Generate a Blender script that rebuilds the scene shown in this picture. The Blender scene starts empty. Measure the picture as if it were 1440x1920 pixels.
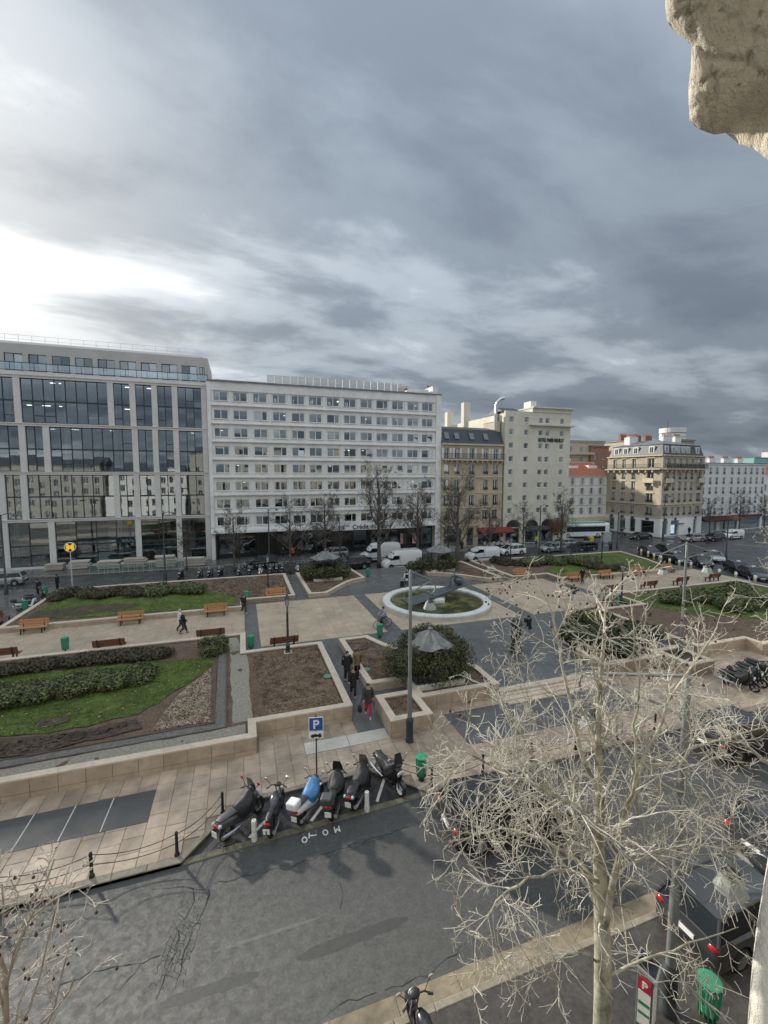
import bpy, bmesh, math, random
from mathutils import Vector, Matrix, noise
from mathutils.geometry import delaunay_2d_cdt
sc = bpy.context.scene
col = sc.collection
rad = math.radians
# ------------------------------------------------------------------ camera
FPX, PITCH, CAMH, YAW = 810.0, 4.8, 12.5, 18.3      # focal length in photo pixels, degrees, metres
cd = bpy.data.cameras.new('camera'); cam = bpy.data.objects.new('camera', cd); col.objects.link(cam)
cd.sensor_fit = 'HORIZONTAL'; cd.sensor_width = 36; cd.lens = FPX / 1440 * 36
cd.clip_start = 0.05; cd.clip_end = 3000
cam.location = (0, 0, CAMH); cam.rotation_euler = (rad(90 - PITCH), 0, rad(-YAW))
sc.camera = cam
# ------------------------------------------------------------------ exposure
sc.view_settings.view_transform = 'Standard'; sc.view_settings.look = 'None'
sc.view_settings.exposure = 0.86; sc.view_settings.gamma = 1; sc.view_settings.use_curve_mapping = False
sc.render.resolution_x = 768; sc.render.resolution_y = 1024
# ------------------------------------------------------------------ sun and sky
SUN_EL, SUN_AZ = 24.0, -32.5                         # azimuth from +Y, clockwise
sd = Vector((math.sin(rad(SUN_AZ)) * math.cos(rad(SUN_EL)), math.cos(rad(SUN_AZ)) * math.cos(rad(SUN_EL)), math.sin(rad(SUN_EL))))
sl = bpy.data.lights.new('sun', 'SUN'); so = bpy.data.objects.new('sun', sl); col.objects.link(so)
sl.energy = 3.3; sl.angle = rad(3.0); sl.color = (1, .93, .82)
so.rotation_euler = sd.to_track_quat('Z', 'Y').to_euler(); so.location = (-20, 60, 60)

class NT:
    def __init__(s, nt): s.nt = nt; s.n = nt.nodes; s.l = nt.links
    def node(s, t, **k):
        x = s.n.new(t)
        for a, b in k.items(): setattr(x, a, b)
        return x
    def inp(s, x, i, v):
        if v is None: return
        if isinstance(v, bpy.types.NodeSocket): s.l.new(v, x.inputs[i])
        else: x.inputs[i].default_value = v
    def math(s, op, a, b=None, c=None, clamp=False):
        x = s.node('ShaderNodeMath', operation=op, use_clamp=clamp)
        for i, v in enumerate((a, b, c)): s.inp(x, i, v)
        return x.outputs[0]
    def noise(s, vec, scale, detail=4, rough=.55, dist=0.):
        x = s.node('ShaderNodeTexNoise'); s.inp(x, 'Vector', vec)
        x.inputs['Scale'].default_value = scale; x.inputs['Detail'].default_value = detail
        x.inputs['Roughness'].default_value = rough; x.inputs['Distortion'].default_value = dist
        return x.outputs['Fac']
    def ramp(s, f, stops, interp='LINEAR'):
        x = s.node('ShaderNodeValToRGB'); s.inp(x, 'Fac', f); r = x.color_ramp; r.interpolation = interp
        while len(r.elements) < len(stops): r.elements.new(.5)
        for e, (p, c) in zip(r.elements, stops):
            e.position = p; e.color = (c[0], c[1], c[2], 1) if not isinstance(c, (int, float)) else (c, c, c, 1)
        return x.outputs['Color']
    def mix(s, f, a, b, blend='MIX'):
        x = s.node('ShaderNodeMix', data_type='RGBA', blend_type=blend)
        s.inp(x, 0, f)
        for i, v in ((6, a), (7, b)):
            if isinstance(v, (tuple, list)): v = (*v[:3], 1)
            s.inp(x, i, v)
        return x.outputs[2]
    def mapping(s, vec, scale=(1, 1, 1), rot=(0, 0, 0), loc=(0, 0, 0)):
        x = s.node('ShaderNodeMapping'); s.inp(x, 'Vector', vec)
        x.inputs['Scale'].default_value = scale; x.inputs['Rotation'].default_value = rot; x.inputs['Location'].default_value = loc
        return x.outputs[0]

w = bpy.data.worlds.new('World'); sc.world = w; w.use_nodes = True
t = NT(w.node_tree); t.n.clear()
wo = t.node('ShaderNodeOutputWorld')
sky = t.node('ShaderNodeTexSky', sky_type='NISHITA', sun_disc=False)
sky.sun_elevation = rad(SUN_EL); sky.sun_rotation = rad(SUN_AZ)
b1 = t.node('ShaderNodeBackground'); t.l.new(sky.outputs[0], b1.inputs[0]); b1.inputs[1].default_value = .10
tc = t.node('ShaderNodeTexCoord').outputs['Generated']
sx = t.node('ShaderNodeSeparateXYZ'); t.l.new(tc, sx.inputs[0])
zc = t.math('MAXIMUM', sx.outputs[2], 0.0)
zz = t.math('ADD', zc, .17)
cx = t.node('ShaderNodeCombineXYZ')
t.inp(cx, 0, t.math('DIVIDE', sx.outputs[0], zz)); t.inp(cx, 1, t.math('DIVIDE', sx.outputs[1], zz))
pl = cx.outputs[0]
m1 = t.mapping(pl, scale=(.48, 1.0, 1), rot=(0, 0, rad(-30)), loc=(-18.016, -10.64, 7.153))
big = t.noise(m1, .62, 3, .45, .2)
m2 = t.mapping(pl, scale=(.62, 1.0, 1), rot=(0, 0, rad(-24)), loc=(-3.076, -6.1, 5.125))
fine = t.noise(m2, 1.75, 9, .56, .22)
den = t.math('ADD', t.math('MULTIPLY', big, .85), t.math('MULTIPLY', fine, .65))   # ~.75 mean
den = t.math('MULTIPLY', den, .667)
# forward scattering: thin parts of the deck towards the sun shine
dn = t.node('ShaderNodeVectorMath', operation='DOT_PRODUCT'); t.l.new(tc, dn.inputs[0]); dn.inputs[1].default_value = sd
fw = t.math('MAXIMUM', dn.outputs['Value'], 0)
glow = t.math('POWER', fw, 13.0)
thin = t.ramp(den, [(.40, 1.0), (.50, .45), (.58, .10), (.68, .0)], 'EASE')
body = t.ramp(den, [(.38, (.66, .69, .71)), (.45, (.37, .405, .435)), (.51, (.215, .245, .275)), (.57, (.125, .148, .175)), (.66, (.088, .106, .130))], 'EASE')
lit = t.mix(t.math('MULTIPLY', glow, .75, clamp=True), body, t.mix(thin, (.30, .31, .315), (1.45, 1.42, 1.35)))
# overcast law: deck brightens from horizon to zenith
ov = t.math('MULTIPLY_ADD', t.math('POWER', zc, 1.3), 1.35, .62)
ovc = t.node('ShaderNodeCombineColor')
for i in range(3): t.inp(ovc, i, ov)
cl = t.mix(1.0, lit, ovc.outputs[0], 'MULTIPLY')
b2 = t.node('ShaderNodeBackground'); t.l.new(cl, b2.inputs[0]); b2.inputs[1].default_value = 1.25
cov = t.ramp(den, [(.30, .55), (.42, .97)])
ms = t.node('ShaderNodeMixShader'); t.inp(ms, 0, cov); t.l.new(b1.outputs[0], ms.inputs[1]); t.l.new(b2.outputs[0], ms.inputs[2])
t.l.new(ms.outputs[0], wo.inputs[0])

# ------------------------------------------------------------------ photo pixel -> place (distance always from ground or a known plane)
def ray(px, py):
    x = (px - 720) / FPX; y = -(py - 960) / FPX; p = rad(-PITCH)
    d = (x, math.cos(p) - y * math.sin(p), math.sin(p) + y * math.cos(p)); a = -rad(YAW)
    return Vector((d[0] * math.cos(a) - d[1] * math.sin(a), d[0] * math.sin(a) + d[1] * math.cos(a), d[2]))
def at(px, py, z=0.):
    d = ray(px, py); k = (z - CAMH) / d.z; return (d.x * k, d.y * k)
def onY(px, py, Y):
    d = ray(px, py); k = Y / d.y; return (d.x * k, CAMH + d.z * k)
def onX(px, py, X):
    d = ray(px, py); k = X / d.x; return (d.y * k, CAMH + d.z * k)

# ------------------------------------------------------------------ materials
MATS = {}
def mat(name, c, rough=.75, metal=0., var=.14, scale=3., bump=0., bscale=25., spec=.5, c2=None, coat=0., rvar=0., objvar=0., emit=0., alpha=1., stain=0., trans=0., stretch=None, detail=5, contrast=None, world=False):
    if name in MATS: return MATS[name]
    m = bpy.data.materials.new(name); m.use_nodes = True; t = NT(m.node_tree); t.n.clear()
    o = t.node('ShaderNodeOutputMaterial'); p = t.node('ShaderNodeBsdfPrincipled'); t.l.new(p.outputs[0], o.inputs[0])
    vec = t.node('ShaderNodeNewGeometry').outputs['Position'] if world else t.node('ShaderNodeTexCoord').outputs['Object']
    if stretch: vec = t.mapping(vec, scale=stretch)
    lo = tuple(x * (1 - var) for x in c); hi = tuple(min(1, x * (1 + var)) for x in c) if c2 is None else c2
    a, b = contrast or (.32, .68)
    colr = t.ramp(t.noise(vec, scale, detail, .6), [(a, lo), (b, hi)])
    if stain:
        s2 = t.ramp(t.noise(vec, scale * .23, 4, .6, .3), [(.38, 1 - stain), (.62, 1.0)])
        colr = t.mix(1.0, colr, s2, 'MULTIPLY')
    if objvar:
        oi = t.node('ShaderNodeObjectInfo'); k = t.math('MULTIPLY_ADD', oi.outputs['Random'], 2 * objvar, 1 - objvar)
        cc = t.node('ShaderNodeCombineColor'); [t.inp(cc, i, k) for i in range(3)]
        colr = t.mix(1.0, colr, cc.outputs[0], 'MULTIPLY')
    t.l.new(colr, p.inputs['Base Color'])
    p.inputs['Metallic'].default_value = metal; p.inputs['Specular IOR Level'].default_value = spec
    if rvar:
        t.inp(p, 'Roughness', t.ramp(t.noise(vec, scale * .35, 4, .6, .5), [(.38, max(.02, rough - rvar)), (.62, min(1, rough + rvar * .5))]))
    else: p.inputs['Roughness'].default_value = rough
    if coat: p.inputs['Coat Weight'].default_value = coat; p.inputs['Coat Roughness'].default_value = .06
    if bump:
        bn = t.node('ShaderNodeBump'); bn.inputs['Strength'].default_value = min(1, bump); bn.inputs['Distance'].default_value = .02 * max(1, bump)
        t.inp(bn, 'Height', t.noise(vec, bscale, 5, .65)); t.l.new(bn.outputs[0], p.inputs['Normal'])
    if emit: t.l.new(colr, p.inputs['Emission Color']); p.inputs['Emission Strength'].default_value = emit
    if trans: p.inputs['Transmission Weight'].default_value = trans
    if alpha < 1: p.inputs['Alpha'].default_value = alpha
    MATS[name] = m; return m
def glassmat(name, tint=(.75, .85, .85), see=.55, rough=.02, ior=1.5, gl=.12):
    """window pane: part see-through, mirror by Fresnel"""
    if name in MATS: return MATS[name]
    m = bpy.data.materials.new(name); m.use_nodes = True; t = NT(m.node_tree); t.n.clear()
    o = t.node('ShaderNodeOutputMaterial')
    tr = t.node('ShaderNodeBsdfTransparent'); tr.inputs[0].default_value = (*[see * x for x in tint], 1)
    g = t.node('ShaderNodeBsdfGlossy'); g.inputs['Roughness'].default_value = rough; g.inputs['Color'].default_value = (.84, .93, 1, 1)
    oi = t.node('ShaderNodeObjectInfo'); vec = t.node('ShaderNodeTexCoord').outputs['Object']
    bn = t.node('ShaderNodeBump'); bn.inputs['Strength'].default_value = .06; bn.inputs['Distance'].default_value = .02
    t.inp(bn, 'Height', t.noise(vec, .9, 2)); t.l.new(bn.outputs[0], g.inputs['Normal'])
    lw = t.node('ShaderNodeFresnel'); lw.inputs['IOR'].default_value = ior
    f = t.math('MULTIPLY_ADD', lw.outputs[0], 1.0, gl, clamp=True)
    ms = t.node('ShaderNodeMixShader'); t.inp(ms, 0, f); t.l.new(tr.outputs[0], ms.inputs[1]); t.l.new(g.outputs[0], ms.inputs[2])
    t.l.new(ms.outputs[0], o.inputs[0]); MATS[name] = m; return m

# ------------------------------------------------------------------ mesh building
class MB:
    def __init__(s): s.v = []; s.f = []; s.m = []; s.cur = 0
    def add(s, vs, fs):
        b = len(s.v); s.v += [tuple(x) for x in vs]; s.f += [tuple(b + i for i in f) for f in fs]; s.m += [s.cur] * len(fs); return s
    def box(s, x0, x1, y0, y1, z0, z1):
        return s.add([(x0, y0, z0), (x1, y0, z0), (x1, y1, z0), (x0, y1, z0), (x0, y0, z1), (x1, y0, z1), (x1, y1, z1), (x0, y1, z1)],
                     [(0, 3, 2, 1), (4, 5, 6, 7), (0, 1, 5, 4), (1, 2, 6, 5), (2, 3, 7, 6), (3, 0, 4, 7)])
    def cbox(s, x0, x1, y0, y1, z0, z1, c):
        """box with chamfered top and sides (no bottom)"""
        P = [(x0, y0, z0), (x1, y0, z0), (x1, y1, z0), (x0, y1, z0), (x0, y0, z1 - c), (x1, y0, z1 - c), (x1, y1, z1 - c), (x0, y1, z1 - c),
             (x0 + c, y0 + c, z1), (x1 - c, y0 + c, z1), (x1 - c, y1 - c, z1), (x0 + c, y1 - c, z1)]
        F = [(8, 9, 10, 11)]
        for i in range(4):
            j = (i + 1) % 4; F += [(i, j, j + 4, i + 4), (i + 4, j + 4, j + 8, i + 8)]
        return s.add(P, F)
    def prism(s, poly, z0, z1, zf=None):
        n = len(poly)
        vs = [(x, y, z0) for x, y in poly] + [(x, y, z1 if zf is None else zf(x, y)) for x, y in poly]
        a = sum(poly[i][0] * poly[(i + 1) % n][1] - poly[(i + 1) % n][0] * poly[i][1] for i in range(n))
        fs = [(i, (i + 1) % n, n + (i + 1) % n, n + i) for i in range(n)] + [tuple(range(n, 2 * n)), tuple(range(n - 1, -1, -1))]
        if a < 0: fs = [tuple(reversed(f)) for f in fs]
        return s.add(vs, fs)
    def xprism(s, poly, x0, x1):     # poly in (y,z), extruded along x
        n = len(poly); vs = [(x0, y, z) for y, z in poly] + [(x1, y, z) for y, z in poly]
        a = sum(poly[i][0] * poly[(i + 1) % n][1] - poly[(i + 1) % n][0] * poly[i][1] for i in range(n))
        fs = [(i, (i + 1) % n, n + (i + 1) % n, n + i) for i in range(n)] + [tuple(range(n, 2 * n)), tuple(range(n - 1, -1, -1))]
        if a < 0: fs = [tuple(reversed(f)) for f in fs]
        return s.add(vs, fs)
    def yprism(s, poly, y0, y1):     # poly in (x,z), extruded along y
        n = len(poly); vs = [(x, y0, z) for x, z in poly] + [(x, y1, z) for x, z in poly]
        a = sum(poly[i][0] * poly[(i + 1) % n][1] - poly[(i + 1) % n][0] * poly[i][1] for i in range(n))
        fs = [(i, (i + 1) % n, n + (i + 1) % n, n + i) for i in range(n)] + [tuple(range(n, 2 * n)), tuple(range(n - 1, -1, -1))]
        if a > 0: fs = [tuple(reversed(f)) for f in fs]
        return s.add(vs, fs)
    def tube(s, pts, rs, n=8, cap=True):
        pts = [Vector(p) for p in pts]
        if isinstance(rs, (int, float)): rs = [rs] * len(pts)
        b = len(s.v); up = None; K = len(pts)
        for i, p in enumerate(pts):
            d = (pts[min(i + 1, K - 1)] - pts[max(i - 1, 0)])
            if d.length < 1e-9: d = Vector((0, 0, 1))
            d.normalize()
            if up is None: up = d.orthogonal().normalized()
            up = (up - d * up.dot(d)); up = up.normalized() if up.length > 1e-6 else d.orthogonal().normalized()
            q = d.cross(up)
            for k in range(n):
                a = 2 * math.pi * k / n; s.v.append(tuple(p + (up * math.cos(a) + q * math.sin(a)) * rs[i]))
        fs = []
        for i in range(K - 1):
            for k in range(n):
                k2 = (k + 1) % n; fs.append((b + i * n + k, b + i * n + k2, b + (i + 1) * n + k2, b + (i + 1) * n + k))
        if cap and n > 2: fs += [tuple(b + k for k in range(n - 1, -1, -1)), tuple(b + (K - 1) * n + k for k in range(n))]
        s.f += fs; s.m += [s.cur] * len(fs); return s
    def lathe(s, prof, n=16, c=(0, 0, 0), sx=1., sy=1., a0=0., cap=True):
        b = len(s.v)
        for r, z in prof:
            for k in range(n):
                a = a0 + 2 * math.pi * k / n; s.v.append((c[0] + sx * r * math.cos(a), c[1] + sy * r * math.sin(a), c[2] + z))
        fs = []
        for i in range(len(prof) - 1):
            for k in range(n):
                k2 = (k + 1) % n; fs.append((b + i * n + k, b + i * n + k2, b + (i + 1) * n + k2, b + (i + 1) * n + k))
        if cap:
            if prof[0][0] > 1e-6: fs.append(tuple(b + k for k in range(n - 1, -1, -1)))
            if prof[-1][0] > 1e-6: fs.append(tuple(b + (len(prof) - 1) * n + k for k in range(n)))
        s.f += fs; s.m += [s.cur] * len(fs); return s
    def ball(s, c, r, n=10, k=6):
        r = (r, r, r) if isinstance(r, (int, float)) else r
        pr = [(math.sin(math.pi * i / k), -math.cos(math.pi * i / k)) for i in range(k + 1)]
        pr[0] = (1e-4, -1); pr[-1] = (1e-4, 1)
        b = len(s.v); s.lathe([(p[0], p[1] * r[2] ) for p in pr], n, (0, 0, 0), r[0], r[1], cap=False)
        for i in range(b, len(s.v)): v = s.v[i]; s.v[i] = (v[0] + c[0], v[1] + c[1], v[2] + c[2])
        return s
    def quad(s, a, b, c, d): return s.add([a, b, c, d], [(0, 1, 2, 3)])
    def xform(s, M, start=0):
        for i in range(start, len(s.v)): s.v[i] = tuple(M @ Vector(s.v[i]))
        return s
    def loft(s, rings, closed=True, caps=True):
        b = len(s.v); n = len(rings[0])
        for r in rings: s.v += [tuple(p) for p in r]
        fs = []
        for i in range(len(rings) - 1):
            for k in range(n if closed else n - 1):
                k2 = (k + 1) % n; fs.append((b + i * n + k, b + i * n + k2, b + (i + 1) * n + k2, b + (i + 1) * n + k))
        if caps: fs += [tuple(b + k for k in range(n - 1, -1, -1)), tuple(b + (len(rings) - 1) * n + k for k in range(n))]
        s.f += fs; s.m += [s.cur] * len(fs); return s
    def mesh(s, name, mats, smooth=False):
        me = bpy.data.meshes.new(name); me.from_pydata(s.v, [], s.f)
        for m in (mats if isinstance(mats, (list, tuple)) else [mats]): me.materials.append(m)
        if any(s.m): me.polygons.foreach_set('material_index', s.m)
        if smooth: me.polygons.foreach_set('use_smooth', [True] * len(s.f))
        me.update(); return me
    def build(s, name, mats, parent=None, smooth=False, bevel=0., sub=0, seg=2, auto=None):
        me = s.mesh(name, mats, smooth or auto is not None)
        if auto is not None: me.set_sharp_from_angle(angle=rad(auto))
        return link(name, me, parent, bevel, sub, seg)
def link(name, me, parent=None, bevel=0., sub=0, seg=2):
    o = bpy.data.objects.new(name, me); col.objects.link(o); o.parent = parent
    if bevel:
        m = o.modifiers.new('bevel', 'BEVEL'); m.width = bevel; m.segments = seg; m.limit_method = 'ANGLE'; m.angle_limit = rad(40)
    if sub:
        m = o.modifiers.new('sub', 'SUBSURF'); m.levels = sub; m.render_levels = sub
    return o
def empty(name, loc=(0, 0, 0), rz=0.):
    o = bpy.data.objects.new(name, None); col.objects.link(o); o.location = loc; o.rotation_euler = (0, 0, rz); o.empty_display_size = .1; return o
def tag(o, label=None, cat=None, group=None, kind=None):
    for k, v in (('label', label), ('category', cat), ('group', group), ('kind', kind)):
        if v: o[k] = v
    return o
def copy_tree(o, parent=None, names=None):
    c = o.copy(); col.objects.link(c); c.parent = parent
    for ch in [x for x in ALLCH(o)]: copy_tree(ch, c)
    return c
def ALLCH(o): return list(o.children)
def place(o, loc, rz=0., s=1., label=None, cat=None, group=None):
    o.location = loc; o.rotation_euler = (0, 0, rz); o.scale = (s, s, s) if isinstance(s, (int, float)) else s
    return tag(o, label, cat, group)
class Proto:
    """first use hands out the built thing itself, later uses copies of it and its parts"""
    def __init__(s, o): s.o = o; s.used = False
    def get(s):
        if not s.used: s.used = True; return s.o
        return copy_tree(s.o)
def offset_poly(P, d):
    """inward offset (CCW polygon) with mitres"""
    n = len(P); out = []
    for i in range(n):
        a, b, c = Vector(P[i - 1]), Vector(P[i]), Vector(P[(i + 1) % n])
        e1 = (b - a).normalized(); e2 = (c - b).normalized()
        n1 = Vector((-e1.y, e1.x)); n2 = Vector((-e2.y, e2.x)); m = (n1 + n2)
        m = m / max(.35, m.dot(n1)) if m.length > 1e-6 else n1
        out.append(tuple(b + m * d))
    return out
def inpoly(x, y, P):
    r = False; j = len(P) - 1
    for i in range(len(P)):
        xi, yi = P[i]; xj, yj = P[j]
        if (yi > y) != (yj > y) and x < (xj - xi) * (y - yi) / (yj - yi) + xi: r = not r
        j = i
    return r
def terrain(P, step, zf, rng=None):
    """triangulated sheet over polygon P, height from zf"""
    n = len(P); pts = []; 
    for i in range(n):
        a, b = Vector(P[i]), Vector(P[(i + 1) % n]); k = max(1, int((b - a).length / step))
        for j in range(k): pts.append(a.lerp(b, j / k))
    nb = len(pts); ed = [(i, (i + 1) % nb) for i in range(nb)]
    xs = [p[0] for p in P]; ys = [p[1] for p in P]; Q = offset_poly(P, step * .4)
    y = min(ys)
    while y < max(ys):
        x = min(xs)
        while x < max(xs):
            jx = x + (rng.uniform(-.3, .3) * step if rng else 0); jy = y + (rng.uniform(-.3, .3) * step if rng else 0)
            if inpoly(jx, jy, Q): pts.append(Vector((jx, jy)))
            x += step
        y += step
    vs, es, fs, *_ = delaunay_2d_cdt(pts, ed, [], 1, 1e-4)
    mb = MB(); mb.v = [(p.x, p.y, zf(p.x, p.y)) for p in vs]; mb.f = [tuple(f) for f in fs]; mb.m = [0] * len(fs)
    return mb
def nz(x, y, s=1., o=0.): return noise.noise(Vector((x * s + o, y * s - o, o * .37)))
# ================================================================== ground, road, pavements
M_asph = mat('asphalt_near', (.070, .071, .068), .62, var=.30, scale=14, bump=.6, bscale=70, rvar=.18, stain=.22, spec=.5, detail=9)
M_asph2 = mat('asphalt_dark', (.05, .051, .053), .42, var=.3, scale=1.3, bump=.4, bscale=45, rvar=.25, stain=.25)
M_bayasph = mat('asphalt_bay', (.028, .029, .031), .42, var=.3, scale=2, bump=.5, bscale=55, rvar=.2)
M_panel = mat('asphalt_panel', (.055, .057, .058), .5, var=.12, scale=2, bump=.3, bscale=70, rvar=.15)
M_slab = mat('paving_slab', (.43, .335, .25), .55, var=.16, scale=2.2, bump=.35, bscale=30, objvar=.14, rvar=.2, stain=.38, world=True)
M_slabj = mat('paving_joint', (.20, .155, .115), .8)
M_tile = mat('plaza_tile', (.45, .355, .255), .45, var=.12, scale=1.6, bump=.2, bscale=25, objvar=.07, rvar=.2, stain=.15, world=True)
M_slate = mat('plaza_slate', (.115, .116, .115), .4, var=.2, scale=1.2, bump=.3, bscale=18, rvar=.22, stain=.2)
M_kerb = mat('kerb_granite', (.22, .195, .15), .7, var=.25, scale=5, bump=.4, bscale=40, objvar=.12, world=True)
M_moss = mat('kerb_mossy', (.12, .115, .075), .8, var=.35, scale=4, bump=.5, bscale=40, objvar=.1, world=True)
M_gutter = mat('gutter_stone', (.24, .20, .135), .8, var=.25, scale=3, bump=.5, bscale=30, stain=.3, objvar=.08, world=True)
M_nearpav = mat('near_pavement', (.068, .061, .054), .55, var=.3, scale=9, detail=9, bump=.4, bscale=50, rvar=.2, stain=.35)
M_paint = mat('road_paint_worn', (.42, .41, .39), .7, var=.3, scale=9, contrast=(.25, .5))
M_paintd = mat('road_paint_faded', (.15, .145, .135), .7, var=.3, scale=9)
M_white = mat('road_paint_white', (.62, .62, .60), .6, var=.15, scale=12)
M_wall = mat('planter_stone', (.45, .36, .27), .7, var=.12, scale=2.5, bump=.25, bscale=35, objvar=.08, stain=.25, world=True)
M_cope = mat('coping_stone', (.54, .45, .35), .65, var=.1, scale=3, bump=.2, bscale=40, objvar=.07, world=True)
M_wallcore = mat('planter_core', (.20, .165, .13), .9)
M_soil = mat('soil_mulch', (.10, .064, .042), .95, c2=(.21, .145, .095), scale=9, bump=1.5, bscale=38, stain=.3, detail=8)
M_soil2 = mat('bare_soil', (.055, .038, .028), .95, c2=(.13, .092, .066), scale=6, bump=2., bscale=20, stain=.35, detail=8)
M_gravel = mat('gravel_strip', (.21, .19, .15), .95, c2=(.36, .33, .27), scale=10, bump=1.4, bscale=40, detail=8)
M_lawn = mat('lawn', (.045, .080, .012), .9, c2=(.135, .185, .026), scale=3.2, bump=1.2, bscale=60, stain=.3, detail=8)
M_blade = mat('grass_blade', (.05, .095, .014), .7, c2=(.16, .22, .035), scale=1.2)
M_backpav = mat('back_pavement', (.12, .115, .11), .3, var=.2, scale=1.2, bump=.2, bscale=20, rvar=.2, stain=.3)
M_plate = mat('pale_slab', (.50, .47, .41), .6, var=.1, scale=3, bump=.2, bscale=30, stain=.15, world=True)

ZS, ZP = .12, .45        # front pavement, plaza floor
# one sheet to the horizon
g = MB(); S = [-1500, -300, -90, -40, 0, 40, 90, 140, 300, 1500]
for i in range(len(S) - 1):
    for j in range(len(S) - 1):
        g.quad((S[i], S[j], 0), (S[i + 1], S[j], 0), (S[i + 1], S[j + 1], 0), (S[i], S[j + 1], 0))
tag(g.build('road', M_asph), kind='structure')
# darker asphalt of the back street and crossroads
g = MB(); g.quad((-90, 52, .004), (75, 52, .004), (75, 66, .004), (-90, 66, .004)); g.quad((53, 14.6, .004), (140, 14.6, .004), (140, 52, .004), (53, 52, .004)); g.quad((75, 52, .004), (140, 52, .004), (140, 64, .004), (75, 64, .004)); g.quad((60, 66, .004), (80, 66, .004), (80, 130, .004), (60, 130, .004))
tag(g.build('back_road', M_asph2), kind='structure')
# near pavement under the camera, its kerb stones and the beige gutter
g = MB(); g.box(-60, 80, -1, 8.18, -.1, .10); npav = tag(g.build('near_pavement', M_nearpav), kind='structure')
for i in range(-8, 26):
    x = i * 1.0
    tag(MB().cbox(x + .004, x + .996, 8.18, 8.36, 0, .115, .02).build('kerb_stone', M_kerb, npav))
gut = tag(MB().box(-60, 80, 8.36, 8.40, 0, .01).build('gutter', M_gutter), kind='structure')
for i in range(-6, 20):
    x = i * 1.6
    MB().cbox(x + .006, x + 1.594, 8.40, 8.86, 0, .016, .008).build('gutter_slab', M_gutter, gut)
rng = random.Random(3)
# front pavement (raised), bay cut out
XL, XR = -40, 52
bay = [(-2.15, 14.28), (-.75, 15.95), (.3, 16.35), (4.85, 16.52), (6.72, 14.62)]
P = [(XL, 14.28)] + bay + [(XR, 14.75), (XR, 20.5), (XL, 20.5)]
fp = tag(MB().prism(P, -.1, .095).build('front_pavement', M_slabj), kind='structure')
def low(x):
    if x < -2.15: return 14.28
    for (a, b), (c, d) in zip(bay, bay[1:]):
        if a <= x <= c: return b + (d - b) * (x - a) / (c - a)
    return 14.62 + .005 * (x - 6.7)
def kerbline(pts, wdt, z, m, parent, L=1.0, name='kerb_stone', z0=0.):
    """kerb stones along a polyline, lying to the left of its direction"""
    for (a, b) in zip(pts, pts[1:]):
        a, b = Vector(a), Vector(b); n = max(1, round((b - a).length / L)); e = (b - a).normalized(); q = Vector((-e.y, e.x)); l = (b - a).length / n
        for k in range(n):
            p = a + e * (l * k)
            o = MB().cbox(.004, l - .004, 0, wdt, z0, z + rng.uniform(-.004, .004), .018).build(name, m, parent)
            o.location = (p.x, p.y, 0); o.rotation_euler = (0, 0, math.atan2(e.y, e.x))
kerbline([(-14, 14.28), (-2.15, 14.28)], .28, .128, M_kerb, fp)
kerbline(bay, .22, .128, M_kerb, fp)
kerbline([(6.72, 14.62), (30, 14.72)], .28, .128, M_kerb, fp)
fk = tag(MB().prism([(-2.1, 14.26), (-2.1, 14.52), (6.6, 14.84), (6.6, 14.58)][::-1], 0, .02).build('bay_kerb', M_moss), kind='structure')
kerbline([(-2.1, 14.27), (6.6, 14.60)], .24, .035, M_moss, fk, 1.2)
tag(MB().prism([(-2.0, 14.5), (-.7, 15.97), (.3, 16.36), (4.83, 16.53), (6.5, 14.84)][::-1], 0, .006).build('parking_bay', M_bayasph), kind='structure')
# flush dark panels in the front pavement
panA = tag(MB().box(-30, -3.50, 16.46, 18.15, .05, .124).build('asphalt_panel', M_panel), kind='structure')
for x in (-12.9, -11.1, -9.3, -7.55, -6.25, -5.0):
    MB().prism([(x, 16.47), (x + .035, 16.47), (x + .06, 18.14), (x + .025, 18.14)], .125, .1275).build('joint_line', M_paint, panA)
panB = tag(MB().box(9.70, 20.26, 16.75, 19.45, .05, .124).build('slate_panel', M_slate), kind='structure')
# paving slabs: columns of slabs with staggered joints
CW = .66; slabmesh = {}; over = MB(); ns = 0
x = -20.0
cells = []
while x < 34:
    xc = x + CW / 2; lo = low(xc) + .27; hi = 19.25 if xc < .2 else 20.45
    if -2.15 < xc < 6.72: lo = max(low(x + .02), low(x + CW - .02)) + .2
    y = lo - rng.uniform(0, .7); ends = []
    while y < hi:
        l = rng.choice((.66, .85, 1.0, .66)); ends.append((max(y, lo), min(y + l, hi))); y += l
    for a, b in ends:
        if b - a < .08: continue
        skip = False
        for (X0, X1, Y0, Y1) in ((-30, -3.50, 16.46, 18.15), (9.70, 20.26, 16.75, 19.45), (2.44, 6.40, 18.4, 19.3), (5.05, 6.45, 19.2, 30)):
            if xc > X0 and xc < X1 and b > Y0 and a < Y1:
                if a < Y0 - .05: b = Y0 - .006
                elif b > Y1 + .05: a = Y1 + .006
                else: skip = True
        if not skip and b - a > .06: cells.append((x, a, b))
    x += CW
cells.sort(key=lambda c: math.hypot(c[0] - 2, c[1] - 15))
for k, (x, a, b) in enumerate(cells):
    if k < 299:
        key = round(b - a, 2)
        if key not in slabmesh: slabmesh[key] = MB().cbox(.006, CW - .006, .006, b - a - .006, -.05, 0, .008).mesh('slab', M_slab)
        o = link('slab', slabmesh[key], fp); o.location = (x, a, .121 + rng.uniform(-.003, .003)); o.rotation_euler = (rng.uniform(-.003, .003), rng.uniform(-.003, .003), 0)
    else: over.cbox(x + .006, x + CW - .006, a + .006, b - .006, .05, .121 + rng.uniform(-.003, .003), .008)
tag(over.build('paving_slabs', M_slab, fp), kind='stuff')
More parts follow.
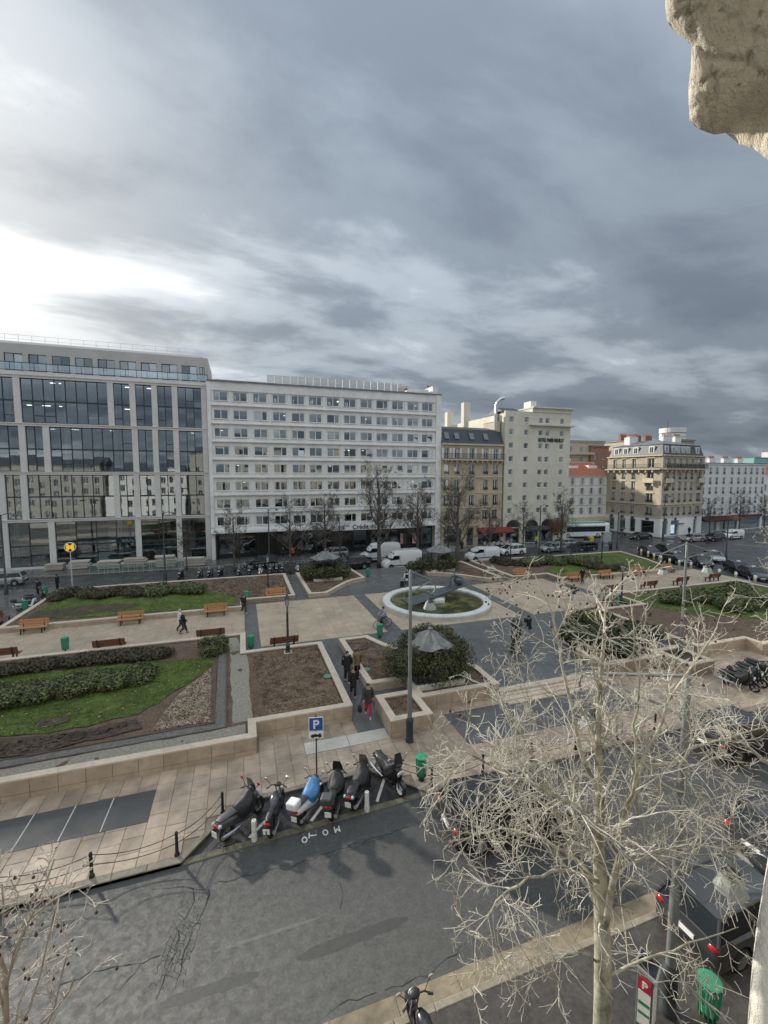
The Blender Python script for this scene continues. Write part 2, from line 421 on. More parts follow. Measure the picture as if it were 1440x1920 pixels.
# pale slabs at the foot of the ramp
for (x0, x1) in ((2.45, 4.45), (4.47, 6.39)):
    MB().cbox(x0, x1, 18.42, 19.28, .05, .135, .01).build('pale_slab', M_plate, fp)
# plaza floor: dark slate all over, beige tile fields on it
PX0, PX1, PY0, PY1 = -60, 53.5, 19.4, 53.0
plz = tag(MB().prism([(PX0, 32.0), (-16, 32), (-16, 20.45), (5.05, 20.45), (5.05, 22.2), (6.45, 22.2), (6.45, 20.3), (28.0, 20.3), (28, 22.2), (29.3, 22.2), (29.3, 20.45), (53.5, 20.45), (55.6, 31), (55.6, 41), (54.5, 50), (50, 53), (-18.5, 53), (-18.5, 40.5), (PX0, 40.5)], -.1, ZP).build('plaza', M_slate), kind='structure')
for x0, x1 in ((5.05, 6.45), (28.0, 29.3)):
    tag(MB().prism([(x0, 19.3), (x1, 19.3), (x1, 22.2), (x0, 22.2)], 0, .1, lambda x, y: .13 + (y - 19.3) / 2.9 * (ZP - .13)).build('ramp', M_slate), kind='structure')
tilem = {}
FC = (17.2, 36.35); FR = 5.0
def tiles(x0, x1, y0, y1, tx, ty, parent, indiv, z=ZP, m=M_tile, hole=True, name='tile'):
    nx = round((x1 - x0) / tx); ny = round((y1 - y0) / ty); tx = (x1 - x0) / nx; ty = (y1 - y0) / ny; mb = MB()
    for i in range(nx):
        for j in range(ny):
            X, Y = x0 + i * tx, y0 + j * ty
            if hole and math.hypot(X + tx / 2 - FC[0], Y + ty / 2 - FC[1]) < FR - .8: continue
            zt = z + .008 + rng.uniform(-.0015, .0015)
            if indiv:
                key = (round(tx, 3), round(ty, 3), name)
                if key not in tilem: tilem[key] = MB().cbox(.004, tx - .004, .004, ty - .004, -.006, 0, .003).mesh(name, m)
                o = link(name, tilem[key], parent); o.location = (X, Y, zt)
            else: mb.cbox(X + .004, X + tx - .004, Y + .004, Y + ty - .004, z + .001, zt, .003)
    if not indiv: tag(mb.build('tile_field', m, parent), kind='stuff')
tiles(1.05, 10.5, 30.85, 41.6, .95, .98, plz, True)
tiles(11.65, 22.75, 30.85, 41.6, .93, .98, plz, True)
tiles(23.9, 33.3, 30.85, 41.6, .95, .98, plz, False)
tiles(-40, 0.0, 32.85, 39.75, .9, .6, plz, False, hole=False, name='w')
tiles(34.4, 55.3, 32.85, 39.75, .9, .6, plz, False, hole=False, name='w')
# steps from the slate panel up to the plaza
st = tag(MB().box(13.45, 20.95, 19.95, 20.35, 0, .449).build('steps', M_wall), kind='structure')
for k, (y0, z1) in enumerate(((19.15, .20), (19.45, .29), (19.75, .37), (20.05, .455))):
    for i in range(6):
        xa = 13.45 + i * 1.25; MB().cbox(xa + .004, xa + 1.246, y0, y0 + .42, .05, z1, .012).build('step_stone', M_cope, st)
# back and side pavements
bp = tag(MB().prism([(-90, 63.2), (59.5, 63.2), (60.5, 67), (60.5, 90), (-90, 90)], -.1, .12).build('back_pavement', M_backpav), kind='structure')
kerbline([(-60, 63.0), (59.4, 63.0)], .25, .13, M_kerb, bp, 2.0)
tag(MB().prism([(-90, 40.5), (-18.55, 40.5), (-18.55, 56.5), (-90, 56.5)], -.1, .10).build('side_pavement', M_backpav), kind='structure')
tag(MB().prism([(79.0, 63.2), (140, 63.2), (140, 100), (79.0, 100)], -.1, .12).build('far_pavement', M_backpav), kind='structure')
# painted marks
mk = MB().prism([(53, 14), (140, 14), (140, 13.9), (53, 13.9)], .005, .0085).build('lane_line', M_paintd); tag(mk, kind='structure')
def strip(name, a, b, wd, z, m):
    a, b = Vector(a), Vector(b); e = (b - a).normalized(); q = Vector((-e.y, e.x)) * wd / 2
    return tag(MB().prism([tuple(a - q), tuple(b - q), tuple(b + q), tuple(a + q)], z - .002, z).build(name, m), kind='structure')
for a, b in (((-2.05 + 2.0, 14.72), (.95, 15.75)), ((2.1, 14.78), (3.05, 15.85)), ((4.65, 14.92), (5.35, 16.1))):
    strip('bay_line', a, b, .11, .0095, M_paintd if False else M_paint)
M_patch = mat('tar_patch', (.042, .043, .040), .62, var=.2, scale=6, bump=.4, bscale=50)
M_patch2 = mat('pale_patch', (.108, .107, .10), .7, var=.2, scale=6, bump=.4, bscale=50)
def softstrip(name, a, b, wd, m):
    a, b = Vector(a), Vector(b); e = (b - a).normalized(); q = Vector((-e.y, e.x)); n = 26; L_ = []; R_ = []
    for k in range(n + 1):
        p = a.lerp(b, k / n); w_ = wd / 2 * min(1, .25 + 6 * min(k, n - k) / n) * (1 + .22 * nz(p.x * 3, p.y * 3, 1.4, 3)); L_.append(tuple(p + q * w_)); R_.append(tuple(p - q * w_ * (1 + .2 * nz(p.x * 2, p.y, 2, 8))))
    n2 = len(R_); tag(MB().add([(*p, .002) for p in R_ + L_], [(i, i + 1, n2 + i + 1, n2 + i) for i in range(n2 - 1)]).build(name, m), kind='structure')
softstrip('faded_line', at(556, 1798), at(765, 1721), .30, M_patch)
softstrip('faded_line', at(300, 1885), at(485, 1826), .28, M_patch)
softstrip('pale_line', at(400, 1785), at(600, 1720), .10, M_patch2)
# M O T O lettering, read from the pavement side, each letter of strokes
def stroke_letter(ch, o, ux, uy, h, parent=None):
    W = {'M': [[(0, 0), (0, 1), (.5, .45), (1, 1), (1, 0)]], 'T': [[(0, 1), (1, 1)], [(.5, 1), (.5, 0)]], 'O': [[(.5 + .5 * math.cos(a * math.pi / 8), .5 + .5 * math.sin(a * math.pi / 8)) for a in range(17)]]}[ch]
    mb = MB(); o = Vector(o); ux = Vector(ux) * h * .72; uy = Vector(uy) * h
    for pl_ in W:
        for (a, b) in zip(pl_, pl_[1:]):
            A = o + ux * a[0] + uy * a[1]; B = o + ux * b[0] + uy * b[1]; e = (B - A).normalized(); q = Vector((-e.y, e.x)) * .022
            zk = len(mb.f) * .00004
            if ch != 'O': A -= e * .02; B += e * .02
            mb.prism([tuple(A - q), tuple(B - q), tuple(B + q), tuple(A + q)], .003, .0062 + zk)
    return mb.build('letter', M_white, parent)
moto = tag(empty('road_lettering', (0, 0, 0)), 'white M O T O letters painted on the road beside the motorbike bay', 'lettering')
for ch, (px, py) in zip('MOTO', ((630, 1556), (608, 1562), (590, 1569), (569, 1576))):
    x, y = at(px, py); stroke_letter(ch, (x + .08, y + .14), (-.18, -.98), (-1, .18), .24, moto) if ch == 'T' else stroke_letter(ch, (x + .12, y + .12), (-1, .0), (0, -1), .22, moto)
# cracks in the asphalt: thin sunk tar-dark strips
M_crack = mat('crack', (.018, .018, .017), .9)
def crack(pts, wd, jit=.04, n=5):
    mb = MB(); Q = []
    for a, b in zip(pts, pts[1:]):
        a, b = Vector(at(*a)), Vector(at(*b)); k = max(2, int((b - a).length * n))
        for i in range(k): Q.append(a.lerp(b, i / k) + Vector((rng.gauss(0, jit), rng.gauss(0, jit))))
    for a, b in zip(Q, Q[1:]):
        e = (b - a).normalized(); q = Vector((-e.y, e.x)) * wd * rng.uniform(.1, .95)
        mb.quad((*(a - q), .003), (*(b - q), .003), (*(b + q), .003), (*(a + q), .003))
    return mb
ck = MB()
for pts, wd in (([(280, 1668), (395, 1662), (470, 1640), (560, 1620), (660, 1585), (800, 1540)], .022), ([(600, 1612), (660, 1590), (730, 1565)], .012), ([(357, 1665), (365, 1690), (340, 1730), (325, 1790), (300, 1850), (280, 1900)], .02),
                ([(392, 1665), (388, 1690), (365, 1740), (345, 1800), (330, 1860)], .02), ([(110, 1850), (200, 1815), (265, 1807), (320, 1785)], .02), ([(640, 1645), (640, 1690), (638, 1720)], .012),
                ([(880, 1765), (840, 1800), (800, 1830), (740, 1850), (700, 1860)], .016), ([(700, 1860), (650, 1885), (590, 1915)], .016), ([(265, 1805), (220, 1860), (160, 1900)], .012)):
    m = crack(pts, wd); ck.add(m.v, m.f)
# crazed patch: a net of small cells
def net(u, v):
    px = 372 - 62 * v + (u - .5) * (44 + 14 * v); py = 1668 + 190 * v; X, Y = at(px, py); return Vector((X + rng.gauss(0, .022), Y + rng.gauss(0, .022)))
NU, NV = 5, 26; G_ = [[net(i / NU, j / NV) for i in range(NU + 1)] for j in range(NV + 1)]
def seg(a, b, wd):
    e = (b - a).normalized(); q = Vector((-e.y, e.x)) * wd; ck.quad((*(a - q), .003), (*(b - q), .003), (*(b + q), .003), (*(a + q), .003))
for j in range(NV):
    dens_ = .25 + .75 * math.exp(-((j / NV - .58) / .24) ** 2)
    for i in range(NU + 1):
        if rng.random() < dens_: seg(G_[j][i], G_[j + 1][i], rng.uniform(.003, .008))
        if i < NU and rng.random() < dens_ * .8: seg(G_[j][i], G_[j][i + 1] if rng.random() < .6 else G_[j + 1][i + 1], rng.uniform(.003, .007))
tag(ck.build('road_cracks', M_crack), kind='structure')
# oil and damp patches left under the bikes
def blob(px, py, rx, ry, rot, m, name='oil_stain'):
    cx_, cy_ = at(px, py); P = []
    for k in range(22):
        a = k / 22 * 6.283; r = 1 + .25 * nz(math.cos(a), math.sin(a), 1.3, px * .1); X, Y = rx * r * math.cos(a), ry * r * math.sin(a)
        P.append((cx_ + X * math.cos(rot) - Y * math.sin(rot), cy_ + X * math.sin(rot) + Y * math.cos(rot)))
    tag(MB().prism(P, .001, .0055).build(name, m), kind='structure')
M_bike = mat('bay_dust', (.085, .08, .07), .8, var=.3, scale=5)
for px, py in ((428, 1578), (505, 1575), (560, 1548), (618, 1538), (655, 1520)):
    cx_, cy_ = at(px, py); P = [(cx_ + .26 * math.cos(k / 3.5) * (1 + .3 * nz(k, px)), cy_ + .16 * math.sin(k / 3.5)) for k in range(22)]
    tag(MB().prism(P, .006, .0095).build('dust_patch', M_bike), kind='structure')
# ================================================================== buildings
M_frame = mat('window_frame_white', (.72, .72, .70), .5, var=.05)
M_framed = mat('frame_dark', (.035, .04, .042), .45, var=.1, metal=.3)
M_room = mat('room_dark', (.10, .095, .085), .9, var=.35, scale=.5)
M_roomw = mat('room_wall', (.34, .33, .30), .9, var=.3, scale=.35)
M_blind = mat('blind_fabric', (.62, .64, .62), .8, var=.06)
M_curt = mat('curtain', (.58, .56, .50), .85, var=.2, scale=6, stretch=(8, 8, .3))
M_stone1 = mat('precast_grey_beige', (.62, .60, .56), .75, var=.06, scale=.8, stain=.05)
M_pent = mat('penthouse_panel', (.46, .435, .41), .7, var=.06, scale=.6)
M_white2 = mat('white_precast', (.79, .775, .745), .8, var=.10, scale=.8, bump=.1, bscale=20, stain=.12)
M_shop = mat('shop_black', (.018, .018, .019), .35, var=.3, scale=1)
M_sign = mat('sign_white', (.78, .78, .76), .5, var=.03)
M_black = mat('letter_black', (.02, .02, .02), .5)
M_hauss = mat('limestone_warm', (.49, .405, .285), .85, var=.1, scale=1.2, bump=.15, bscale=15, stain=.18)
M_corn = mat('limestone_grey', (.455, .40, .305), .85, var=.12, scale=1.2, bump=.15, bscale=15, stain=.2)
M_cornice = mat('limestone_pale', (.56, .49, .37), .8, var=.1, scale=2, stain=.1)
M_hotel = mat('hotel_render', (.63, .595, .50), .85, var=.06, scale=.7, stain=.10)
M_zinc = mat('zinc_roof', (.17, .185, .205), .45, var=.12, scale=1.5, metal=.3)
M_slater = mat('slate_roof', (.045, .05, .058), .5, var=.2, scale=3, bump=.3, bscale=12)
M_brickc = mat('chimney_brick', (.28, .13, .09), .9, var=.2, scale=4)
M_pot = mat('terracotta_pot', (.33, .15, .10), .85, var=.15)
M_rail = mat('iron_rail', (.025, .026, .028), .5, metal=.2)
M_red = mat('red_tile_roof', (.33, .10, .055), .85, var=.2, scale=3, bump=.4, bscale=10)
M_wht = mat('white_render', (.80, .79, .76), .85, var=.05, scale=.8, stain=.08)
M_wht3 = mat('grey_white_render', (.70, .69, .66), .85, var=.05, scale=.8, stain=.10)
M_shut = mat('shutter_white', (.66, .66, .63), .7, var=.06)
M_awnr = mat('awning_red', (.22, .03, .025), .8, var=.15, scale=2)
M_awnb = mat('awning_dark', (.05, .05, .05), .8)
M_awnt = mat('awning_tan', (.42, .36, .24), .85, var=.1)
M_beigefar = mat('far_beige', (.46, .41, .33), .9, var=.08, scale=.5)
M_steel = mat('steel_duct', (.55, .56, .57), .3, metal=.9)
M_louv = mat('louvre_metal', (.55, .55, .53), .5, metal=.2, var=.08)
G_off = glassmat('glass_office', (.70, .88, .88), .66, gl=.25)
G_win = glassmat('glass_window', (.8, .85, .83), .6, gl=.24)
G_teal = glassmat('glass_teal', (.45, .8, .72), .5, gl=.2)
M_lamp = mat('ceiling_light', (1, .95, .82), emit=3.0, var=0)

def wall_grid(mb, u0, u1, z0, z1, ops, d0, d1):
    """wall slab with real openings; local x along the wall, y = depth"""
    us = sorted({u0, u1} | {min(max(v, u0), u1) for o in ops for v in o[:2]}); zs = sorted({z0, z1} | {min(max(v, z0), z1) for o in ops for v in o[2:]})
    for za, zb in zip(zs, zs[1:]):
        run = None
        for ua, ub in zip(us, us[1:]):
            c = ((ua + ub) / 2, (za + zb) / 2); hole = any(o[0] < c[0] < o[1] and o[2] < c[1] < o[3] for o in ops)
            if not hole: run = (run[0], ub) if run else (ua, ub)
            if hole and run: mb.box(run[0], run[1], d0, d1, za, zb); run = None
        if run: mb.box(run[0], run[1], d0, d1, za, zb)
    return mb
WM = {}
def wmesh(key, fn):
    if key not in WM: WM[key] = fn()
    return WM[key]
def win(parent, u, z, w, h, d=.12, leaves=2, frame=M_frame, fw=.07, sill=None, glass=G_win, rail=0., shut=0., back=None, opened=False, railm=M_rail, split=.5, rname='railing'):
    """window in its opening: frame part with its panes, sill, railing, shutters as sub-parts; (u,z) lower left, d = recess"""
    def fr():
        mb = MB(); mb.box(0, w, 0, .07, 0, fw); mb.box(0, w, 0, .07, h - fw, h); mb.box(0, fw, 0, .07, fw, h - fw); mb.box(w - fw, w, 0, .07, fw, h - fw)
        if leaves == 2: mb.box(w * split - fw * .6, w * split + fw * .6, -.005, .07, fw, h - fw)
        return mb.mesh('window', frame)
    o = link('window', wmesh(('w', w, h, leaves, frame.name, fw, split), fr), parent); o.location = (u, d, z)
    edges = [fw, w - fw] if leaves == 1 else [fw, w * split - fw * .6, w * split + fw * .6, w - fw]
    for a, b in zip(edges[::2], edges[1::2]):
        p = link('pane', wmesh(('p', round(b - a, 3), h, fw, glass.name), lambda: MB().quad((0, 0, 0), (b - a, 0, 0), (b - a, 0, h - 2 * fw), (0, 0, h - 2 * fw)).mesh('pane', glass)), o)
        p.location = (a, .035 + R.uniform(0, .01), fw); p.rotation_euler = (R.gauss(0, .022), 0, R.gauss(0, .03))
        if opened and a > fw: p.rotation_euler = (-.35, 0, 0)
    if back:
        link('blind', wmesh(('b', w, h, fw, back[0].name, back[1]), lambda: MB().quad((fw, 0, h * (1 - back[1])), (w - fw, 0, h * (1 - back[1])), (w - fw, 0, h - fw), (fw, 0, h - fw)).mesh('blind', back[0])), o).location = (0, .10, 0)
    if sill: 
        link('sill', wmesh(('s', w, sill.name, d), lambda: MB().box(-.08, w + .08, -d - .06, .0, -.09, 0).mesh('sill', sill)), o)
    if rail:
        def rl():
            mb = MB(); y = -d - .02; mb.box(-.02, w + .02, y - .03, y, rail - .05, rail); mb.box(-.02, w + .02, y - .02, y, .04, .07)
            n = max(3, int(w / .13))
            for k in range(n + 1): x = k * w / n; mb.box(x - .012, x + .012, y - .02, y - .004, .05, rail - .04)
            for k in range(n): x = (k + .5) * w / n; mb.box(x - .04, x + .04, y - .018, y - .008, rail * .3, rail * .65)
            return mb.mesh(rname, railm)
        link(rname, wmesh(('r', w, rail, d), rl), o)
    if shut:
        def sh():
            mb = MB(); mb.box(0, shut, 0, .035, 0, h)
            n = int(h / .12)
            for k in range(n): zz_ = .05 + k * (h - .1) / n; mb.box(.05, shut - .05, -.012, 0, zz_, zz_ + .05)
            return mb.mesh('shutter', M_shut)
        for s_ in (-shut, w):
            q = link('shutter', wmesh(('sh', shut, h), sh), o); q.location = (s_, -d - .04, 0)
    return o
def textmesh(s, size, mat_, depth=.03, align='LEFT', bold=0.):
    c = bpy.data.curves.new('t', 'FONT'); c.body = s; c.size = size; c.extrude = depth; c.align_x = align; c.offset = bold
    o = bpy.data.objects.new('t', c); col.objects.link(o); bpy.context.view_layer.update()
    me = bpy.data.meshes.new_from_object(o.evaluated_get(bpy.context.evaluated_depsgraph_get())); bpy.data.objects.remove(o)
    me.materials.clear(); me.materials.append(mat_); return me
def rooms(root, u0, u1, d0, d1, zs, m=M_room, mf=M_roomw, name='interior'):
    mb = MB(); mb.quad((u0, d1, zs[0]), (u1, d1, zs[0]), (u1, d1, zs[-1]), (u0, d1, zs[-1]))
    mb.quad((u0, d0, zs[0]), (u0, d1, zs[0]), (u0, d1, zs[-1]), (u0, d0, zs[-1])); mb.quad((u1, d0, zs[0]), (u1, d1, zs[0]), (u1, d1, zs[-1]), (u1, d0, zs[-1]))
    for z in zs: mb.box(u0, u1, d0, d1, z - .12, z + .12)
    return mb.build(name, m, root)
def chimney(root, u, d, z, w, dp, h, pots=4, m=M_wht3):
    c = MB().box(u, u + w, d, d + dp, z, z + h); c.box(u - .06, u + w + .06, d - .06, d + dp + .06, z + h, z + h + .1); o = c.build('chimney', m, root)
    for k in range(pots):
        p = link('chimney_pot', wmesh('pot', lambda: MB().lathe([(.11, 0), (.13, .1), (.10, .45), (.12, .5)], 8).mesh('chimney_pot', M_pot)), o); p.location = (u + (k + .5) * w / pots, d + dp / 2, z + h + .1)
R = random.Random(11)

# ---------------------------------------------------------------- glass office building
b = tag(empty('office_building', (-4.4, 68.4, 0)), 'large glazed office block with pale concrete grid and set-back top floor, at the left', 'building')
X0 = -46.0; Zr = [6.35, 12.62, 18.92, 25.05]           # beam undersides
bm = MB()
for z in Zr: bm.box(X0, .1, -.10, .5, z, z + .42); bm.box(X0, .15, -.22, -.10, z + .30, z + .42)
bm.box(X0, 0, .0, .6, .12, .42)
bm.build('floor_beam', M_stone1, b)
for r_, cols_ in enumerate(([-29.29, -24.17, -13.92, -8.64], [-40.5, -37.6, -29.28, -26.89, -16.34, -13.85, -11.23, -8.61], [-40.2, -37.0, -26.72, -24.11, -13.78, -11.25, -8.59], [-40, -37.4, -26.97, -16.5, -13.86, -11.15, -8.57])):
    zb = .42 if r_ == 0 else Zr[r_ - 1] + .42; zt = Zr[r_]
    cs = sorted(c + 4.4 for c in cols_)
    for c in cs + [-.35]:
        MB().box(c - .36, c + .36, -.07, .45, zb, zt).build('column', M_stone1, b)
    edges = [X0] + cs + [-.35]
    for a, e in zip(edges, edges[1:]):
        a += .36; e -= .36; n = max(2, round((e - a) / (1.22 if r_ else 2.2))); pw = (e - a) / n; zm = (zb + zt) / 2 if r_ else zb + 2.75
        mu = MB()
        for k in range(n + 1): x_ = a + k * pw; mu.box(max(a, x_ - .045), min(e, x_ + .045), .12, .26, zb, zt)
        mu.box(a, e, .13, .25, zm - .09, zm + .09); mu.box(a, e, .13, .25, zt - .1, zt); mu.box(a, e, .13, .25, zb, zb + .1)
        for k in range(n):
            if R.random() < .3 and r_:
                q = R.choice((zb + .95, zm + .95)); mu.box(a + k * pw, a + k * pw + pw, .10, .24, q - .05, q + .05)
        fo = mu.build('mullion_frame', M_framed, b)
        for k in range(n):
            for (z0_, z1_) in ((zb, zm), (zm, zt)):
                p = link('pane', wmesh(('op', round(pw, 2), round(z1_ - z0_, 2)), lambda: MB().quad((0, 0, 0), (pw, 0, 0), (pw, 0, z1_ - z0_), (0, 0, z1_ - z0_)).mesh('pane', G_off)), fo)
                p.location = (a + k * pw, .19, z0_); p.rotation_euler = (R.gauss(0, .004), 0, R.gauss(0, .004))
zs = [.12, 3.6, 6.55, 9.6, 12.8, 15.9, 19.1, 22.2, 25.3]
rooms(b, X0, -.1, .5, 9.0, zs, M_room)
ic = MB()
for z0_, z1_ in zip(zs, zs[1:]):
    for x_ in (-38, -31.5, -24.6, -18.2, -12.3, -6): ic.box(x_ - .22, x_ + .22, 2.2, 2.64, z0_ + .12, z1_ - .12)
    for k in range(10):
        x_ = R.uniform(X0 + 1, -2); ic.box(x_, x_ + R.uniform(.8, 2), R.uniform(1.2, 3), R.uniform(3.1, 4), z0_ + .12, z0_ + R.uniform(.8, 1.5))
    ic.box(X0, -.2, .62, .72, z1_ - .4, z1_ - .12)
ic.build('interior_fittings', mat('interior_pale', (.55, .54, .50), .8, var=.3, scale=.3), b)
lt = MB()
for z1_ in zs[1:]:
    for k in range(7): x_ = R.uniform(X0 + 2, -2); lt.box(x_, x_ + R.choice((.5, .9)), 3, 3.3, z1_ - .2, z1_ - .16)
lt.build('ceiling_lights', M_lamp, b)
wl = MB()                                               # bright windows at the back of the upper floors, as seen through the glass
pent = MB(); ops = []
PX = []
x_ = -1.3
ops.append((-.95, -.25, .25, 2.55))
for k in range(16): ops.append((-3.35 - 2.65 * k, -1.30 - 2.65 * k, .25, 2.65))
ptop = 3.9
def pz(z): return 25.9 + z
wall_grid(pent, X0, .2, pz(0), pz(ptop), [(o[0], o[1], pz(o[2]), pz(o[3])) for o in ops], 2.1, 2.5)
pent.box(X0, .2, 2.5, 12, pz(ptop) - .3, pz(ptop)); pent.box(0, .2, 2.5, 12, pz(0), pz(ptop) - .3)
pent.build('penthouse_wall', M_pent, b)
MB().xprism([(2.1, pz(ptop)), (12, pz(ptop)), (12, pz(ptop) + .5), (3.0, pz(ptop) + .5)], X0, -.7).build('roof_edge', M_pent, b)
for (u0_, u1_, z0_, z1_) in ops: win(b, u0_, pz(z0_), u1_ - u0_, z1_ - z0_, 2.22, 2, M_framed, .06, glass=G_off)
MB().box(X0, .3, 0, 12, 25.47, 25.9).build('terrace_slab', M_stone1, b)
MB().box(X0, 0, 6, 6.1, pz(0), pz(3.5)).build('interior', M_room, b)
rl = MB(); 
for k in range(36): x_ = .25 - k * 1.3; rl.box(x_ - .025, x_ + .025, .02, .07, 25.9, 26.95)
rl.box(X0, .3, .0, .09, 26.92, 27.0); rl.box(X0, .3, .03, .06, 26.0, 26.04)
rl.build('terrace_railing', M_framed, b)
link('railing_glass', MB().quad((X0, .045, 26.05), (.25, .045, 26.05), (.25, .045, 26.9), (X0, .045, 26.9)).mesh('railing_glass', G_off), b)
rr = MB()
for k in range(30): x_ = -.9 - k * 1.5; rr.tube([(x_, 3.6, pz(ptop) + .5), (x_, 3.6, pz(ptop) + 1.5)], .02, 4)
for z in (.95, 1.5): rr.tube([(X0, 3.6, pz(ptop) + z), (-.9, 3.6, pz(ptop) + z)], .02, 4)
rr.build('roof_railing', M_louv, b)
MB().box(X0, 0, 9.2, 16, 0, 25.4).build('rear_block', M_stone1, b)

# ---------------------------------------------------------------- white slab office building with the bank
b = tag(empty('office_building', (-4.3, 67.5, 0)), 'white eight-storey office slab with bands of paired windows above a bank branch', 'building')
UW = 36.85
cc = [v + 4.3 for v in (-2.48, .2, 3.01, 5.79, 8.57, 11.21, 13.98, 16.68, 19.39, 22.05, 24.74, 27.44, 30.05)]
WW, WH = 1.98, 1.32; rows = [23.3 - 2.6 * k for k in range(8)]
ops = [(c - WW / 2, c + WW / 2, z, z + WH) for z in rows for c in cc]
mb = MB(); wall_grid(mb, 0, UW - 1.0, 4.35, 26.0, ops, .18, .5); mb.build('wall', M_white2, b)
MB().box(UW - 1.0, UW, -.12, 12, 0, 26.15).build('end_wall', M_white2, b)
MB().box(-.0, .55, -.05, .18, 0, 26.0).build('corner_strip', M_white2, b)
for k, z in enumerate(rows + [rows[-1] - 2.6]):
    zt = z + WH + (.0 if k else .0)
    # ledge under the windows, spandrel panels below it
    if k < 8: MB().box(.55, UW - 1.0, .0, .18, z - .58, z - .16).build('spandrel_band', M_white2, b)
    if k < 8:
        sp = wmesh('ledge', lambda: MB().box(.55, UW - 1.0, -.16, .18, 0, .10).mesh('ledge', M_white2)); o = link('ledge', sp, b); o.location = (0, 0, z - .70)
    if k == 0: MB().box(.55, UW - 1.0, .02, .18, z + WH + .12, 26.0).build('parapet', M_white2, b); MB().box(.0, UW, -.2, 12, 26.0, 26.18).build('roof_slab', M_zinc, b)
for z in rows:
    for i in range(len(cc) + 1):
        x_ = (cc[i - 1] + cc[i]) / 2 if 0 < i < len(cc) else (.75 if i == 0 else UW - 1.2)
        o = link('pier', wmesh('pier', lambda: MB().box(-.17, .17, .06, .18, 0, 1.5).mesh('pier', M_white2)), b); o.location = (x_, 0, z - .15)
for r_, z in enumerate(rows):
    for i, c in enumerate(cc):
        q = R.random(); bk = None
        if q < .38: bk = (R.choice((M_blind, M_curt, M_blind)), R.choice((.25, .4, .6, .95)))
        win(b, c - WW / 2, z, WW, WH, .26, 2, M_frame, .085, sill=M_white2, glass=G_win, back=bk, opened=(r_, i) in ((2, 11), (2, 12), (3, 4)), split=R.choice((.42, .5, .62)))
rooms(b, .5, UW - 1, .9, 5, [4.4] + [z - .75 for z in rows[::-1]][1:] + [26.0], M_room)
rl2 = MB()
for r_, z in enumerate(rows):
    for k in range(5): x_ = R.uniform(1, 34); rl2.box(x_, x_ + .25, 2.5, 2.7, z + 1.15, z + 1.19)
rl2.build('ceiling_lights', M_lamp, b)
for ch, i in zip('insideo', range(1, 8)):
    o = link('window_letter', textmesh(ch, .95, M_sign, .01), b); o.rotation_euler = (rad(90), 0, 0); o.location = (cc[i] - WW / 2 + .22, .27, rows[0] + .25)
# roof screen of slats
for k in range(19):
    u = 8.6 + k * 1.22
    s_ = link('louvre_screen', wmesh('louv', lambda: (lambda mb: ([mb.box(0, 1.16, 0, .12, .1 + j * .2, .22 + j * .2) for j in range(11)], mb.box(0, .07, .1, .2, 0, 2.3), mb)[2])(MB()).mesh('louvre_screen', M_louv)), b); s_.location = (u, 4.2, 26.1)
MB().box(1.0, 8.5, 3, 8, 26.1, 26.9).box(32, 35.6, 2.5, 8, 26.1, 27.3).build('roof_plant', M_white2, b)
chimney(b, 35.9, 1.5, 26.1, .9, 5, 1.6, 5, M_white2); chimney(b, 31, 6, 26.1, 2.2, .7, 1.8, 4, M_brickc)
an = MB(); an.tube([(30.2, 6, 26), (30.2, 6, 29.6)], .03, 5); [an.tube([(29.6 + .1 * k, 6, 29.5 - .12 * k), (30.8 - .1 * k, 6, 29.5 - .12 * k)], .015, 4) for k in range(4)]
an.build('aerial', M_louv, b)
# shop floor: dark set-back front, canopy, bank sign
sh = MB(); sh.box(.55, UW - 1, 1.2, 1.5, .12, 4.2); sh.build('shopfront', M_shop, b)
MB().box(0, UW - 1.0, -.9, 1.2, 4.1, 4.36).build('canopy', M_white2, b)
for k in range(12):
    u = .9 + k * 2.95
    if k in (0, 1, 4, 5, 7, 8, 9, 11):
        o = MB().box(u, u + 2.4, 1.08, 1.2, .6, 3.6).build('shop_window', M_framed, b)
        link('pane', MB().quad((u + .12, 1.05, .75), (u + 2.28, 1.05, .75), (u + 2.28, 1.05, 3.45), (u + .12, 1.05, 3.45)).mesh('pane', G_off), o)
    MB().box(u - .32, u - .1, -.2, .1, .12, 4.1).build('shop_pillar', M_shop, b)
s0, s1 = onY(620, 990, 66.5)[0] + 4.3, onY(782, 985, 66.5)[0] + 4.3
so_ = MB().box(s0, s1, -1.0, -.9, 3.85, 4.85).build('bank_sign', M_sign, b)
o = link('lettering', textmesh('Crédit du Nord', 1.02, M_black, .02, bold=.012), so_); o.rotation_euler = (rad(90), 0, 0); o.location = (s0 + 3.5, -1.03, 4.02)
st_ = MB(); cxs, czs = s0 + 12.2, 4.35
for k in range(4):
    a = k * math.pi / 2; st_.add([(cxs + .28 * math.cos(a), -1.03, czs + .28 * math.sin(a)), (cxs + .07 * math.cos(a + .785), -1.03, czs + .07 * math.sin(a + .785)), (cxs, -1.03, czs), (cxs + .07 * math.cos(a - .785), -1.03, czs + .07 * math.sin(a - .785))], [(0, 1, 2, 3)])
st_.build('star_emblem', M_black, so_)
M_post = mat('poster_red', (.45, .12, .10), .5, c2=(.75, .65, .62), scale=2)
for px in (765, 788):
    u = onY(px, 1015, 66)[0] + 4.3; o = MB().box(u - .45, u + .45, .9, 1.0, .9, 2.7).build('poster', M_post, b)
MB().box(0, UW, 12, 12.2, 0, 26).box(0, .2, .5, 12, 0, 26).build('rear_wall', M_white2, b)

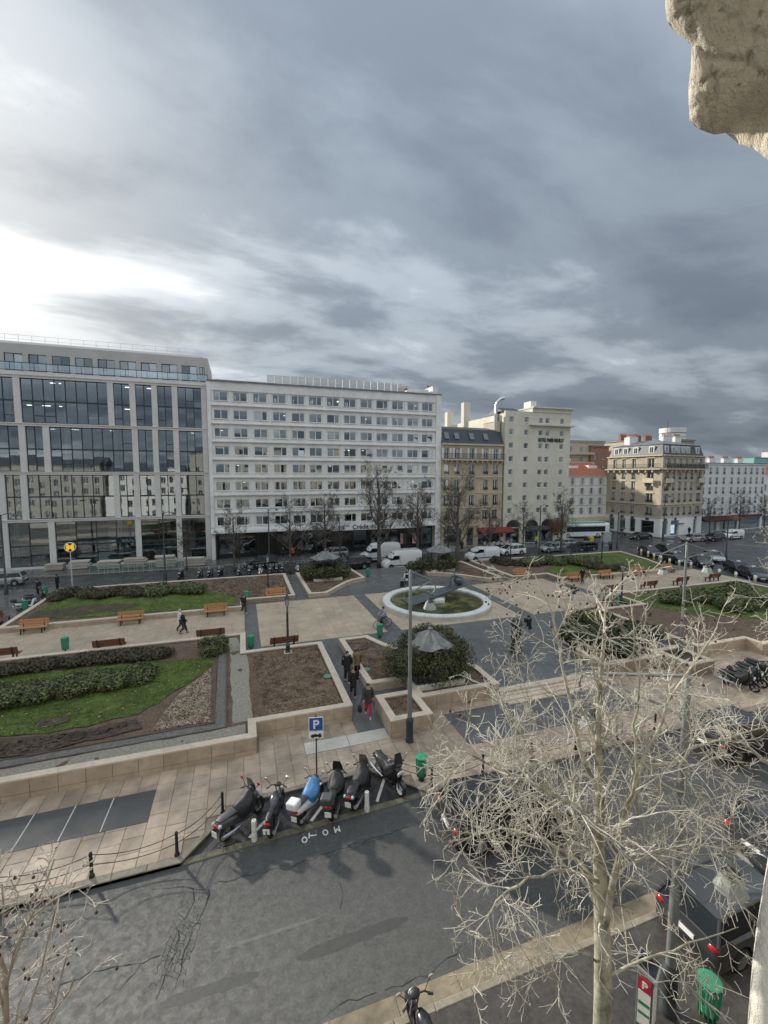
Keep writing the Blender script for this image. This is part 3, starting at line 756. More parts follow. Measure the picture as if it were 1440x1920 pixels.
# ---------------------------------------------------------------- beige apartment house
b = tag(empty('apartment_house', (32.55, 67.0, 0)), 'honey-coloured stone apartment house with dark mansard roof and long iron balcony', 'building')
UW = 11.9; wx = [.85, 2.85, 5.7, 8.5, 10.5]; wr = [(4.8, 1.6), (7.27, 1.85), (9.95, 1.85), (12.72, 1.75), (15.42, 1.8)]; ww = .95
ops = [(c - ww / 2, c + ww / 2, z, z + h) for z, h in wr for c in wx]
shopops = [(.5, 3.9, .15, 3.3), (4.9, 6.3, .15, 3.4), (7.2, 11.6, .15, 3.3)]
mb = MB(); wall_grid(mb, 0, UW, .1, 18.0, ops + shopops, .0, .45); mb.build('wall', M_hauss, b)
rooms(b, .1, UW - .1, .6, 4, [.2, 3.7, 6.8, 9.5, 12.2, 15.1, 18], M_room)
for (z0_, dd) in ((3.72, .18), (6.85, .1), (9.45, .1), (12.2, .14), (17.75, .3)):
    MB().box(-.05, UW + .05, -dd, 0, z0_, z0_ + .22).build('string_course', M_cornice, b)
for j, (z, h) in enumerate(wr):
    for c in wx: win(b, c - ww / 2, z, ww, h, .2, 2, M_frame, .07, rail=(.55 if j < 4 else 0), shut=(.42 if j == 4 else 0), back=(M_curt, .9) if R.random() < .3 else None, sill=M_cornice)
    for c in wx:
        if j < 4: MB().box(c - .7, c + .7, -.09, 0, z + h + .08, z + h + .2).build('lintel', M_cornice, b)
bl = MB().box(-.1, UW + .1, -.75, 0, 15.1, 15.28)
bl.build('balcony', M_cornice, b)
rl = MB()
for k in range(95): x_ = k * UW / 94; rl.box(x_ - .012, x_ + .012, -.72, -.70, 15.28, 16.25)
rl.box(-.1, UW + .1, -.74, -.68, 16.22, 16.28); rl.box(-.1, UW + .1, -.73, -.69, 15.4, 15.43); rl.build('balcony_railing', M_rail, b)
for k in range(12): MB().box(.4 + k, .6 + k, -.6, 0, 14.75, 15.1).build('bracket', M_cornice, b)
rf = MB().xprism([(-.05, 18.0), (1.1, 20.6), (5, 21.4), (9, 20.6), (9, 18)], 0, UW).build('roof', M_slater, b)
MB().box(0, UW, -.25, .05, 17.97, 18.12).build('gutter', M_zinc, b)
for c in (1.0, 2.9, 5.8, 8.6):
    o = MB().xprism([(.18, 18.75), (.10, 18.8), (.62, 19.9), (.72, 19.85)], c - .42, c + .42).build('skylight', M_zinc, rf)
    MB().quad((c - .34, .17, 18.9), (c + .34, .17, 18.9), (c + .34, .60, 19.82), (c - .34, .60, 19.82)).build('pane', G_win, rf)
chimney(b, 0.2, 2.5, 19.5, .6, 3.5, 2.4, 6); chimney(b, 11.2, 1, 18.0, .7, 4.5, 4.2, 0, M_beigefar)
MB().box(-.0, UW, 4.3, 11, 0, 18.0).build('rear_block', M_hauss, b)
aw = MB().xprism([(-.1, 3.3), (-2.0, 2.65), (-2.0, 2.45), (-.1, 2.6)], 6.9, 13.6); aw.build('awning', M_awnr, b)
MB().box(7.0, 10.5, -.12, -.02, 3.32, 3.68).build('shop_sign', M_cornice, b)
for (u0_, u1_, z0_, z1_) in shopops: link('shop_window', MB().quad((u0_, .3, z0_), (u1_, .3, z0_), (u1_, .3, z1_), (u0_, .3, z1_)).mesh('shop_window', G_off), b)

# ---------------------------------------------------------------- hotel
b = tag(empty('hotel_building', (44.75, 66.9, 0)), 'tall cream hotel with small square windows and black roof-level lettering', 'building')
UW = 14.2; wx = [1.3, 4.45, 7.55, 9.0, 12.25]; zc_ = [22.53, 20.28, 17.91, 15.51, 13.16, 10.81, 8.45, 6.15]; ww, wh = .88, .98
ops = []
for j, z in enumerate(zc_):
    for i, c in enumerate(wx):
        ops.append((c - ww / 2, c + ww / 2, z - wh / 2, z + wh / 2))
arch = [(4.8, 7.6), (8.2, 11.0)]
ops2 = ops + [(a, e, .15, 3.2) for a, e in arch] + [(.6, 3.6, .15, 3.0)]
mb = MB(); wall_grid(mb, 0, UW, .1, 24.0, ops2, 0, .4); mb.build('wall', M_hotel, b)
MB().box(5.2, UW + .02, -.12, .0, .1, 21.6).build('projecting_bay', M_hotel, b) if False else None
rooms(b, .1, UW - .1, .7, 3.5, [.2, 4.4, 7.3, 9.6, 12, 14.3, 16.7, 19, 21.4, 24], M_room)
for z in zc_:
    for c in wx: win(b, c - ww / 2, z - wh / 2, ww, wh, .2, 1, M_frame, .09, sill=M_wht, back=(M_curt, .97) if R.random() < .75 else None)
    MB().box(0, UW, -.025, 0, z - 1.02, z - .98).build('string_course', M_hotel, b)
MB().box(5.0, UW + .55, -.7, 2.5, 21.55, 21.78).build('cornice', M_hotel, b)
MB().box(5.6, UW + .1, -.15, 9, 24.0, 24.7).box(5.5, UW + .6, -.55, 9.2, 24.7, 24.95).build('top_cornice', M_hotel, b)
MB().box(5.6, 6.8, .5, 2.5, 24.9, 26.0).build('stair_head', M_wht, b)
o = link('hotel_sign', textmesh('HOTEL PARIS NEUILLY', .92, M_black, .05, bold=.02), b); o.rotation_euler = (rad(90), 0, 0); o.location = (7.0, -.06, 18.72); o.scale = (.62, 1, .95)
sd_ = MB(); wall_grid(sd_, 0, 26, 0, 23.6, [], 0, .4); sd_.xform(Matrix.Rotation(rad(90), 4, 'Z')); sd_.build('side_wall', M_hotel, b).location = (.39, .4, 0)
MB().box(.4, UW, 4, 26, 0, 23.4).build('rear_block', M_hotel, b)
MB().xprism([(2, 24), (5, 25.3), (9, 24)], 1.2, 5.2).build('roof_gable', M_slater, b)
for k in range(3):
    x_ = -.9 + k * .55 - 1; d = MB().tube([(x_ + .9, 1.6 + k * .5, 18.0), (x_ + .9, 1.6 + k * .5, 23.6)], .24, 10)
    d.build('vent_duct', M_steel, b, auto=40)
MB().tube([(-.2, 2.6, 18), (-.2, 2.6, 25.3), (0, 2.5, 25.9), (.5, 2.4, 26.4), (1.2, 2.3, 26.6)], .3, 12).build('vent_duct', M_steel, b, auto=40)
for u, d, h in ((-1.4, 20, 3.4), (-.6, 14, 4.6)): MB().box(u, u + 1.5, d, d + 1.2, 22.6, 23 + h).build('chimney', M_hotel, b)
for a, e in arch + [(.6, 3.6)]:
    c = (a + e) / 2; r = (e - a) / 2
    fan = [(c + r * .93 * math.cos(k * math.pi / 12), 3.2 + r * .93 * math.sin(k * math.pi / 12) * .9) for k in range(13)]
    MB().yprism(fan[::-1], -.06, -.02).build('arch_window', M_shop, b)
    arc = MB()
    for k in range(12):
        a0, a1 = k * math.pi / 12, (k + 1) * math.pi / 12
        arc.yprism([(c + r * math.cos(a0), 3.2 + r * .9 * math.sin(a0)), (c + (r + .22) * math.cos(a0), 3.2 + (r + .22) * .9 * math.sin(a0)), (c + (r + .22) * math.cos(a1), 3.2 + (r + .22) * .9 * math.sin(a1)), (c + r * math.cos(a1), 3.2 + r * .9 * math.sin(a1))], -.1, 0)
    arc.build('arch_stone', M_hotel, b)
    if a > 3: MB().xprism([(-.1, 3.25), (-1.3, 2.7), (-1.3, 2.5), (-.1, 2.9)], a - .2, e + .2).build('awning', M_awnb, b)
    link('shop_window', MB().quad((a, .3, .15), (e, .3, .15), (e, .3, 3.2), (a, .3, 3.2)).mesh('shop_window', G_off), b)

# ---------------------------------------------------------------- generic plain house
def house(name, label, loc, rz, UW, D, H, wx, rows_, ww, wh, m, roof=None, roofm=M_zinc, shut=0., rail=0., shop=None, sill=M_cornice, z_shop=3.4, frame=M_frame, back=.2, gap=None, roof_h=1.6):
    b = tag(empty(name, loc, rz), label, 'building')
    ops = [(c - ww / 2, c + ww / 2, z, z + wh) for z in rows_ for c in wx]
    mb = MB(); wall_grid(mb, 0, UW, 0, H, ops + ([] if not shop else shop), 0, .4); mb.build('wall', m, b)
    MB().box(0, UW, 3.2, D, 0, H).box(0, .35, .4, 3.2, 0, H).box(UW - .35, UW, .4, 3.2, 0, H).box(.35, UW - .35, .4, 3.2, H - .3, H).build('rear_block', m, b)
    for z in rows_:
        for c in wx: win(b, c - ww / 2, z, ww, wh, .16, 2 if ww > .7 else 1, frame, .06, sill=sill, rail=rail, shut=shut, back=(M_curt, .95) if R.random() < back else None)
    MB().box(-.15, UW + .15, -.25, .0, H - .25, H).build('cornice', m, b)
    if roof == 'gable': MB().xprism([(-.4, H), (D / 2, H + roof_h), (D + .4, H)], -.1, UW + .1).build('roof', roofm, b)
    else: MB().box(-.2, UW + .2, -.3, D, H, H + .18).build('roof', roofm, b)
    for s_ in (shop or []): link('shop_window', MB().quad((s_[0], .25, s_[2]), (s_[1], .25, s_[2]), (s_[1], .25, s_[3]), (s_[0], .25, s_[3])).mesh('shop_window', G_off), b)
    return b
# low white house with the red roof, beyond the side street
b = house('town_house', 'white four-storey house with orange-red tiled roof behind the bus', (60.5, 78, 0), 0, 19.0, 10, 12.6, [1.2, 4.2, 6.8, 9.3, 12, 14.6, 17.2], [3.9, 6.1, 8.35, 10.55], .85, 1.45, M_wht, 'gable', M_red, shut=.42, roof_h=3.0, shop=[(.5, 8.5, .2, 2.9), (9.5, 18, .2, 2.9)])
for z in (5.8, 8.05, 10.25, 12.2): MB().box(0, 19, -.08, 0, z, z + .12).build('string_course', M_cornice, b)
MB().box(10.5, 13, 2.5, 4, 13.2, 14.8).box(16, 18.4, 2.5, 4, 13.2, 14.9).build('chimney', M_wht, b)
MB().xprism([(-.1, 3.2), (-1.8, 2.6), (-1.8, 2.3), (-.1, 2.6)], .4, 18.6).build('awning', M_awnt, b)
for u in (4.2, 9.3): MB().xprism([(-.02, 5.4), (-.6, 4.75), (-.6, 4.6), (-.02, 5.2)], u - .5, u + .5).build('window_awning', M_awnt, b)
# stone corner block
def face(b, UW, wx, rows_, M, z1=16.6, shops=(), pair=()):
    """one street face of the corner block in local coordinates"""
    mb = MB(); ops = []
    for z, h in rows_:
        for c in wx: w_ = 1.5 if c in pair else .85; ops.append((c - w_ / 2, c + w_ / 2, z, z + h))
    wall_grid(mb, 0, UW, 3.9, z1, ops, 0, .4); o = [mb.build('wall', M_corn, b)]
    mb = MB(); wall_grid(mb, 0, UW, 0, 3.9, list(shops), -.06, .4); o.append(mb.build('shopfront', M_wht, b))
    for s_ in shops: o.append(link('shop_window', MB().quad((s_[0], .2, s_[2]), (s_[1], .2, s_[2]), (s_[1], .2, s_[3]), (s_[0], .2, s_[3])).mesh('shop_window', G_off), b))
    for s_ in shops: o.append(MB().box((s_[0] + s_[1]) / 2 - .35, (s_[0] + s_[1]) / 2 + .35, -.16, -.06, 3.35, 3.8).build('shop_emblem', mat('sign_purple', (.06, .04, .12), .5), b))
    for j, (z, h) in enumerate(rows_):
        for c in wx: w_ = 1.5 if c in pair else .85; o.append(win(b, c - w_ / 2, z, w_, h, .2, 2, M_frame, .07, rail=.5 if j < 4 else 0, back=(M_curt, .95) if R.random() < .25 else None))
        for c in wx: w_ = 1.5 if c in pair else .85; o.append(MB().box(c - w_ / 2 - .25, c + w_ / 2 + .25, -.1, 0, z + h + .1, z + h + .24).build('lintel', M_cornice, b))
    for z0_, dd in ((3.85, .15), (6.55, .2), (16.5, .35)): o.append(MB().box(-.0, UW, -dd, 0, z0_, z0_ + .2).build('string_course', M_cornice, b))
    for c in pair:
        o.append(MB().box(c - 1.2, c + 1.2, -.7, 0, 11.05, 11.3).box(c - 1.2, c + 1.2, -.7, -.55, 11.3, 12.0).box(c - 1.05, c - .8, -.5, 0, 10.4, 11.05).box(c + .8, c + 1.05, -.5, 0, 10.4, 11.05).build('balcony', M_cornice, b))
    o.append(MB().box(0, UW, -.8, 0, 13.75, 13.95).build('balcony', M_cornice, b)); rl = MB(); n = int(UW / .16)
    for k in range(n + 1): x_ = k * UW / n; rl.box(x_ - .012, x_ + .012, -.77, -.74, 13.95, 14.9)
    rl.box(0, UW, -.79, -.73, 14.87, 14.93); o.append(rl.build('balcony_railing', M_rail, b))
    for k in range(int(UW / 1.5)): o.append(MB().box(.6 + k * 1.5, .85 + k * 1.5, -.6, 0, 13.2, 13.75).build('bracket', M_cornice, b))
    return o
rowsC = [(4.3, 1.75), (7.0, 1.8), (9.45, 1.8), (11.75, 1.75), (14.1, 1.9)]
b = tag(empty('apartment_block', (80.3, 65.0, 0)), 'stone corner apartment block with slate mansard, dormers and planted top balcony', 'building')
UL, UR = 13.0, 14.6
sub = face(b, UL, [1.9, 4.2, 6.6, 10.4], rowsC, M_corn, shops=[(1.0, 2.4, .5, 3.3), (3.6, 5.2, .15, 3.3), (6.2, 7.6, .5, 3.3), (8.8, 11.8, .7, 3.2)], pair=(10.4,))
rzL = rad(-90 + 3.5)
ML = Matrix.Translation((-.8, UL, 0)) @ Matrix.Rotation(rzL, 4, 'Z')
for o in sub: o.matrix_local = ML @ Matrix.Translation(o.location)
sub = face(b, UR, [1.5, 3.8, 5.9, 8.0, 10.1, 12.9], rowsC, M_corn, shops=[(.8, 2.6, .4, 3.3), (3.6, 6.4, .15, 3.3), (11.6, 12.8, .15, 3.2)], pair=(1.5, 12.9))
MR = Matrix.Translation((0, 0, 0)) @ Matrix.Rotation(rad(8), 4, 'Z')
for o in sub: o.matrix_local = MR @ Matrix.Translation(o.location)
corn = [(0, 0), (14.45, 2.03), (13.6, 14.6), (-.8, 13.0)]
inn = offset_poly(corn, 1.0)
MB().prism(offset_poly(corn, 3.0), 0, 16.6).build('core', M_room, b)
fl = MB()
for z in (.1, 3.9, 6.5, 8.9, 11.2, 13.7, 16.5): fl.prism(offset_poly(corn, .42), z - .1, z)
fl.build('floors', M_room, b)
bp_ = offset_poly(corn, .15); tp_ = offset_poly(corn, .75); rr_ = offset_poly(corn, 5.5)
rf = MB().loft([[(x, y, 16.7) for x, y in bp_], [(x, y, 18.9) for x, y in tp_]], caps=False); rf = rf.build('mansard', M_slater, b)
MB().loft([[(x, y, 18.9) for x, y in offset_poly(corn, .6)], [(x, y, 20.2) for x, y in rr_]]).build('roof', M_zinc, b)
def dormer(u, M, w_=.95):
    f = MB().box(-w_ / 2 - .12, w_ / 2 + .12, -.0, 1.0, 0, 1.5).build('dormer', M_wht3, rf); f.matrix_local = M @ Matrix.Translation((u, .28, 17.05))
    q = MB().quad((-w_ / 2 + .1, -.01, .2), (w_ / 2 - .1, -.01, .2), (w_ / 2 - .1, -.01, 1.3), (-w_ / 2 + .1, -.01, 1.3)).build('pane', G_win, rf); q.matrix_local = M @ Matrix.Translation((u, .27, 17.05))
    q = MB().box(-.03, .03, -.03, -.0, .2, 1.3).build('dormer_frame', M_frame, rf); q.matrix_local = M @ Matrix.Translation((u, .26, 17.05))
for u in (1.9, 4.2, 6.6, 10.2): dormer(u, ML)
for u in (1.5, 3.8, 5.4, 7.2, 8.9, 12.3): dormer(u, MR)
for (x_, y_, w_) in ((1.5, 9.5, 2.4), (6.5, 5.5, 2.6), (10.6, 6, 1.8), (3, 11.5, 1.6)): chimney(b, x_, y_, 18.9, w_, .8, 2.1, 6)
pl_ = MB()
for k in range(260):
    u = R.uniform(.5, 14); p = MR @ Vector((u, -.55 + R.uniform(-.2, .2), 14.2 + abs(R.gauss(0, .35)))); s_ = R.uniform(.06, .16)
    a = Vector((R.gauss(0, 1), R.gauss(0, 1), R.gauss(0, 1))).normalized() * s_; c = a.orthogonal().normalized() * s_
    pl_.quad(p - a, p - c, p + a, p + c)
pl_.build('balcony_plants', mat('balcony_leaf', (.03, .045, .02), .8, var=.4), b)
# white terrace further right
b = house('apartment_building', 'long plain white apartment building with rows of shuttered windows, far right', (95.2, 68.2, 0), rad(2), 22.5, 11, 15.2, [1.2, 3.4, 5.5, 7.9, 10.6, 12.9, 15.2, 17.3, 19.4, 21.6], [3.9, 6.2, 8.5, 10.7, 12.9], .8, 1.45, M_wht3, shut=.38, shop=[(.5, 6.5, .2, 2.9), (7.5, 13.5, .2, 2.9), (14.5, 21.8, .2, 2.9)], rail=.4)
MB().box(.2, 22.3, -.12, -.02, 2.95, 3.5).build('shop_sign', mat('shop_red', (.10, .02, .02), .6), b)
MB().xprism([(-.1, 3.3), (-1.7, 2.7), (-1.7, 2.45), (-.1, 2.7)], .5, 9.5).build('awning', mat('awning_maroon', (.07, .012, .012), .8), b)
MB().xprism([(-.1, 3.3), (-1.7, 2.7), (-1.7, 2.45), (-.1, 2.7)], 9.8, 13.6).build('awning', mat('awning_rust', (.25, .07, .03), .8), b)
for u in (3, 9, 14, 19): chimney(b, u, 4, 15.3, 2.0, .7, 1.2, 6)
b = house('apartment_building', 'white building with red roof edge at the far right frame edge', (118.5, 70, 0), rad(2), 16, 11, 13.0, [1.5, 4, 6.5, 9], [3.9, 6.4, 8.9], .9, 1.5, M_wht, 'gable', M_red, shop=[(.5, 12, .2, 2.9)], roof_h=2.2)
# blocks behind
b = house('apartment_building', 'tall beige block with balconies behind the red-roofed house', (78.5, 96, 0), rad(-3), 17, 12, 21.8, [2.2, 6, 9.5, 13], [10.5, 13.4, 16.3, 19.0], 1.0, 1.3, M_beigefar)
MB().box(4.5, 13, -1.2, 0, 15.6, 16.2).box(4.5, 13, -1.2, 0, 18.2, 18.8).build('balcony', M_beigefar, b)
b = house('apartment_building', 'brick block between the beige block and the corner block', (90.5, 94.5, 0), 0, 6, 10, 20.5, [1.5, 4.3], [14, 17], .9, 1.3, mat('far_brick', (.30, .16, .11), .9, var=.15, scale=2))
b = house('apartment_building', 'brown rendered block rising above the long white building', (112.0, 88, 0), rad(3), 8.5, 10, 22.3, [1.5, 4.2], [16.5, 19], .9, 1.3, mat('far_brown', (.30, .26, .20), .9, var=.1, scale=.5))
MB().tube([(3, 4, 22.3), (3, 4, 27.8)], .05, 5).build('aerial', M_rail, b)
b = house('apartment_building', 'low beige house with chimney pots peeping over the corner block', (99, 92, 0), 0, 14, 9, 21.8, [2, 5, 8, 11], [17.5], .9, 1.2, M_beigefar)
for u in (1, 6, 10): chimney(b, u, 2, 21.9, 2.4, .8, 1.6, 7, M_brickc)
# round-topped tower far away
b = tag(empty('office_tower', (204, 161, 0)), 'distant pale tower with curved striped top above the corner block', 'building')
for k in range(19): MB().lathe([(5.6, 0), (5.6, 1.1), (5.35, 1.1), (5.35, 1.75)], 28, (0, 0, k * 1.75 + (2.8 if k > 30 else 0))).build('floor_ring', M_wht3 if k % 1 == 0 else M_zinc, b, auto=40)
MB().lathe([(5.2, 0), (5.2, 33.8)], 24).build('glass_drum', M_slater, b, auto=40)
MB().lathe([(5.7, 33.5), (5.7, 35.8), (5.4, 35.8)], 28).build('crown', M_wht3, b, auto=40)
# glassy blocks far right
b = house('office_building', 'distant teal glass office block on the right horizon', (255, 155, 0), rad(5), 26, 10, 22, [2 + 2.2 * k for k in range(6)], [3 + 3.2 * k for k in range(5)], 1.9, 2.4, mat('far_teal', (.22, .42, .38), .5, var=.05), frame=M_zinc, back=0)
b = house('office_building', 'distant pale grey block at the right horizon beside the teal glass one', (283, 158, 0), rad(5), 24, 10, 26, [2 + 2.4 * k for k in range(6)], [3 + 3.2 * k for k in range(6)], 1.4, 1.6, M_wht3, back=0)
# ================================================================== planters, beds, lawns
R = random.Random(21)
M_wallcore2 = mat('planter_core_stone', (.26, .205, .15), .85, var=.15, scale=3)
def planter(name, label, P, zb, zt, soil, hf, wt=.34, panels=(), L=1.25, soilm=M_soil, step=.45, single=True, group=None):
    b = tag(empty(name, (0, 0, 0)), label, 'planter', group)
    Po, Pi = offset_poly(P, -.03), offset_poly(P, wt); n = len(P)
    core = MB()
    for i in range(n):
        j = (i + 1) % n; core.prism([P[i], P[j], offset_poly(P, wt - .03)[j], offset_poly(P, wt - .03)[i]], zb, zt - .07)
    core.build('wall', M_wall if not panels else M_wallcore2, b)
    for i in range(n):
        j = (i + 1) % n; a, c = Vector(Po[i]), Vector(Po[j]); a2, c2 = Vector(Pi[i]), Vector(Pi[j]); ln = (c - a).length; k = max(1, round(ln / L)); gp = .004 / max(ln, .1)
        for q in range(k):
            t0, t1 = q / k + (gp if q else 0), (q + 1) / k - (gp if q < k - 1 else 0); dz = R.uniform(-.004, .004)
            p4 = [a.lerp(c, t0), a.lerp(c, t1), a2.lerp(c2, t1), a2.lerp(c2, t0)]
            MB().prism([tuple(p) for p in p4], zt - .07, zt + dz).build('coping_stone', M_cope, b)
        if i in panels:
            a, c = Vector(P[i]), Vector(P[j]); e = (c - a).normalized(); ln = (c - a).length; k = max(1, round(ln / .92)); w_ = ln / k; q_ = Vector((e.y, -e.x))
            for q in range(k):
                for (z0_, z1_) in ((zb - .02, zb + .22), (zb + .238, zt - .076)):
                    p = a + e * (w_ * q); o = MB().box(.009, w_ - .009, -.03 + R.uniform(0, .006), .0, z0_, z1_).build('facing_panel', M_wall, b)
                    o.location = (p.x, p.y, 0); o.rotation_euler = (0, 0, math.atan2(e.y, e.x))
    terrain(offset_poly(P, wt - .02), step, lambda x, y: soil + hf(x, y), R).build('soil', soilm, b, smooth=True)
    return b
def hA(x, y): return .05 * nz(x, y, .9, 3) + .025 * nz(x, y, 3.1, 9)
def hm(x, y): return .03 * nz(x, y, 1.3, 5) + .02 * nz(x, y, 4, 1)
MX = lambda P: [(34.4 - x, y) for x, y in P][::-1]
PA = [(-22, 19.2), (.35, 19.2), (.35, 20.4), (5.05, 20.4), (5.05, 29.25), (0, 29.25), (0, 32.8), (-22, 32.8)]
PB = [(6.45, 22.3), (8.6, 22.3), (8.6, 20.05), (13.42, 20.05), (13.42, 22.55), (12.0, 23.9), (10.6, 25.5), (9.2, 27.5), (8.4, 29.4), (6.35, 29.4)]
P4 = [(6.45, 18.4), (8.58, 18.4), (8.58, 20.9), (6.45, 20.9)]
PC = [(-18, 39.8), (0, 39.8), (0, 42.1), (4.75, 42.1), (4.75, 52.1), (-18, 52.1)]
PD = [(6.1, 42.2), (7.9, 42.05), (8.8, 43.1), (9.8, 44.4), (10.7, 45.5), (11.7, 46.4), (13.3, 47.1), (12.9, 52), (6.0, 52)]
PE = [(29.65, 42.1), (34.4, 42.1), (34.4, 39.8), (51.4, 39.3), (52.3, 41.5), (53.8, 45), (55.6, 51.3), (29.65, 52)]
PF = [(29.35, 20.4), (34.05, 20.4), (34.05, 19.3), (52.0, 19.3), (52.3, 32.8), (34.4, 32.8), (34.4, 29.25), (29.35, 29.25)]
pa = planter('raised_planter', 'long raised stone planter with lawn and brown mulch bed, front left of the square', PA, .12, .95, .80, hA, panels=(0, 1, 2, 3), step=.5)
pb = planter('raised_planter', 'raised stone planter around the ivy kiosk beside the walking group', PB, .12, .95, .82, hm, panels=(0, 2, 9))
p4 = planter('planter_box', 'small square stone planter box with bare soil in front of the tall lamp post', P4, .12, .97, .80, hm, panels=(0, 1, 3), soilm=M_soil2, step=.3, L=.9)
pc = planter('raised_planter', 'low walled bed with lawn and mulch along the back left walkway', PC, .40, .88, .78, hA, panels=(0,), step=.6)
pd = planter('raised_planter', 'curved stone planter with pavilion and bare mulch, back left of the fountain', PD, .40, .88, .78, hm)
pd2 = planter('raised_planter', 'curved stone planter with pavilion, behind the fountain towards the hotel', MX(PD), .40, .88, .78, hm)
pe = planter('raised_planter', 'low bed with lawn and conifers along the back right walkway', PE, .40, .88, .78, hA, panels=(2,), step=.6)
pf = planter('raised_planter', 'raised bed with lawn and shrubs at the front right of the square', PF, .12, .92, .80, hA, panels=(0, 1, 2), step=.6)
pb2 = planter('raised_planter', 'raised stone planter with dark evergreen shrubs right of the steps', MX(PB), .12, .95, .82, hm, panels=(0, 7, 9))
p42 = planter('planter_box', 'small stone planter box right of the steps under the plane tree', MX(P4), .12, .97, .80, hm, panels=(0, 1, 3), soilm=M_soil2, step=.3, L=.9)

def sheet(name, P, base, hf, dz, m, parent=None, step=.4, kind='structure', wob=.25):
    Q = []
    n = len(P)
    for i in range(n):
        a, c = Vector(P[i]), Vector(P[(i + 1) % n]); k = max(1, int((c - a).length / .5))
        for q in range(k): p = a.lerp(c, q / k); Q.append((p.x + wob * nz(p.x, p.y, 1.3, 2), p.y + wob * nz(p.x, p.y, 1.3, 7)))
    o = terrain(Q, step, lambda x, y: base + hf(x, y) + dz, R).build(name, m, parent, smooth=True)
    return o, Q
def blades(name, Q, base, hf, n, parent, m=M_blade, hgt=(.04, .10)):
    mb = MB(); xs = [p[0] for p in Q]; ys = [p[1] for p in Q]; k = 0; tr_ = 0
    while k < n and tr_ < n * 6:
        tr_ += 1; x = R.uniform(min(xs), max(xs)); y = R.uniform(min(ys), max(ys))
        if not inpoly(x, y, Q) or nz(x, y, .9, 4) + R.uniform(-.2, .5) < -.12: continue
        k += 1; a = R.uniform(0, 6.28); h = R.uniform(*hgt) * (1 + .4 * nz(x, y, 1.1, 8)); w_ = R.uniform(.01, .022); z = base + hf(x, y); lx, ly = R.gauss(0, .4) * h, R.gauss(0, .4) * h
        mb.add([(x - w_ * math.cos(a), y - w_ * math.sin(a), z), (x + w_ * math.cos(a), y + w_ * math.sin(a), z), (x + lx, y + ly, z + h)], [(0, 1, 2)])
    return tag(mb.build(name, m, parent), kind='stuff')
def chips(name, P, base, hf, n, parent, m, sz=(.02, .06)):
    mb = MB(); xs = [p[0] for p in P]; ys = [p[1] for p in P]; k = 0
    while k < n:
        x = R.uniform(min(xs), max(xs)); y = R.uniform(min(ys), max(ys))
        if not inpoly(x, y, P): continue
        k += 1; z = base + hf(x, y) + .012; a = R.uniform(0, 6.28); s_ = R.uniform(*sz); q = s_ * R.uniform(.3, .8); t_ = R.gauss(0, .5)
        ux, uy = math.cos(a) * s_, math.sin(a) * s_; vx, vy = -math.sin(a) * q, math.cos(a) * q
        mb.quad((x - ux - vx, y - uy - vy, z), (x + ux - vx, y + uy - vy, z + t_ * s_), (x + ux + vx, y + uy + vy, z + t_ * s_ + .01), (x - ux + vx, y - uy + vy, z + .006))
    return tag(mb.build(name, m, parent), kind='stuff')
M_chip = mat('bark_chip', (.09, .054, .034), .95, c2=(.27, .19, .125), scale=1.7, detail=8)
M_leaf_dry = mat('dry_leaf', (.22, .15, .09), .9, c2=(.42, .34, .25), scale=2)
# front-left planter: lawn, bare soil, edged gravel ring, pale gravel by the wall
base = .80
sheet('pale_gravel', [(-21.6, 19.6), (-.1, 19.6), (-.1, 20.5), (-9, 20.45), (-21.6, 20.1)], base, hA, .012, M_gravel, pa, wob=.1)
sheet('pale_gravel', [(-.65, 20.8), (.25, 20.8), (.1, 28.9), (-.6, 32.3), (-1.1, 32.3)], base, hA, .012, M_gravel, pa, wob=.12)
M_dgrav = mat('dark_gravel', (.10, .096, .085), .9, c2=(.20, .19, .17), scale=9, bump=1.2, bscale=40, detail=8)
sheet('gravel_ring', [(-21.6, 20.3), (-.96, 20.5), (-1.2, 31.9), (-1.7, 31.9), (-1.5, 21.05), (-21.6, 20.9)], base, hA, .016, M_dgrav, pa, wob=0)
M_edge = mat('edging_board', (.10, .075, .055), .8, var=.2, scale=5)
for pts in ([(-21.6, 20.9), (-9.67, 20.92), (-1.5, 21.07), (-1.78, 28.6), (-1.75, 31.5)], [(-21.6, 20.3), (-9.4, 20.36), (-.95, 20.5), (-1.25, 31.9)]):
    for (a, c) in zip(pts, pts[1:]):
        a, c = Vector(a), Vector(c); e = (c - a).normalized(); q = Vector((-e.y, e.x)) * .025
        MB().prism([tuple(a - q), tuple(c - q), tuple(c + q), tuple(a + q)], .74, .875).build('edging_board', M_edge, pa)
lawnA = [(-21.5, 30.6), (-5.2, 29.6), (-1.95, 29.0), (-2.2, 27.0), (-3.6, 25.0), (-5, 23.1), (-8.6, 22.6), (-11, 23.0), (-21.5, 23.6)]
o, Q = sheet('lawn', lawnA, base, hA, .035, M_lawn, pa); blades('grass', Q, base + .03, hA, 26000, pa)
sheet('bare_soil', [(-21.5, 23.2), (-11, 22.7), (-8.5, 22.3), (-5.2, 22.6), (-4.6, 21.7), (-8, 21.1), (-21.5, 21.05)], base, hA, .055, M_soil2, pa)
sheet('bare_soil', [(-9.6, 23.8), (-8.2, 23.9), (-8.0, 23.2), (-9.2, 23.0)], base, hA, .075, M_soil2, pa)
chips('mulch', [(.9, 20.8), (4.6, 20.8), (4.6, 28.8), (.4, 28.8)], base, hA, 14000, pa, M_chip)
chips('leaf_litter', [(-4.2, 21.3), (-1.7, 21.3), (-2.0, 27.5), (-3.5, 24.5)], base + .02, hA, 3500, pa, M_leaf_dry, (.02, .05))
chips('leaf_litter', lawnA, base + .07, hA, 700, pa, M_leaf_dry, (.02, .05))
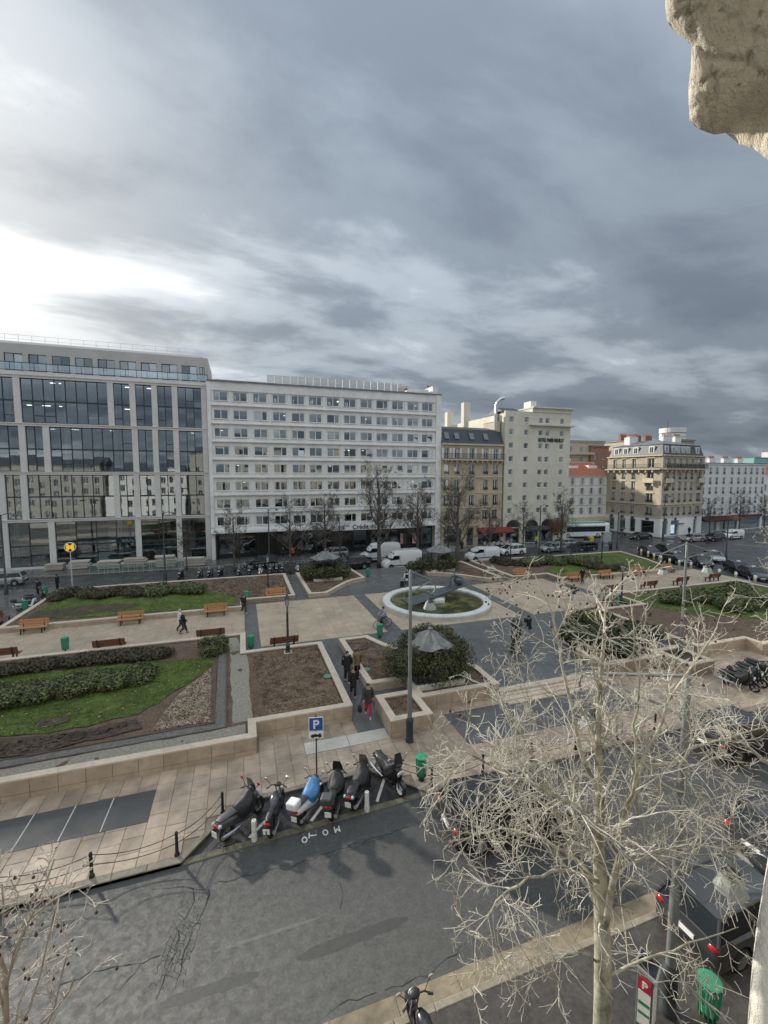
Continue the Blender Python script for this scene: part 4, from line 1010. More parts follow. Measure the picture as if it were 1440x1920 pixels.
chips('soil_clods', [(-21, 23.0), (-8.5, 22.2), (-4.7, 22.3), (-8, 21.2), (-21, 21.1)], base + .05, hA, 3000, pa, M_soil2, (.04, .12))
chips('mulch', [(6.9, 22.8), (8.2, 22.8), (10.2, 25.3), (8.1, 28.8), (6.8, 29)], .82, hm, 5000, pb, M_chip); chips('mulch', offset_poly(P4, .4), .80, hm, 1500, p4, M_chip)
chips('mulch', [(.5, 43), (4.3, 43), (4.3, 51.5), (-3.5, 51.5), (-3, 45)], .78, hA, 5000, pc, M_chip, (.04, .1)); chips('mulch', offset_poly(PD, .5), .78, hm, 5000, pd, M_chip, (.03, .08)); chips('mulch', offset_poly(MX(PD), .5), .78, hm, 5000, pd2, M_chip, (.03, .08))
lawnC = [(-17, 41.2), (-.6, 40.5), (-.8, 44), (-6, 49), (-16.8, 50.5)]
o, Q = sheet('lawn', lawnC, .78, hA, .03, M_lawn, pc, .6); blades('grass', Q, .80, hA, 9000, pc, hgt=(.05, .13))
sheet('bare_soil', [(-17.3, 41.3), (-10, 42.2), (-9, 43.6), (-13, 44.8), (-17, 44)], .78, hA, .05, M_soil2, pc, .6)
lawnE = [(36, 40.6), (51, 40), (53, 45), (54.6, 50.8), (46, 50.8), (35.5, 44)]
o, Q = sheet('lawn', lawnE, .78, hA, .03, M_lawn, pe, .6); blades('grass', Q, .80, hA, 9000, pe, hgt=(.05, .13))
lawnF = [(33, 31.8), (51.5, 32.2), (51.5, 21), (44, 21), (36, 25.5)]
o, Q = sheet('lawn', lawnF, .80, hA, .03, M_lawn, pf, .6); blades('grass', Q, .82, hA, 9000, pf, hgt=(.05, .13))
# green drain lids lying in the mulch
M_lid = mat('green_lid', (.10, .24, .16), .6, var=.2, scale=5)
for (px, py), lab in zip(((614, 1268), (687, 1255), (739, 1265)), ('pale green valve lid in the big mulch bed left of the walking group', 'pale green valve lid in the mulch beside the woman in the brown coat', 'pale green valve lid in the mulch near the ivy kiosk')):
    x, y = at(px, py, .86); tag(MB().lathe([(.24, 0), (.25, .03), (.21, .06), (.02, .07)], 14).build('valve_lid', M_lid), lab, 'lid', 'valve lids in the mulch').location = (x, y, .84)

# ================================================================== shrubs
def leafcloud(mb, c, rr, n, size, rng, shell=.55, up=.2):
    for _ in range(n):
        v = Vector((rng.gauss(0, 1), rng.gauss(0, 1), rng.gauss(0, 1))).normalized(); q = shell + (1.08 - shell) * rng.random() ** .6
        p = Vector((c[0] + v.x * rr[0] * q, c[1] + v.y * rr[1] * q, c[2] + v.z * rr[2] * q))
        if p.z < -.05: continue
        nrm = (v + Vector((rng.gauss(0, .6), rng.gauss(0, .6), rng.gauss(0, .6) + up))).normalized(); a = nrm.orthogonal().normalized(); a.rotate(Matrix.Rotation(rng.uniform(0, 6.28), 3, nrm)); b_ = nrm.cross(a)
        s_ = size * rng.uniform(.6, 1.4); a = a * s_; b_ = b_ * s_ * .5
        mb.quad(p - a, p - b_ * .9 + nrm * s_ * .12, p + a, p + b_ * .9 + nrm * s_ * .12)
def shrub_proto(name, seed, rr, lobes, n, size, ml, mc):
    rng = random.Random(seed); e = empty(name)
    lf = MB(); core = MB()
    L_ = [(0, 0, 0, 1)] + [(rng.uniform(-.62, .62), rng.uniform(-.62, .62), rng.uniform(-.1, .45), rng.uniform(.38, .62)) for _ in range(lobes)]
    for (x, y, z, s_) in L_:
        c = (x * rr[0], y * rr[1], rr[2] * .45 + z * rr[2] * .7); r3 = (rr[0] * s_ * .8, rr[1] * s_ * .8, rr[2] * s_ * .72)
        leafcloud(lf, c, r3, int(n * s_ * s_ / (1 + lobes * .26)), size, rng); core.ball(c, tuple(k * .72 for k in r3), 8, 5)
    for _ in range(14):
        a = rng.uniform(0, 6.28); q = rng.uniform(.6, 1.0); core.tube([(0, 0, 0), (math.cos(a) * rr[0] * q * .6, math.sin(a) * rr[1] * q * .6, rr[2] * .6), (math.cos(a) * rr[0] * q, math.sin(a) * rr[1] * q, rr[2] * rng.uniform(.7, 1.15))], [.025, .015, .006], 4)
    lf.build('leaves', ml, e); core.build('branches', mc, e); return Proto(e)
M_lf1 = mat('leaf_olive', (.05, .066, .02), .65, c2=(.17, .195, .07), scale=3.5, detail=3, contrast=(.38, .66))
M_lf2 = mat('leaf_dark', (.018, .028, .011), .6, c2=(.065, .085, .03), scale=3, detail=3)
M_lf3 = mat('leaf_brown', (.040, .036, .018), .7, c2=(.105, .09, .048), scale=3, detail=3)
M_lf4 = mat('leaf_yellowgreen', (.07, .08, .015), .65, c2=(.22, .21, .05), scale=2.5, detail=3)
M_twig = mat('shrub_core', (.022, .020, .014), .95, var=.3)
S1 = shrub_proto('shrub', 1, (1.55, 1.25, .85), 7, 5200, .085, M_lf1, M_twig)
S1b = shrub_proto('shrub', 5, (1.55, 1.25, .85), 8, 5200, .085, M_lf1, M_twig)
S2 = shrub_proto('shrub', 2, (1.6, 1.0, .6), 6, 3200, .08, M_lf3, M_twig)
S3 = shrub_proto('shrub', 3, (1.0, 1.0, .85), 5, 3200, .07, M_lf1, M_twig)
S4 = shrub_proto('shrub', 4, (1.9, 1.5, 1.1), 8, 3600, .13, M_lf2, M_twig)
S5 = shrub_proto('shrub', 6, (2.2, 1.6, .9), 8, 3600, .13, M_lf1, M_twig)
def put(pr, x, y, z, s, label, group, rz=None):
    return place(pr.get(), (x, y, z), R.uniform(0, 6.28) if rz is None else rz, s, label, 'shrub', group)
gA = 'clipped shrubs on the front left lawn'
for k, (x, y) in enumerate([(-14.5, 26.2), (-12.6, 26.5), (-10.9, 26.5), (-9.2, 26.8), (-7.6, 27.0), (-6.1, 27.2)]):
    put((S1, S1b)[k % 2], x, y, .8, (1.0, 1.0, 1.0 - .04 * k), ['olive-green shrub of the front lawn hedge, %s from its right end' % s for s in ('sixth', 'fifth', 'fourth', 'third', 'second')][k] if k < 5 else 'olive-green shrub at the right end of the front lawn hedge', gA, R.uniform(-.3, .3))
for k, (x, y) in enumerate([(-13.8, 30.3), (-11.8, 30.6), (-9.3, 30.7), (-7.4, 30.6), (-5.8, 30.3)]):
    put(S2, x, y, .8, .95, ['brownish low shrub by the walkway wall, leftmost', 'brownish low shrub by the walkway wall, second from left', 'brownish low shrub by the walkway wall, third from left', 'brownish low shrub by the walkway wall, fourth from left', 'brownish low shrub by the walkway wall, rightmost of its row'][k], 'brown shrubs behind the front lawn', R.uniform(-.3, .3))
put(S3, -2.0, 30.0, .8, 1.15, 'round olive bush alone at the inner corner of the front lawn', None)
gC = 'shrubs in the back left bed'
for k, (x, y, p) in enumerate([(-16.4, 48.6, S2), (-14.4, 48.2, S2), (-12.3, 47.8, S2), (-10.4, 47.4, S2), (-8.2, 47.0, S5), (-5.4, 46.8, S5)]):
    put(p, x, y, .78, 1.25 if p is S2 else .95, ['brown shrub nearest the metro sign', 'brown shrub second from the metro sign', 'brown shrub third from the metro sign', 'brown shrub fourth from the metro sign', 'green spreading juniper in the middle of the back left bed', 'green spreading juniper at the right end of the back left hedge'][k], gC)
gE = 'shrubs in the back right bed'
for k, (x, y, p, s) in enumerate([(32.9, 48.8, S2, 1.4), (36, 47.2, S5, 1.0), (39, 46.8, S5, 1.05), (42, 46.2, S5, 1.05), (44.4, 45.4, S5, .95), (42.3, 42.2, S2, 1.1), (44.6, 41.6, S2, 1.0)]):
    put(p, x, y, .78, s, ['brown shrub at the left end of the back right bed', 'spreading green juniper, leftmost in the back right bed', 'spreading green juniper, second in the back right bed', 'spreading green juniper, third in the back right bed', 'spreading green juniper, rightmost in the back right bed', 'small brown shrub on the back right lawn, left one', 'small brown shrub on the back right lawn, right one'][k], gE)
gF = 'shrubs in the front right bed'
for k, (x, y) in enumerate([(38.5, 28.6), (41.5, 28.2), (44.6, 27.5), (41, 25.6), (47, 29), (45, 24.2)]):
    put(S5, x, y, .8, 1.0, ['spreading shrub at the left end of the front right bed', 'spreading shrub in the middle of the front right bed', 'spreading shrub at the frame edge in the front right bed', 'spreading shrub nearest the camera in the front right bed', 'spreading shrub by the taxis in the front right bed', 'spreading shrub in the lower corner of the front right bed'][k], gF)
gK = 'dark shrubs right of the steps'
for k, (x, y, p, s) in enumerate([(22.6, 23.6, S4, 1.0), (24.7, 24.4, S4, 1.2), (26.2, 22.9, S4, 1.05), (25.4, 26.3, S5, 1.0), (23.6, 21.5, S4, .8)]):
    put(p, x, y, .8, s, ['dark evergreen shrub right of the steps, leftmost', 'tall dark evergreen shrub right of the steps, in the middle', 'dark evergreen shrub right of the steps, rightmost', 'lighter green shrub behind the dark ones right of the steps', 'low dark shrub nearest the steps'][k], gK)
sh_ = MB(); leafcloud(sh_, (0, 0, .5), (.9, .8, .5), 1200, .09, R); tag(sh_.build('shrub', M_lf4), 'yellow-green patch of foliage on the dark shrubs right of the steps', 'shrub').location = (24.3, 24.6, 1.75)
# shrub on the roundabout at the far right
put(S5, 72, 36.5, .1, 1.4, 'evergreen bush on the traffic island behind the taxis', None)

# ================================================================== ivy kiosks with zinc roofs
M_lat = mat('lattice_white', (.56, .56, .48), .7, var=.12, scale=3)
M_ironk = mat('kiosk_iron', (.04, .05, .045), .6)
M_canv = mat('kiosk_roof', (.15, .15, .148), .6, var=.4, scale=3, bump=.3, bscale=8)
def kiosk(x, y, z, sz, roofz, label, ivy, n, leaf, seed, rr=1.5):
    rng = random.Random(seed); e = tag(empty('garden_kiosk', (x, y, z)), label, 'kiosk', 'kiosks in the planters'); h = sz / 2
    tr = MB()
    for (x0, x1, y0, y1) in ((-h, h, -h, -h + .12), (-h, h, h - .12, h), (-h, -h + .12, -h + .12, h - .12), (h - .12, h, -h + .12, h - .12)): tr.box(x0, x1, y0, y1, -.05, .32)
    tr.build('planter_trough', M_lat, e, bevel=.015)
    lt = MB()
    for sgn in (-1, 1):
        for k in range(13):
            u = -h + k * sz / 12; lt.box(u - .012, u + .012, sgn * h - .02, sgn * h, .32, .75); lt.box(sgn * h - .02, sgn * h, u - .012, u + .012, .32, .75)
        for zz_ in (.45, .6, .74): lt.box(-h, h, sgn * h - .03, sgn * h - .005, zz_, zz_ + .025); lt.box(sgn * h - .03, sgn * h - .005, -h, h, zz_, zz_ + .025)
    lt.build('lattice', M_ironk, e)
    for k in range(8):
        a = k * math.pi / 4 + .39; MB().tube([(rr * .8 * math.cos(a), rr * .8 * math.sin(a), 0), (rr * .8 * math.cos(a), rr * .8 * math.sin(a), roofz - .82)], .05, 6).build('post', M_ironk, e)
    rf = MB(); n8 = 8
    jz = [rng.gauss(0, .06) for _ in range(8)]
    for k in range(n8):      # folded zinc: eight sunken gores
        a0, a1 = 2 * math.pi * k / n8, 2 * math.pi * (k + 1) / n8; am = (a0 + a1) / 2
        A = (rr * math.cos(a0), rr * math.sin(a0), roofz - .75 + jz[k]); B = (rr * math.cos(a1), rr * math.sin(a1), roofz - .75 + jz[(k + 1) % 8]); C = (rr * .90 * math.cos(am), rr * .90 * math.sin(am), roofz - .86); T = (0, 0, roofz); Mm = (rr * .5 * math.cos(am), rr * .5 * math.sin(am), roofz - .52 + rng.gauss(0, .03))
        rf.add([A, C, B, T, Mm], [(0, 1, 4), (1, 2, 4), (2, 3, 4), (3, 0, 4)])
    rf = rf.build('roof', M_canv, e); MB().lathe([(.12, 0), (.16, .06), (.05, .14), (.03, .3)], 8, (0, 0, roofz - .03)).build('finial', M_zinc, rf)
    MB().lathe([(rr * .9, 0), (rr * .92, -.06), (rr * .86, -.1)], 8, (0, 0, roofz - .84), cap=False).build('eave', M_zinc, rf)
    lf = MB()
    for (c, r3, q) in ivy: leafcloud(lf, c, r3, int(n * q), leaf, rng, .35, .1)
    lf.build('ivy', M_ivy, e)
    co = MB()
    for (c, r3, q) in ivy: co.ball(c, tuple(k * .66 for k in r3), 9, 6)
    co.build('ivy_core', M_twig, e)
    st = MB()
    for _ in range(90):
        (c, r3, q) = rng.choice(ivy); v = Vector((rng.gauss(0, 1), rng.gauss(0, 1), rng.gauss(0, .7))).normalized(); p = Vector((c[0] + v.x * r3[0], c[1] + v.y * r3[1], max(.2, c[2] + v.z * r3[2]))); q = p + Vector((rng.gauss(0, .3), rng.gauss(0, .3), rng.uniform(-.6, -.1))); st.tube([p, (p + q) / 2 + v * .1, q], [.008, .01, .008], 3)
    st.build('bare_stems', mat('ivy_stem', (.16, .13, .09), .9), e)
    return e
M_ivy = mat('ivy_leaf', (.024, .032, .012), .65, c2=(.115, .125, .04), scale=2.2, detail=3, contrast=(.36, .66))
kiosk(10.2, 22.3, .82, 3.0, 2.85, 'zinc-roofed garden kiosk smothered in ivy in the front planter', [((-1.55, .45, .95), (1.2, 1.4, 1.1), 1), ((1.3, -.1, 1.05), (1.4, 1.5, 1.2), 1.1), ((.3, -1.1, .9), (1.4, .85, 1.05), 1), ((.4, 1.2, 1.1), (1.8, 1.1, 1.35), 1), ((1.0, .35, 2.0), (.8, 1.0, .75), .9), ((-.9, .8, 1.9), (.7, .7, .6), .5), ((.2, 1.1, 2.2), (.9, .6, .55), .5), ((-1.3, -.6, 1.2), (.8, .8, .9), .5), ((-1.1, -.5, 1.72), (.75, .8, .5), .6), ((.5, -1.15, 1.62), (1.0, .55, .5), .6), ((1.3, -.5, 1.78), (.8, .8, .55), .6)], 3000, .065, 3, 1.45)
kiosk(9.0, 48.6, .78, 3.2, 3.2, 'grey-roofed kiosk ringed by a dark hedge, left of the white vans', [((-1.9, 0, .9), (.95, 1.5, 1.0), 1), ((1.7, 0, .85), (1.2, 1.5, .9), 1), ((0, -1.3, .8), (1.7, .7, .75), 1), ((.0, 1.3, .9), (2, .8, .9), .6)], 1500, .12, 5, 1.75)
kiosk(23.3, 48.6, .78, 3.0, 3.2, 'grey-roofed kiosk ringed by a dark hedge, behind the fountain', [((-1.8, .2, .8), (1.2, 1.4, .85), 1), ((1.3, 0, .9), (1.3, 1.5, .95), 1), ((.2, -1.2, .8), (1.7, .8, .8), 1), ((-3.2, .5, .55), (1.0, .8, .6), .7)], 1500, .12, 6, 1.7)

# ================================================================== fountain
M_rim = mat('fountain_stone', (.62, .62, .58), .65, var=.12, scale=2, bump=.15, bscale=30, stain=.15)
M_bronze = mat('bronze_grey', (.12, .145, .155), .45, metal=.55, var=.25, scale=4)
M_alg = mat('algae_basin', (.028, .034, .014), .8, c2=(.13, .135, .05), scale=.7, detail=6, contrast=(.35, .68))
def watermat():
    m = bpy.data.materials.new('pool_water'); m.use_nodes = True; t = NT(m.node_tree); p = t.n['Principled BSDF']; vec = t.node('ShaderNodeTexCoord').outputs['Object']
    a = t.noise(vec, .55, 6, .6, .6); t.l.new(t.ramp(a, [(.36, (.020, .026, .013)), (.5, (.06, .068, .024)), (.64, (.17, .165, .055))]), p.inputs['Base Color'])
    p.inputs['Roughness'].default_value = .12; p.inputs['IOR'].default_value = 1.33
    bn = t.node('ShaderNodeBump'); bn.inputs['Strength'].default_value = .3; bn.inputs['Distance'].default_value = .03
    t.inp(bn, 'Height', t.noise(vec, 4, 4)); t.l.new(bn.outputs[0], p.inputs['Normal']); return m
f = tag(empty('fountain', (FC[0], FC[1], ZP)), 'round fountain basin with broad white stone rim and green water', 'fountain')
seg = 20
for k in range(seg):
    a0, a1 = 2 * math.pi * k / seg + .002, 2 * math.pi * (k + 1) / seg - .002; rings = []
    for q in range(4):
        a = a0 + (a1 - a0) * q / 3
        rings.append([(r * math.cos(a), r * math.sin(a), z) for r, z in ((5.0, 0), (5.0, .18), (5.06, .22), (5.08, .38), (5.02, .46), (4.75, .50), (4.45, .47), (4.36, .42), (4.34, .05), (4.34, 0))])
    MB().loft(rings).build('rim_stone', M_rim, f, auto=35)
MB().lathe([(.01, .06), (4.36, .06)], 48, cap=False).build('basin_floor', M_alg, f)
link('water', MB().lathe([(.01, 0), (2, 0), (4.345, 0)], 48, cap=False).mesh('water', watermat()), f).location = (0, 0, .26)
MB().lathe([(.9, .06), (.9, .5), (.5, .75)], 6, (.1, .1, 0)).build('plinth', M_rim, f, auto=30)
# sculpture: a figure bent over a globe at the raised end of a tilted plank
s = tag(empty('fountain_sculpture', (FC[0], FC[1], ZP)), 'grey bronze figure pushing a globe up a tilted plank in the fountain', 'sculpture')
A = Vector((-2.9, .45, .24)); B = Vector((3.1, .25, 1.75)); e = (B - A).normalized(); q = Vector((-.04, 1, 0)).normalized(); up_ = e.cross(q).normalized()
def slabm(A, B, w0, w1, th):
    mb = MB(); mb.add([A - q * w0 - up_ * th, B - q * w1 - up_ * th, B + q * w1 - up_ * th, A + q * w0 - up_ * th, A - q * w0, B - q * w1, B + q * w1, A + q * w0], [(0, 3, 2, 1), (4, 5, 6, 7), (0, 1, 5, 4), (1, 2, 6, 5), (2, 3, 7, 6), (3, 0, 4, 7)]); return mb
slabm(A, B, 1.05, .55, .16).build('plank', M_bronze, s, bevel=.02)
MB().box(-.45, .45, -.4, .9, .3, .98).build('pivot_block', M_bronze, s, bevel=.05)
slabm(A - e * .02 + up_ * .12, A + e * .12 + up_ * .12, 1.1, 1.1, .2).build('end_rail', M_bronze, s, bevel=.01)
G = B - e * .55 + up_ * .45; MB().ball(G, .45, 20, 14).build('globe', M_bronze, s, smooth=True)
def skin(name, V, E, rads, m, parent=None, sub=2, root=0):
    me = bpy.data.meshes.new(name); me.from_pydata([tuple(v) for v in V], E, []); me.materials.append(m); o = link(name, me, parent)
    md = o.modifiers.new('skin', 'SKIN'); md.use_smooth_shade = True
    sv = me.skin_vertices[0].data if me.skin_vertices else None
    if sv is None:
        me.attributes.new  # skin layer is made with the modifier
    for i, r in enumerate(rads):
        d = me.skin_vertices[0].data[i]; d.radius = (r, r) if isinstance(r, (int, float)) else r; d.use_root = (i == root)
    sb = o.modifiers.new('sub', 'SUBSURF'); sb.levels = sub; sb.render_levels = sub
    return o
F0 = B - e * 1.45; q8 = .8
V = [F0 + up_ * .80, F0 + up_ * 1.02 + e * .28, G + up_ * .62 - e * .32, G + up_ * .74 - e * .12, G + up_ * .78 + e * .06,
     F0 + up_ * .42 + q * .13 + e * .12, F0 + up_ * .05 + q * .15 - e * .2, F0 + up_ * .42 - q * .13 - e * .15, F0 + up_ * .05 - q * .15 - e * .6,
     G + up_ * .58 - e * .22 + q * .22, G + up_ * .36 + q * .38, G + up_ * .2 + e * .28 + q * .34, G + up_ * .58 - e * .22 - q * .22, G + up_ * .36 - q * .38, G + up_ * .2 + e * .28 - q * .34]
skin('figure', V, [(0, 1), (1, 2), (2, 3), (3, 4), (0, 5), (5, 6), (0, 7), (7, 8), (2, 9), (9, 10), (10, 11), (2, 12), (12, 13), (13, 14)], [.14, .14, .15, .06, .10, .10, .055, .10, .055, .075, .055, .04, .075, .055, .04], M_bronze, s)
# iron drinking fountain with domed pointed cap
wf = tag(empty('drinking_fountain', (*at(967, 1222, ZP), ZP)), 'dark cast-iron drinking fountain with four columns and pointed dome', 'drinking fountain')
M_wal = mat('iron_darkgreen', (.03, .038, .034), .45, metal=.3, var=.2)
MB().lathe([(.42, 0), (.42, .08), (.36, .12), (.34, .5), (.28, .6), (.26, .85), (.36, .95), (.38, 1.05), (.2, 1.08)], 8).build('pedestal', M_wal, wf, auto=40)
for k in range(4):
    a = k * math.pi / 2 + .785; c = (.25 * math.cos(a), .25 * math.sin(a), 1.05)
    MB().lathe([(.09, 0), (.10, .1), (.065, .35), (.09, .55), (.06, .68), (.075, .78), (.03, .86)], 8, c).build('caryatid', M_wal, wf, auto=50)
dm = MB().lathe([(.36, 0), (.40, .05), (.38, .12), (.33, .24), (.22, .36), (.11, .43), (.07, .5), (.075, .56), (.03, .62), (.012, .95)], 12, (0, 0, 1.9)).build('dome', M_wal, wf, auto=40)

# ================================================================== bare trees
class TP: pass
def grow(B, p, d, L, r, lv, rng, pr, tips=None):
    n = max(3, int(L / pr.seg[lv])); pts = [p]; rs = [r]; dirs = [d]; cu = Vector((rng.gauss(0, 1), rng.gauss(0, 1), rng.gauss(0, 1))) * (.55 / n)
    for i in range(n):
        d = (d + cu + Vector((rng.gauss(0, 1), rng.gauss(0, 1), rng.gauss(0, 1))) * pr.wan[lv] * .45 + Vector((0, 0, pr.up[lv]))).normalized()
        p = p + d * (L / n); pts.append(p); rs.append(max(pr.rmin, r * (1 - pr.tap[lv] * (i + 1) / n))); dirs.append(d)
    B[min(lv, len(B) - 1)].tube(pts, rs, pr.sides[lv], cap=False)
    if tips is not None and lv == pr.levels: tips.append(pts[-1])
    if lv < pr.levels: spawn(B, pts, rs, dirs, lv + 1, rng, pr, L, tips)
def spawn(B, pts, rs, dirs, lv, rng, pr, L, tips=None, t0=None, num=None):
    k = num or pr.num[lv]; k = max(1, int(round(k * rng.uniform(.75, 1.25))))
    for c in range(k):
        t_ = (pr.t0[lv] if t0 is None else t0) + (1 - (pr.t0[lv] if t0 is None else t0)) * (c + rng.random()) / k; f = t_ * (len(pts) - 1); i = min(int(f), len(pts) - 2); q = f - i
        p = pts[i].lerp(pts[i + 1], q); d = dirs[min(i + 1, len(dirs) - 1)]; ax = d.orthogonal().normalized(); ax.rotate(Matrix.Rotation(rng.uniform(0, 6.28), 3, d))
        nd = d.copy(); nd.rotate(Matrix.Rotation(rad(rng.uniform(*pr.ang[lv])), 3, ax))
        grow(B, p, nd, L * pr.rat[lv] * rng.uniform(.65, 1.3) * (1.15 - .5 * t_), max(pr.rmin, rs[i] * pr.rr[lv]), lv, rng, pr, tips)
M_bark = mat('plane_bark', (.20, .195, .13), .85, c2=(.44, .42, .33), scale=3.5, bump=.4, bscale=12, contrast=(.35, .6), detail=4)
M_twigw = mat('plane_twig', (.30, .28, .225), .85, c2=(.62, .60, .52), scale=1.1, contrast=(.34, .62))
M_twigf = mat('plane_twig_fine', (.22, .20, .155), .85, c2=(.56, .54, .46), scale=1.3, contrast=(.34, .62))
M_barkd = mat('dark_bark', (.075, .066, .055), .9, c2=(.13, .118, .10), scale=2.5, bump=.3, bscale=8)
M_twigd = mat('dark_twig', (.12, .108, .092), .9, var=.25, scale=2)
pr = TP(); pr.levels = 3; pr.seg = [.4, .22, .12, .09]; pr.wan = [.12, .16, .17, .16]; pr.up = [.05, .02, -.005, .01]; pr.tap = [.6, .78, .7, .5]; pr.sides = [9, 5, 4, 3]; pr.rmin = .0055; pr.num = [0, 12, 6, 3]; pr.t0 = [.3, .15, .15, .2]; pr.ang = [(20, 40), (30, 75), (30, 65), (25, 60)]; pr.rat = [0, .66, .52, .52]; pr.rr = [0, .40, .62, .70]
def P3(px, py, Y): x, z = onY(px, py, Y); return Vector((x, Y, z))
tree = tag(empty('plane_tree', (6.85, 6.2, .1)), 'large bare pale-barked plane tree in front at the lower right', 'tree')
rng = random.Random(5); B = [MB(), MB(), MB(), MB()]
trunk = [(1122, 2080, 6.15), (1128, 1960, 6.2), (1130, 1880, 6.25), (1130, 1780, 6.3), (1127, 1680, 6.4), (1122, 1580, 6.5), (1125, 1480, 6.6), (1121, 1380, 6.7), (1124, 1300, 6.8), (1132, 1200, 6.9), (1136, 1120, 7.0)]
TP_ = [P3(*q) for q in trunk]; TP_[0] = Vector((6.6, 6.15, .1)) if False else Vector((TP_[1].x - .02, 6.18, .08))
B[0].tube(TP_, [.215, .18, .168, .16, .145, .105, .085, .065, .048, .03, .014], 12)
limbs = [([(1126, 1690, 6.4), (1085, 1620, 7.0), (1045, 1530, 7.5), (1005, 1430, 7.8), (955, 1345, 8.0), (915, 1275, 8.2)], .085), ([(1125, 1660, 6.4), (1080, 1612, 7.0), (1020, 1572, 7.5), (960, 1556, 8.0), (900, 1563, 8.3), (850, 1588, 8.5)], .075),
         ([(1124, 1490, 6.6), (1092, 1420, 6.9), (1076, 1340, 7.0), (1052, 1240, 7.2), (1035, 1150, 7.3), (1002, 1075, 7.4)], .075), ([(1124, 1570, 6.5), (1080, 1510, 6.0), (1005, 1472, 5.7), (930, 1440, 5.6), (855, 1400, 5.6)], .07),
         ([(1130, 1750, 6.3), (1152, 1640, 6.05), (1165, 1545, 5.95), (1200, 1440, 6.0), (1242, 1350, 6.1), (1290, 1260, 6.2), (1345, 1175, 6.3)], .10), ([(1168, 1535, 5.95), (1190, 1465, 5.8), (1192, 1390, 5.8), (1198, 1300, 5.9), (1190, 1200, 6.0), (1182, 1125, 6.1)], .05),
         ([(1203, 1436, 6.0), (1275, 1432, 6.3), (1300, 1400, 6.5), (1365, 1385, 6.8), (1450, 1362, 7.2), (1520, 1330, 7.5)], .055), ([(1160, 1620, 6.0), (1225, 1605, 5.8), (1290, 1582, 5.8), (1360, 1592, 5.8), (1430, 1560, 5.8)], .05),
         ([(1125, 1655, 6.4), (1060, 1632, 6.0), (990, 1645, 5.8), (930, 1690, 5.7), (885, 1755, 5.6)], .05), ([(1129, 1800, 6.3), (1085, 1786, 6.1), (1055, 1795, 6.0), (1040, 1822, 5.9)], .04), ([(1130, 1830, 6.25), (1205, 1800, 5.95), (1290, 1768, 5.8), (1385, 1738, 5.7)], .05),
         ([(1122, 1600, 6.5), (1090, 1560, 7.2), (1060, 1470, 8.2), (1010, 1380, 8.9), (985, 1290, 9.3), (965, 1210, 9.6)], .06), ([(1126, 1400, 6.7), (1160, 1330, 7.2), (1215, 1270, 7.6), (1240, 1190, 7.9)], .045), ([(1050, 1525, 7.5), (970, 1480, 8.2), (880, 1460, 8.8), (800, 1400, 9.2)], .05),
         ([(1205, 1430, 6.0), (1260, 1480, 5.6), (1330, 1500, 5.5), (1420, 1470, 5.5)], .04)]
tipsM = []
for (lp, r0) in limbs:
    p_ = [P3(*q) for q in lp]; pts = []
    for a, c in zip(p_, p_[1:]):
        for k in range(3): pts.append(a.lerp(c, k / 3) + Vector((rng.gauss(0, .02), rng.gauss(0, .03), rng.gauss(0, .02))) * (1 if k else 0))
    pts.append(p_[-1]); r0 *= .72; rs = [r0 * (1 - .82 * i / (len(pts) - 1)) for i in range(len(pts))]; dirs = [(pts[min(i + 1, len(pts) - 1)] - pts[max(0, i - 1)]).normalized() for i in range(len(pts))]
    B[0].tube(pts, rs, 7); ln = sum((a - c).length for a, c in zip(pts, pts[1:])); spawn(B, pts, rs, dirs, 1, rng, pr, 2.0, tipsM, t0=.14, num=max(6, int(ln * 4.0)))
spawn(B, TP_, [.06] * len(TP_), [Vector((0, 0, 1))] * len(TP_), 1, rng, pr, 1.9, t0=.34, num=34)
B[2].add(B[3].v, B[3].f)
sb = MB(); tipsM.sort(key=lambda q: -q.z + rng.uniform(0, 3))
for q in tipsM[:130]: z = rng.uniform(.04, .12); sb.ball((q.x, q.y, q.z - z), .024, 6, 4); sb.tube([q, (q.x, q.y, q.z - z)], .002, 3)
ob = tag(sb.build('seed_balls', mat('seed_ball', (.06, .03, .022), .9), tree), kind='stuff'); ob.location = (-6.85, -6.2, -.1)
for nm, bb, mm in (('trunk', B[0], M_bark), ('branches', B[1], M_twigw), ('twigs', B[2], M_twigf)):
    ob = bb.build(nm, mm, tree, smooth=True); ob.location = (-6.85, -6.2, -.1)
    if nm != 'trunk': tag(ob, kind='stuff')
